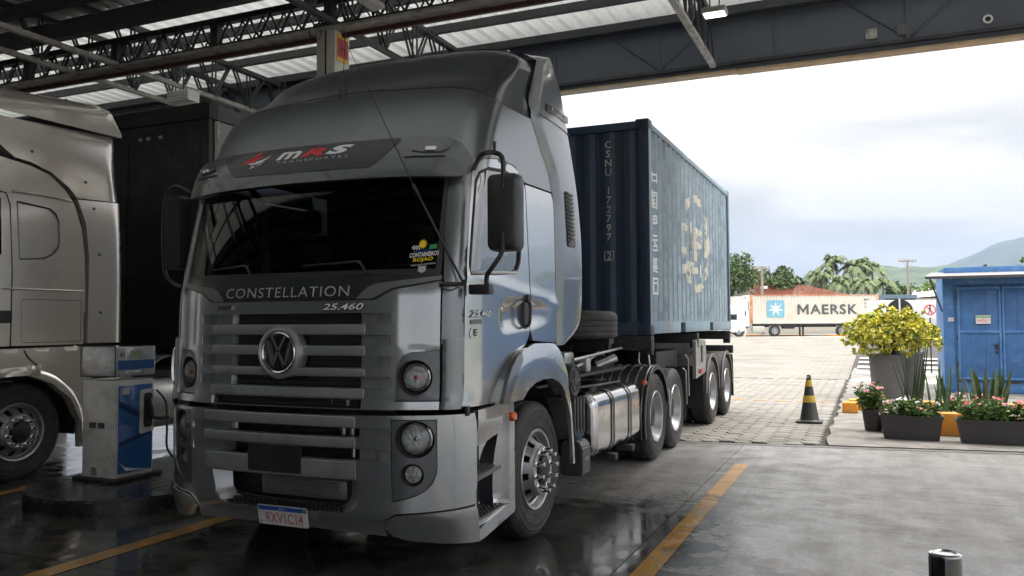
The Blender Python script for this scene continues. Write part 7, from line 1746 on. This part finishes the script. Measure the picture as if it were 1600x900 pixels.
bm = B(); st_ = [(1.85 + (.72 if i % 2 == 0 else .24) * math.cos(2 * PI * i / 14 + PI / 2), 1.33 + (.66 if i % 2 == 0 else .22) * math.sin(2 * PI * i / 14 + PI / 2)) for i in range(14)]; bm.faces.new([bm.verts.new(c2p(u, v, .008)) for u, v in st_]); obj('star', bm, WHITE, lg, local=True, smooth=False)
for k, tx in enumerate(('MSKU', '45G1', '32500')):
    bm = text(tx, lambda u, v: c2p(10.25 + u, 2.15 - k * .35 + v), W=.55, H=.16, off=.01); obj('small_lettering', bm, MAERK, C2, local=True, smooth=False, keep=True)
# white vehicles behind the shrub
V = local_thing('white_trailer', 'long plain white box trailer behind the shrub, left of the cabin', 'trailer', (4.3, 66.2, .25))
fb('box', 0, 9, 0, 2.4, 1.05, 2.95, CABW, V); fb('lower_stripe', -.2, 9, -.02, .1, .62, .72, WHITE, V); fb('frame', .2, 9, .4, 2.0, .55, 1.04, CHASS, V); fb('side_guard', .5, 6, .0, .05, .42, .50, WHITE, V)
for x in (1.0, 2.2, 6.4): side_wheel(V, x)
V = local_thing('blue_van_body', 'dark bluish van body between the long container and the round sign', 'van', (4.75, 84.5, .3))
fb('body', 0, 3.2, 0, 2.2, .6, 3.85, mat('dull_blue_body', (.10, .15, .20), .5), V); fb('screen', .2, 3.0, -.02, .0, 2.7, 3.5, BLACKG, V); fb('bumper', 0, 3.2, -.05, .05, .5, .9, BLACK, V)
# ================================================================== house with tiled roof, poles
HO = local_thing('tiled_house', 'long low house with reddish clay tile roof beyond the far lorry', 'house', (-15.5, 96, .3))
fb('wall', 0, 17.5, 0, 8, 0, 4.2, HWALL, HO)
def roofpart(pts, nrow):
    bm = B(); a, b, c, d_ = [Vector(p) for p in pts]
    n = nrow; m_ = 60
    for i in range(n):
        t0, t1 = i / n, (i + 1) / n
        l0, r0 = a.lerp(d_, t0), b.lerp(c, t0); l1, r1 = a.lerp(d_, t1), b.lerp(c, t1)
        lift = Vector((0, -.02, .06)); p = [[bm.verts.new(l0.lerp(r0, k / m_) + lift + Vector((0, 0, .05 * (k % 2)))) for k in range(m_ + 1)], [bm.verts.new(l1.lerp(r1, k / m_) + Vector((0, 0, .05 * (k % 2)))) for k in range(m_ + 1)]]
        for k in range(m_): bm.faces.new((p[0][k], p[0][k + 1], p[1][k + 1], p[1][k]))
    return bm
obj('roof', roofpart([(-.6, -.8, 4.15), (12.2, -.8, 4.15), (10.2, 4, 6.2), (1.2, 4, 6.2)], 14), TILE, HO, local=True, smooth=False)
obj('roof', roofpart([(9.0, -.9, 4.12), (19.2, -.9, 4.12), (14.8, 4, 5.75), (9.6, 4, 5.95)], 12), TILE, HO, local=True, smooth=False)
for x, z in ((5.6, 5.55), (8.6, 5.6)): fb('skylight', x, x + .75, 1.4, 1.9, z - .35, z, WHITE, HO)
bm = B(); lathe(bm, [(0, 0), (.2, .03), (.36, .12), (.37, .13)], (3.0, -.6, 5.5), (0, -1, .3), 20); dd_ = obj('dish', bm, WHITE, HO, local=True); bm = B(); tube(bm, [(3.0, -.5, 5.45), (3.5, 0, 4.5)], .04, 5); obj('dish_arm', bm, WHITE, dd_, local=True)
HO2 = local_thing('low_shed', 'low building with pale sloping roof right of the utility pole', 'building', (8.3, 112, .3)); fb('wall', 0, 9, 0, 6, 0, 4.2, HWALL, HO2)
bm = B(); bm.faces.new([bm.verts.new(p) for p in ((-.5, -.5, 4.2), (9.5, -.5, 4.9), (9.5, 6.5, 6.4), (3.5, 6.5, 5.4))]); obj('roof', bm, mat('pale_roof', (.6, .58, .56), .6), HO2, local=True, smooth=False)
def pole(x, y, z1, lab, arm, dbl=False):
    t = thing('utility_pole', lab, 'utility pole', (x, y, .3), rz)
    bm = B(); lathe(bm, [(.17, 0), (.11, z1)], (0, 0, 0), (0, 0, 1), 12); bm.faces.new([v for v in bm.verts if v.co.z > z1 - .001]); obj('shaft', bm, WOODP, t, local=True)
    fb('cross_arm', -arm, arm, -.06, .06, z1 - .30, z1 - .16, WOODP, t)
    bm = B()
    for k in (-1, -.6, -.3, .3, .6, 1): lathe(bm, [(.05, 0), (.07, .06), (.04, .14), (.06, .18), (0, .24)], (arm * k * .95, 0, z1 - .16), (0, 0, 1), 8)
    obj('insulators', bm, WOODP, t, local=True)
    bm = B(); tube(bm, [(-arm * .6, -.1, z1 - .3), (0, -.1, z1 - 1.1), (arm * .6, -.1, z1 - .3)], .025, 5); obj('brace', bm, WOODP, t, local=True)
pole(7.9, 110.8, 8.9, 'concrete utility pole with crossarm standing right of the palms', 1.05)
pole(-6.2, 84.5, 6.9, 'thin utility pole rising behind the white lorry cab', .75)
# ================================================================== trees
def crown(parent, c, r_, n, mats_, leaf=.35, seed=0, squash=.8):
    random.seed(seed); bs_ = [B() for _ in mats_]; c = Vector(c); blobs = []
    for k in range(max(7, int(n / 120))):
        v_ = Vector((random.uniform(-1, 1), random.uniform(-1, 1), random.uniform(-.8, 1))); v_ = v_ * .72
        blobs.append((c + Vector((v_.x * r_, v_.y * r_, v_.z * r_ * squash)), r_ * random.uniform(.28, .48)))
    for k in range(n):
        b, br = random.choice(blobs); v_ = Vector((random.gauss(0, 1), random.gauss(0, 1), random.gauss(0, 1))).normalized() * random.uniform(.55, 1.05)
        p = b + v_ * br; add_leaf(bs_[k % len(mats_)], p, v_ + Vector((random.gauss(0, .5), random.gauss(0, .5), random.gauss(0, .5))), leaf * random.uniform(.7, 1.3), .45)
    for b_, m_ in zip(bs_, mats_): obj('crown', b_, m_, parent, smooth=False)['kind'] = 'stuff'
def tree(x, y, h, r_, lab, seed, n=2600, mats_=None, leaf=.35):
    t = thing('broadleaf_tree', lab, 'tree', (x, y, .2)); random.seed(seed)
    bm = B(); tube(bm, [(x, y, .2), (x + .1, y, h * .35), (x - .05, y, h * .6)], .28, 8, r1=.14, smooth_n=3)
    for k in range(7): a = random.uniform(0, 6.28); tube(bm, [(x, y, h * random.uniform(.35, .55)), (x + r_ * .35 * math.cos(a), y + r_ * .35 * math.sin(a), h * .68), (x + r_ * .75 * math.cos(a), y + r_ * .75 * math.sin(a), h * random.uniform(.7, .92))], .10, 6, r1=.03, smooth_n=3)
    obj('trunk', bm, BARK, t); crown(t, (x, y, h - r_ * .75), r_, n, mats_ or (TREE1, TREE2), leaf, seed); return t
tree(-11.2, 98, 9.7, 3.0, 'dark dense tree beyond the house, behind the container corner', 41, 3200)
tree(-7.2, 104, 8.2, 2.5, 'bright green bushy tree just right of the dark dense tree', 42, 2400, (TREE2, TREE1, TREE2))
tree(-15.6, 100, 9.0, 3.4, 'broad tree mostly hidden behind the blue container', 43, 2000)
tree(8.0, 118, 6.2, 2.6, 'low bushy green tree at the foot of the palms, right side', 44, 2800, (TREE2, TREE1))
tree(1.0, 128, 5.6, 3.2, 'wide dark tree filling in behind the palm clump', 45, 2600)
tree(11.8, 118, 6.8, 2.4, 'small yellow green tree just left of the blue cabin', 46, 1800, (TREE2, LEAFY3))
tree(-3.2, 122, 7.2, 2.8, 'small rounded tree left of the palms above the roof', 47, 2000)
for k, (x, y, h) in enumerate(((-30, 104, 10), (-24, 112, 11), (-38, 96, 9.5), (-46, 110, 11), (20, 122, 9), (27, 116, 10), (35, 122, 11), (44, 118, 9))):
    t = tree(x, y, h, 4.0, '%s tree in the row beyond the yard, %s' % (('first', 'second', 'third', 'fourth')[k % 4], 'hidden left of the trucks' if k < 4 else 'outside the right edge'), 60 + k, 1100, None, .6); t['group'] = 'trees beyond the yard, left row' if k < 4 else 'trees beyond the yard, right row'
def palm(x, y, h, spread, lab, seed):
    random.seed(seed); t = thing('palm_tree', lab, 'palm tree', (x, y, .2)); lean = random.uniform(-.4, .4)
    bm = B(); tube(bm, [(x, y, .2), (x + lean * .4, y, h * .5), (x + lean, y, h)], .15, 8, r1=.10, smooth_n=4); obj('trunk', bm, WOODP, t)
    top = Vector((x + lean, y, h)); nf = 19
    for k in range(nf):
        a = 2 * PI * k / nf + random.uniform(-.2, .2); el = random.uniform(.0, 1.25); bm = B(); d_ = Vector((math.cos(a), math.sin(a), 0)); L_ = spread * random.uniform(.8, 1.1); pts = []
        for i in range(11):
            tt = i / 10; pts.append(top + d_ * (L_ * tt * math.cos(el) * (1.05 - .15 * tt)) + Vector((0, 0, L_ * (math.sin(el) * tt - .95 * tt ** 2.2 * (1.2 - el * .35)))))
        tube(bm, pts, .035, 4, r1=.008); sd_ = d_.cross(Vector((0, 0, 1)))
        for i in range(1, 11):
            for q in range(2):
                p = pts[i - 1].lerp(pts[i], q / 2); ax_ = (pts[i] - pts[i - 1]).normalized(); ll = .75 * math.sin(PI * min(.96, i / 11 + .12)) * spread / 2.6
                for sg in (1, -1):
                    e2 = p + sd_ * sg * ll * .75 + ax_ * ll * .45 - Vector((0, 0, ll * random.uniform(.35, .75))); w2 = ax_ * .15
                    bm.faces.new([bm.verts.new(p - w2), bm.verts.new(p + w2), bm.verts.new(e2)])
        obj('frond', bm, PALM, t, smooth=False)
PL = [(-.6, 116, 9.6, 3.3, 'tallest palm in the middle of the palm clump'), (1.8, 117, 8.8, 3.2, 'palm right of the tallest one in the clump'), (4.2, 119, 8.6, 3.0, 'palm at the upper right of the clump'), (-3.0, 118, 8.0, 2.9, 'palm at the left of the clump'),
      (.2, 113, 6.8, 3.0, 'lower palm at the front centre of the clump'), (5.4, 115, 6.6, 2.9, 'drooping palm at the lower right of the clump'), (-5.6, 117, 6.9, 2.6, 'small separate palm left of the clump above the roof'), (3.0, 113, 6.6, 2.8, 'short palm just above the container end'), (-1.8, 114, 7.9, 2.9, 'palm left of centre in the clump'), (3.0, 121, 9.6, 3.0, 'palm rising at the back of the clump')]
for k, (x, y, h, s_, lab) in enumerate(PL): palm(x, y, h, s_, lab, 80 + k)
# ================================================================== hills
def ridge(name, dist, depth, f, z_of, az0, az1, n=150, m=HILL, back=1.0):
    bm = B(); rows = []
    for i in range(n + 1):
        az = az0 + (az1 - az0) * i / n; h = z_of(az) * (1 + .0 * az); r = []
        for j in range(15):
            t = j / 14; rr = dist - depth * (1 - t) * 1.0; z = -1 + (h + 1) * (t ** 1.25) + h * .10 * noise.noise(Vector((az * .55, t * 5, dist * .01))) * math.sin(PI * t) + h * .06 * noise.noise(Vector((az * 2.1, t * 9, 3))) * min(1, t * 3)
            a = R(az); r.append(bm.verts.new((3.6 + rr * math.sin(a), rr * math.cos(a), z)))
        a = R(az); r.append(bm.verts.new((3.6 + (dist + depth * .8) * math.sin(a), (dist + depth * .8) * math.cos(a), -1))); rows.append(r)
    for p, q in zip(rows, rows[1:]):
        for k in range(15): bm.faces.new((p[k], q[k], q[k + 1], p[k + 1]))
    return structure(name, bm, m, ang=80)
# bearings in degrees right of +Y, as seen from the station
far_pts = [(-80, 180), (-40, 230), (-20, 160), (-8, 120), (-2, 150), (1.5, 165), (3.3, 178), (4.4, 205), (6.1, 252), (8.5, 300), (12, 345), (18, 370), (26, 300), (35, 340), (50, 260), (80, 200)]
near_pts = [(-80, 70), (-45, 95), (-25, 60), (-9, 62), (-6, 88), (-4.6, 84), (-3.4, 66), (-2, 78), (-.3, 92), (1, 101), (2.6, 96), (4.4, 99), (7, 86), (11, 70), (18, 60), (30, 90), (50, 70), (80, 80)]
ridge('mountain', 3400, 1100, None, lambda a: sinterp(a, far_pts) * (1 + .03 * noise.noise(Vector((a * 1.7, 0, 1)))), -80, 80, 260, MOUNT)
ridge('hill', 1600, 500, None, lambda a: sinterp(a, near_pts) * (1 + .05 * noise.noise(Vector((a * 1.9, 5, 1)))), -80, 80, 260)

# ------------------------------------------------------------------ every separate piece an object of its own
def split_loose(o, name):
    bm = B(); bm.from_mesh(o.data); seen = set(); groups = []
    for v in bm.verts:
        if v in seen: continue
        st = [v]; seen.add(v); g = []
        while st:
            a = st.pop(); g.append(a)
            for e in a.link_edges:
                b = e.other_vert(a)
                if b not in seen: seen.add(b); st.append(b)
        groups.append(g)
    if len(groups) > 1:
        for g in groups:
            n = B(); mp_ = {v: n.verts.new(v.co) for v in g}; fs = {f for v in g for f in v.link_faces}
            for f in fs:
                nf = n.faces.new([mp_[v] for v in f.verts]); nf.material_index = f.material_index; nf.smooth = f.smooth
            me = bpy.data.meshes.new(name); n.to_mesh(me); n.free()
            for m_ in o.data.materials: me.materials.append(m_)
            me.set_sharp_from_angle(angle=R(35))
            c = bpy.data.objects.new(name, me); COL.objects.link(c); c.parent = o.parent; c.matrix_local = o.matrix_local.copy()
        for ch in list(o.children):
            ch.parent = o.parent
        bpy.data.objects.remove(o)
    else: o.name = name
    bm.free()
for plural, single in (('mirror_arm', 'mirror_arm'), ('opening_cheeks', 'opening_cheek'), ('valve_blocks', 'valve_block'), ('cross_members', 'cross_member'), ('pipe_clamps', 'pipe_clamp'), ('hoses', 'hose'), ('frame_rails', 'frame_rail'), ('chassis_beams', 'chassis_beam'), ('hinges', 'hinge'), ('vents', 'vent'), ('rails', 'rail'), ('air_hose_coils', 'air_hose_coil'), ('tank_pipes', 'tank_pipe'), ('mud_flap', 'mud_flap'), ('mudguard_stay', 'mudguard_stay'), ('screws', 'screw'), ('vent_slats', 'vent_slat'), ('insulators', 'insulator'), ('catwalk', 'catwalk'), ('cab_lining', 'cab_lining'), ('cab_inner_and_blocker', 'cab_inner_and_blocker'), ('inner_beam', 'inner_beam'), ('girder_chord', 'girder_chord'), ('casting_hole', 'casting_hole'), ('rear_bumper', 'rear_bumper'), ('shell', 'shell'), ('edge_louvres', 'edge_louvre'), ('aerial_bracket', 'aerial_bracket'), ('lock_handle', 'lock_handle'), ('spare_carrier', 'spare_carrier'), ('lock_and_handle', 'lock_fitting'), ('walking_figure', 'walking_figure'), ('fifth_wheel', 'fifth_wheel')):
    for o in [q for q in bpy.data.objects if q.type == 'MESH' and q.name.split('.')[0] == plural]: split_loose(o, single)
# ================================================================== haze
bm = B(); box(bm, -4500, 4500, -2500, 5600, -1.5, 420)
hz = bpy.data.materials.new('haze_air'); hz.use_nodes = True; t_ = hz.node_tree; t_.nodes.clear(); o_ = t_.nodes.new('ShaderNodeOutputMaterial'); pv = t_.nodes.new('ShaderNodeVolumePrincipled')
pv.inputs['Density'].default_value = .00014; pv.inputs['Color'].default_value = (.52, .69, 1.0, 1); pv.inputs['Anisotropy'].default_value = .2; t_.links.new(pv.outputs[0], o_.inputs['Volume'])
tag(obj('haze', bm, hz, None, smooth=False), kind='stuff')
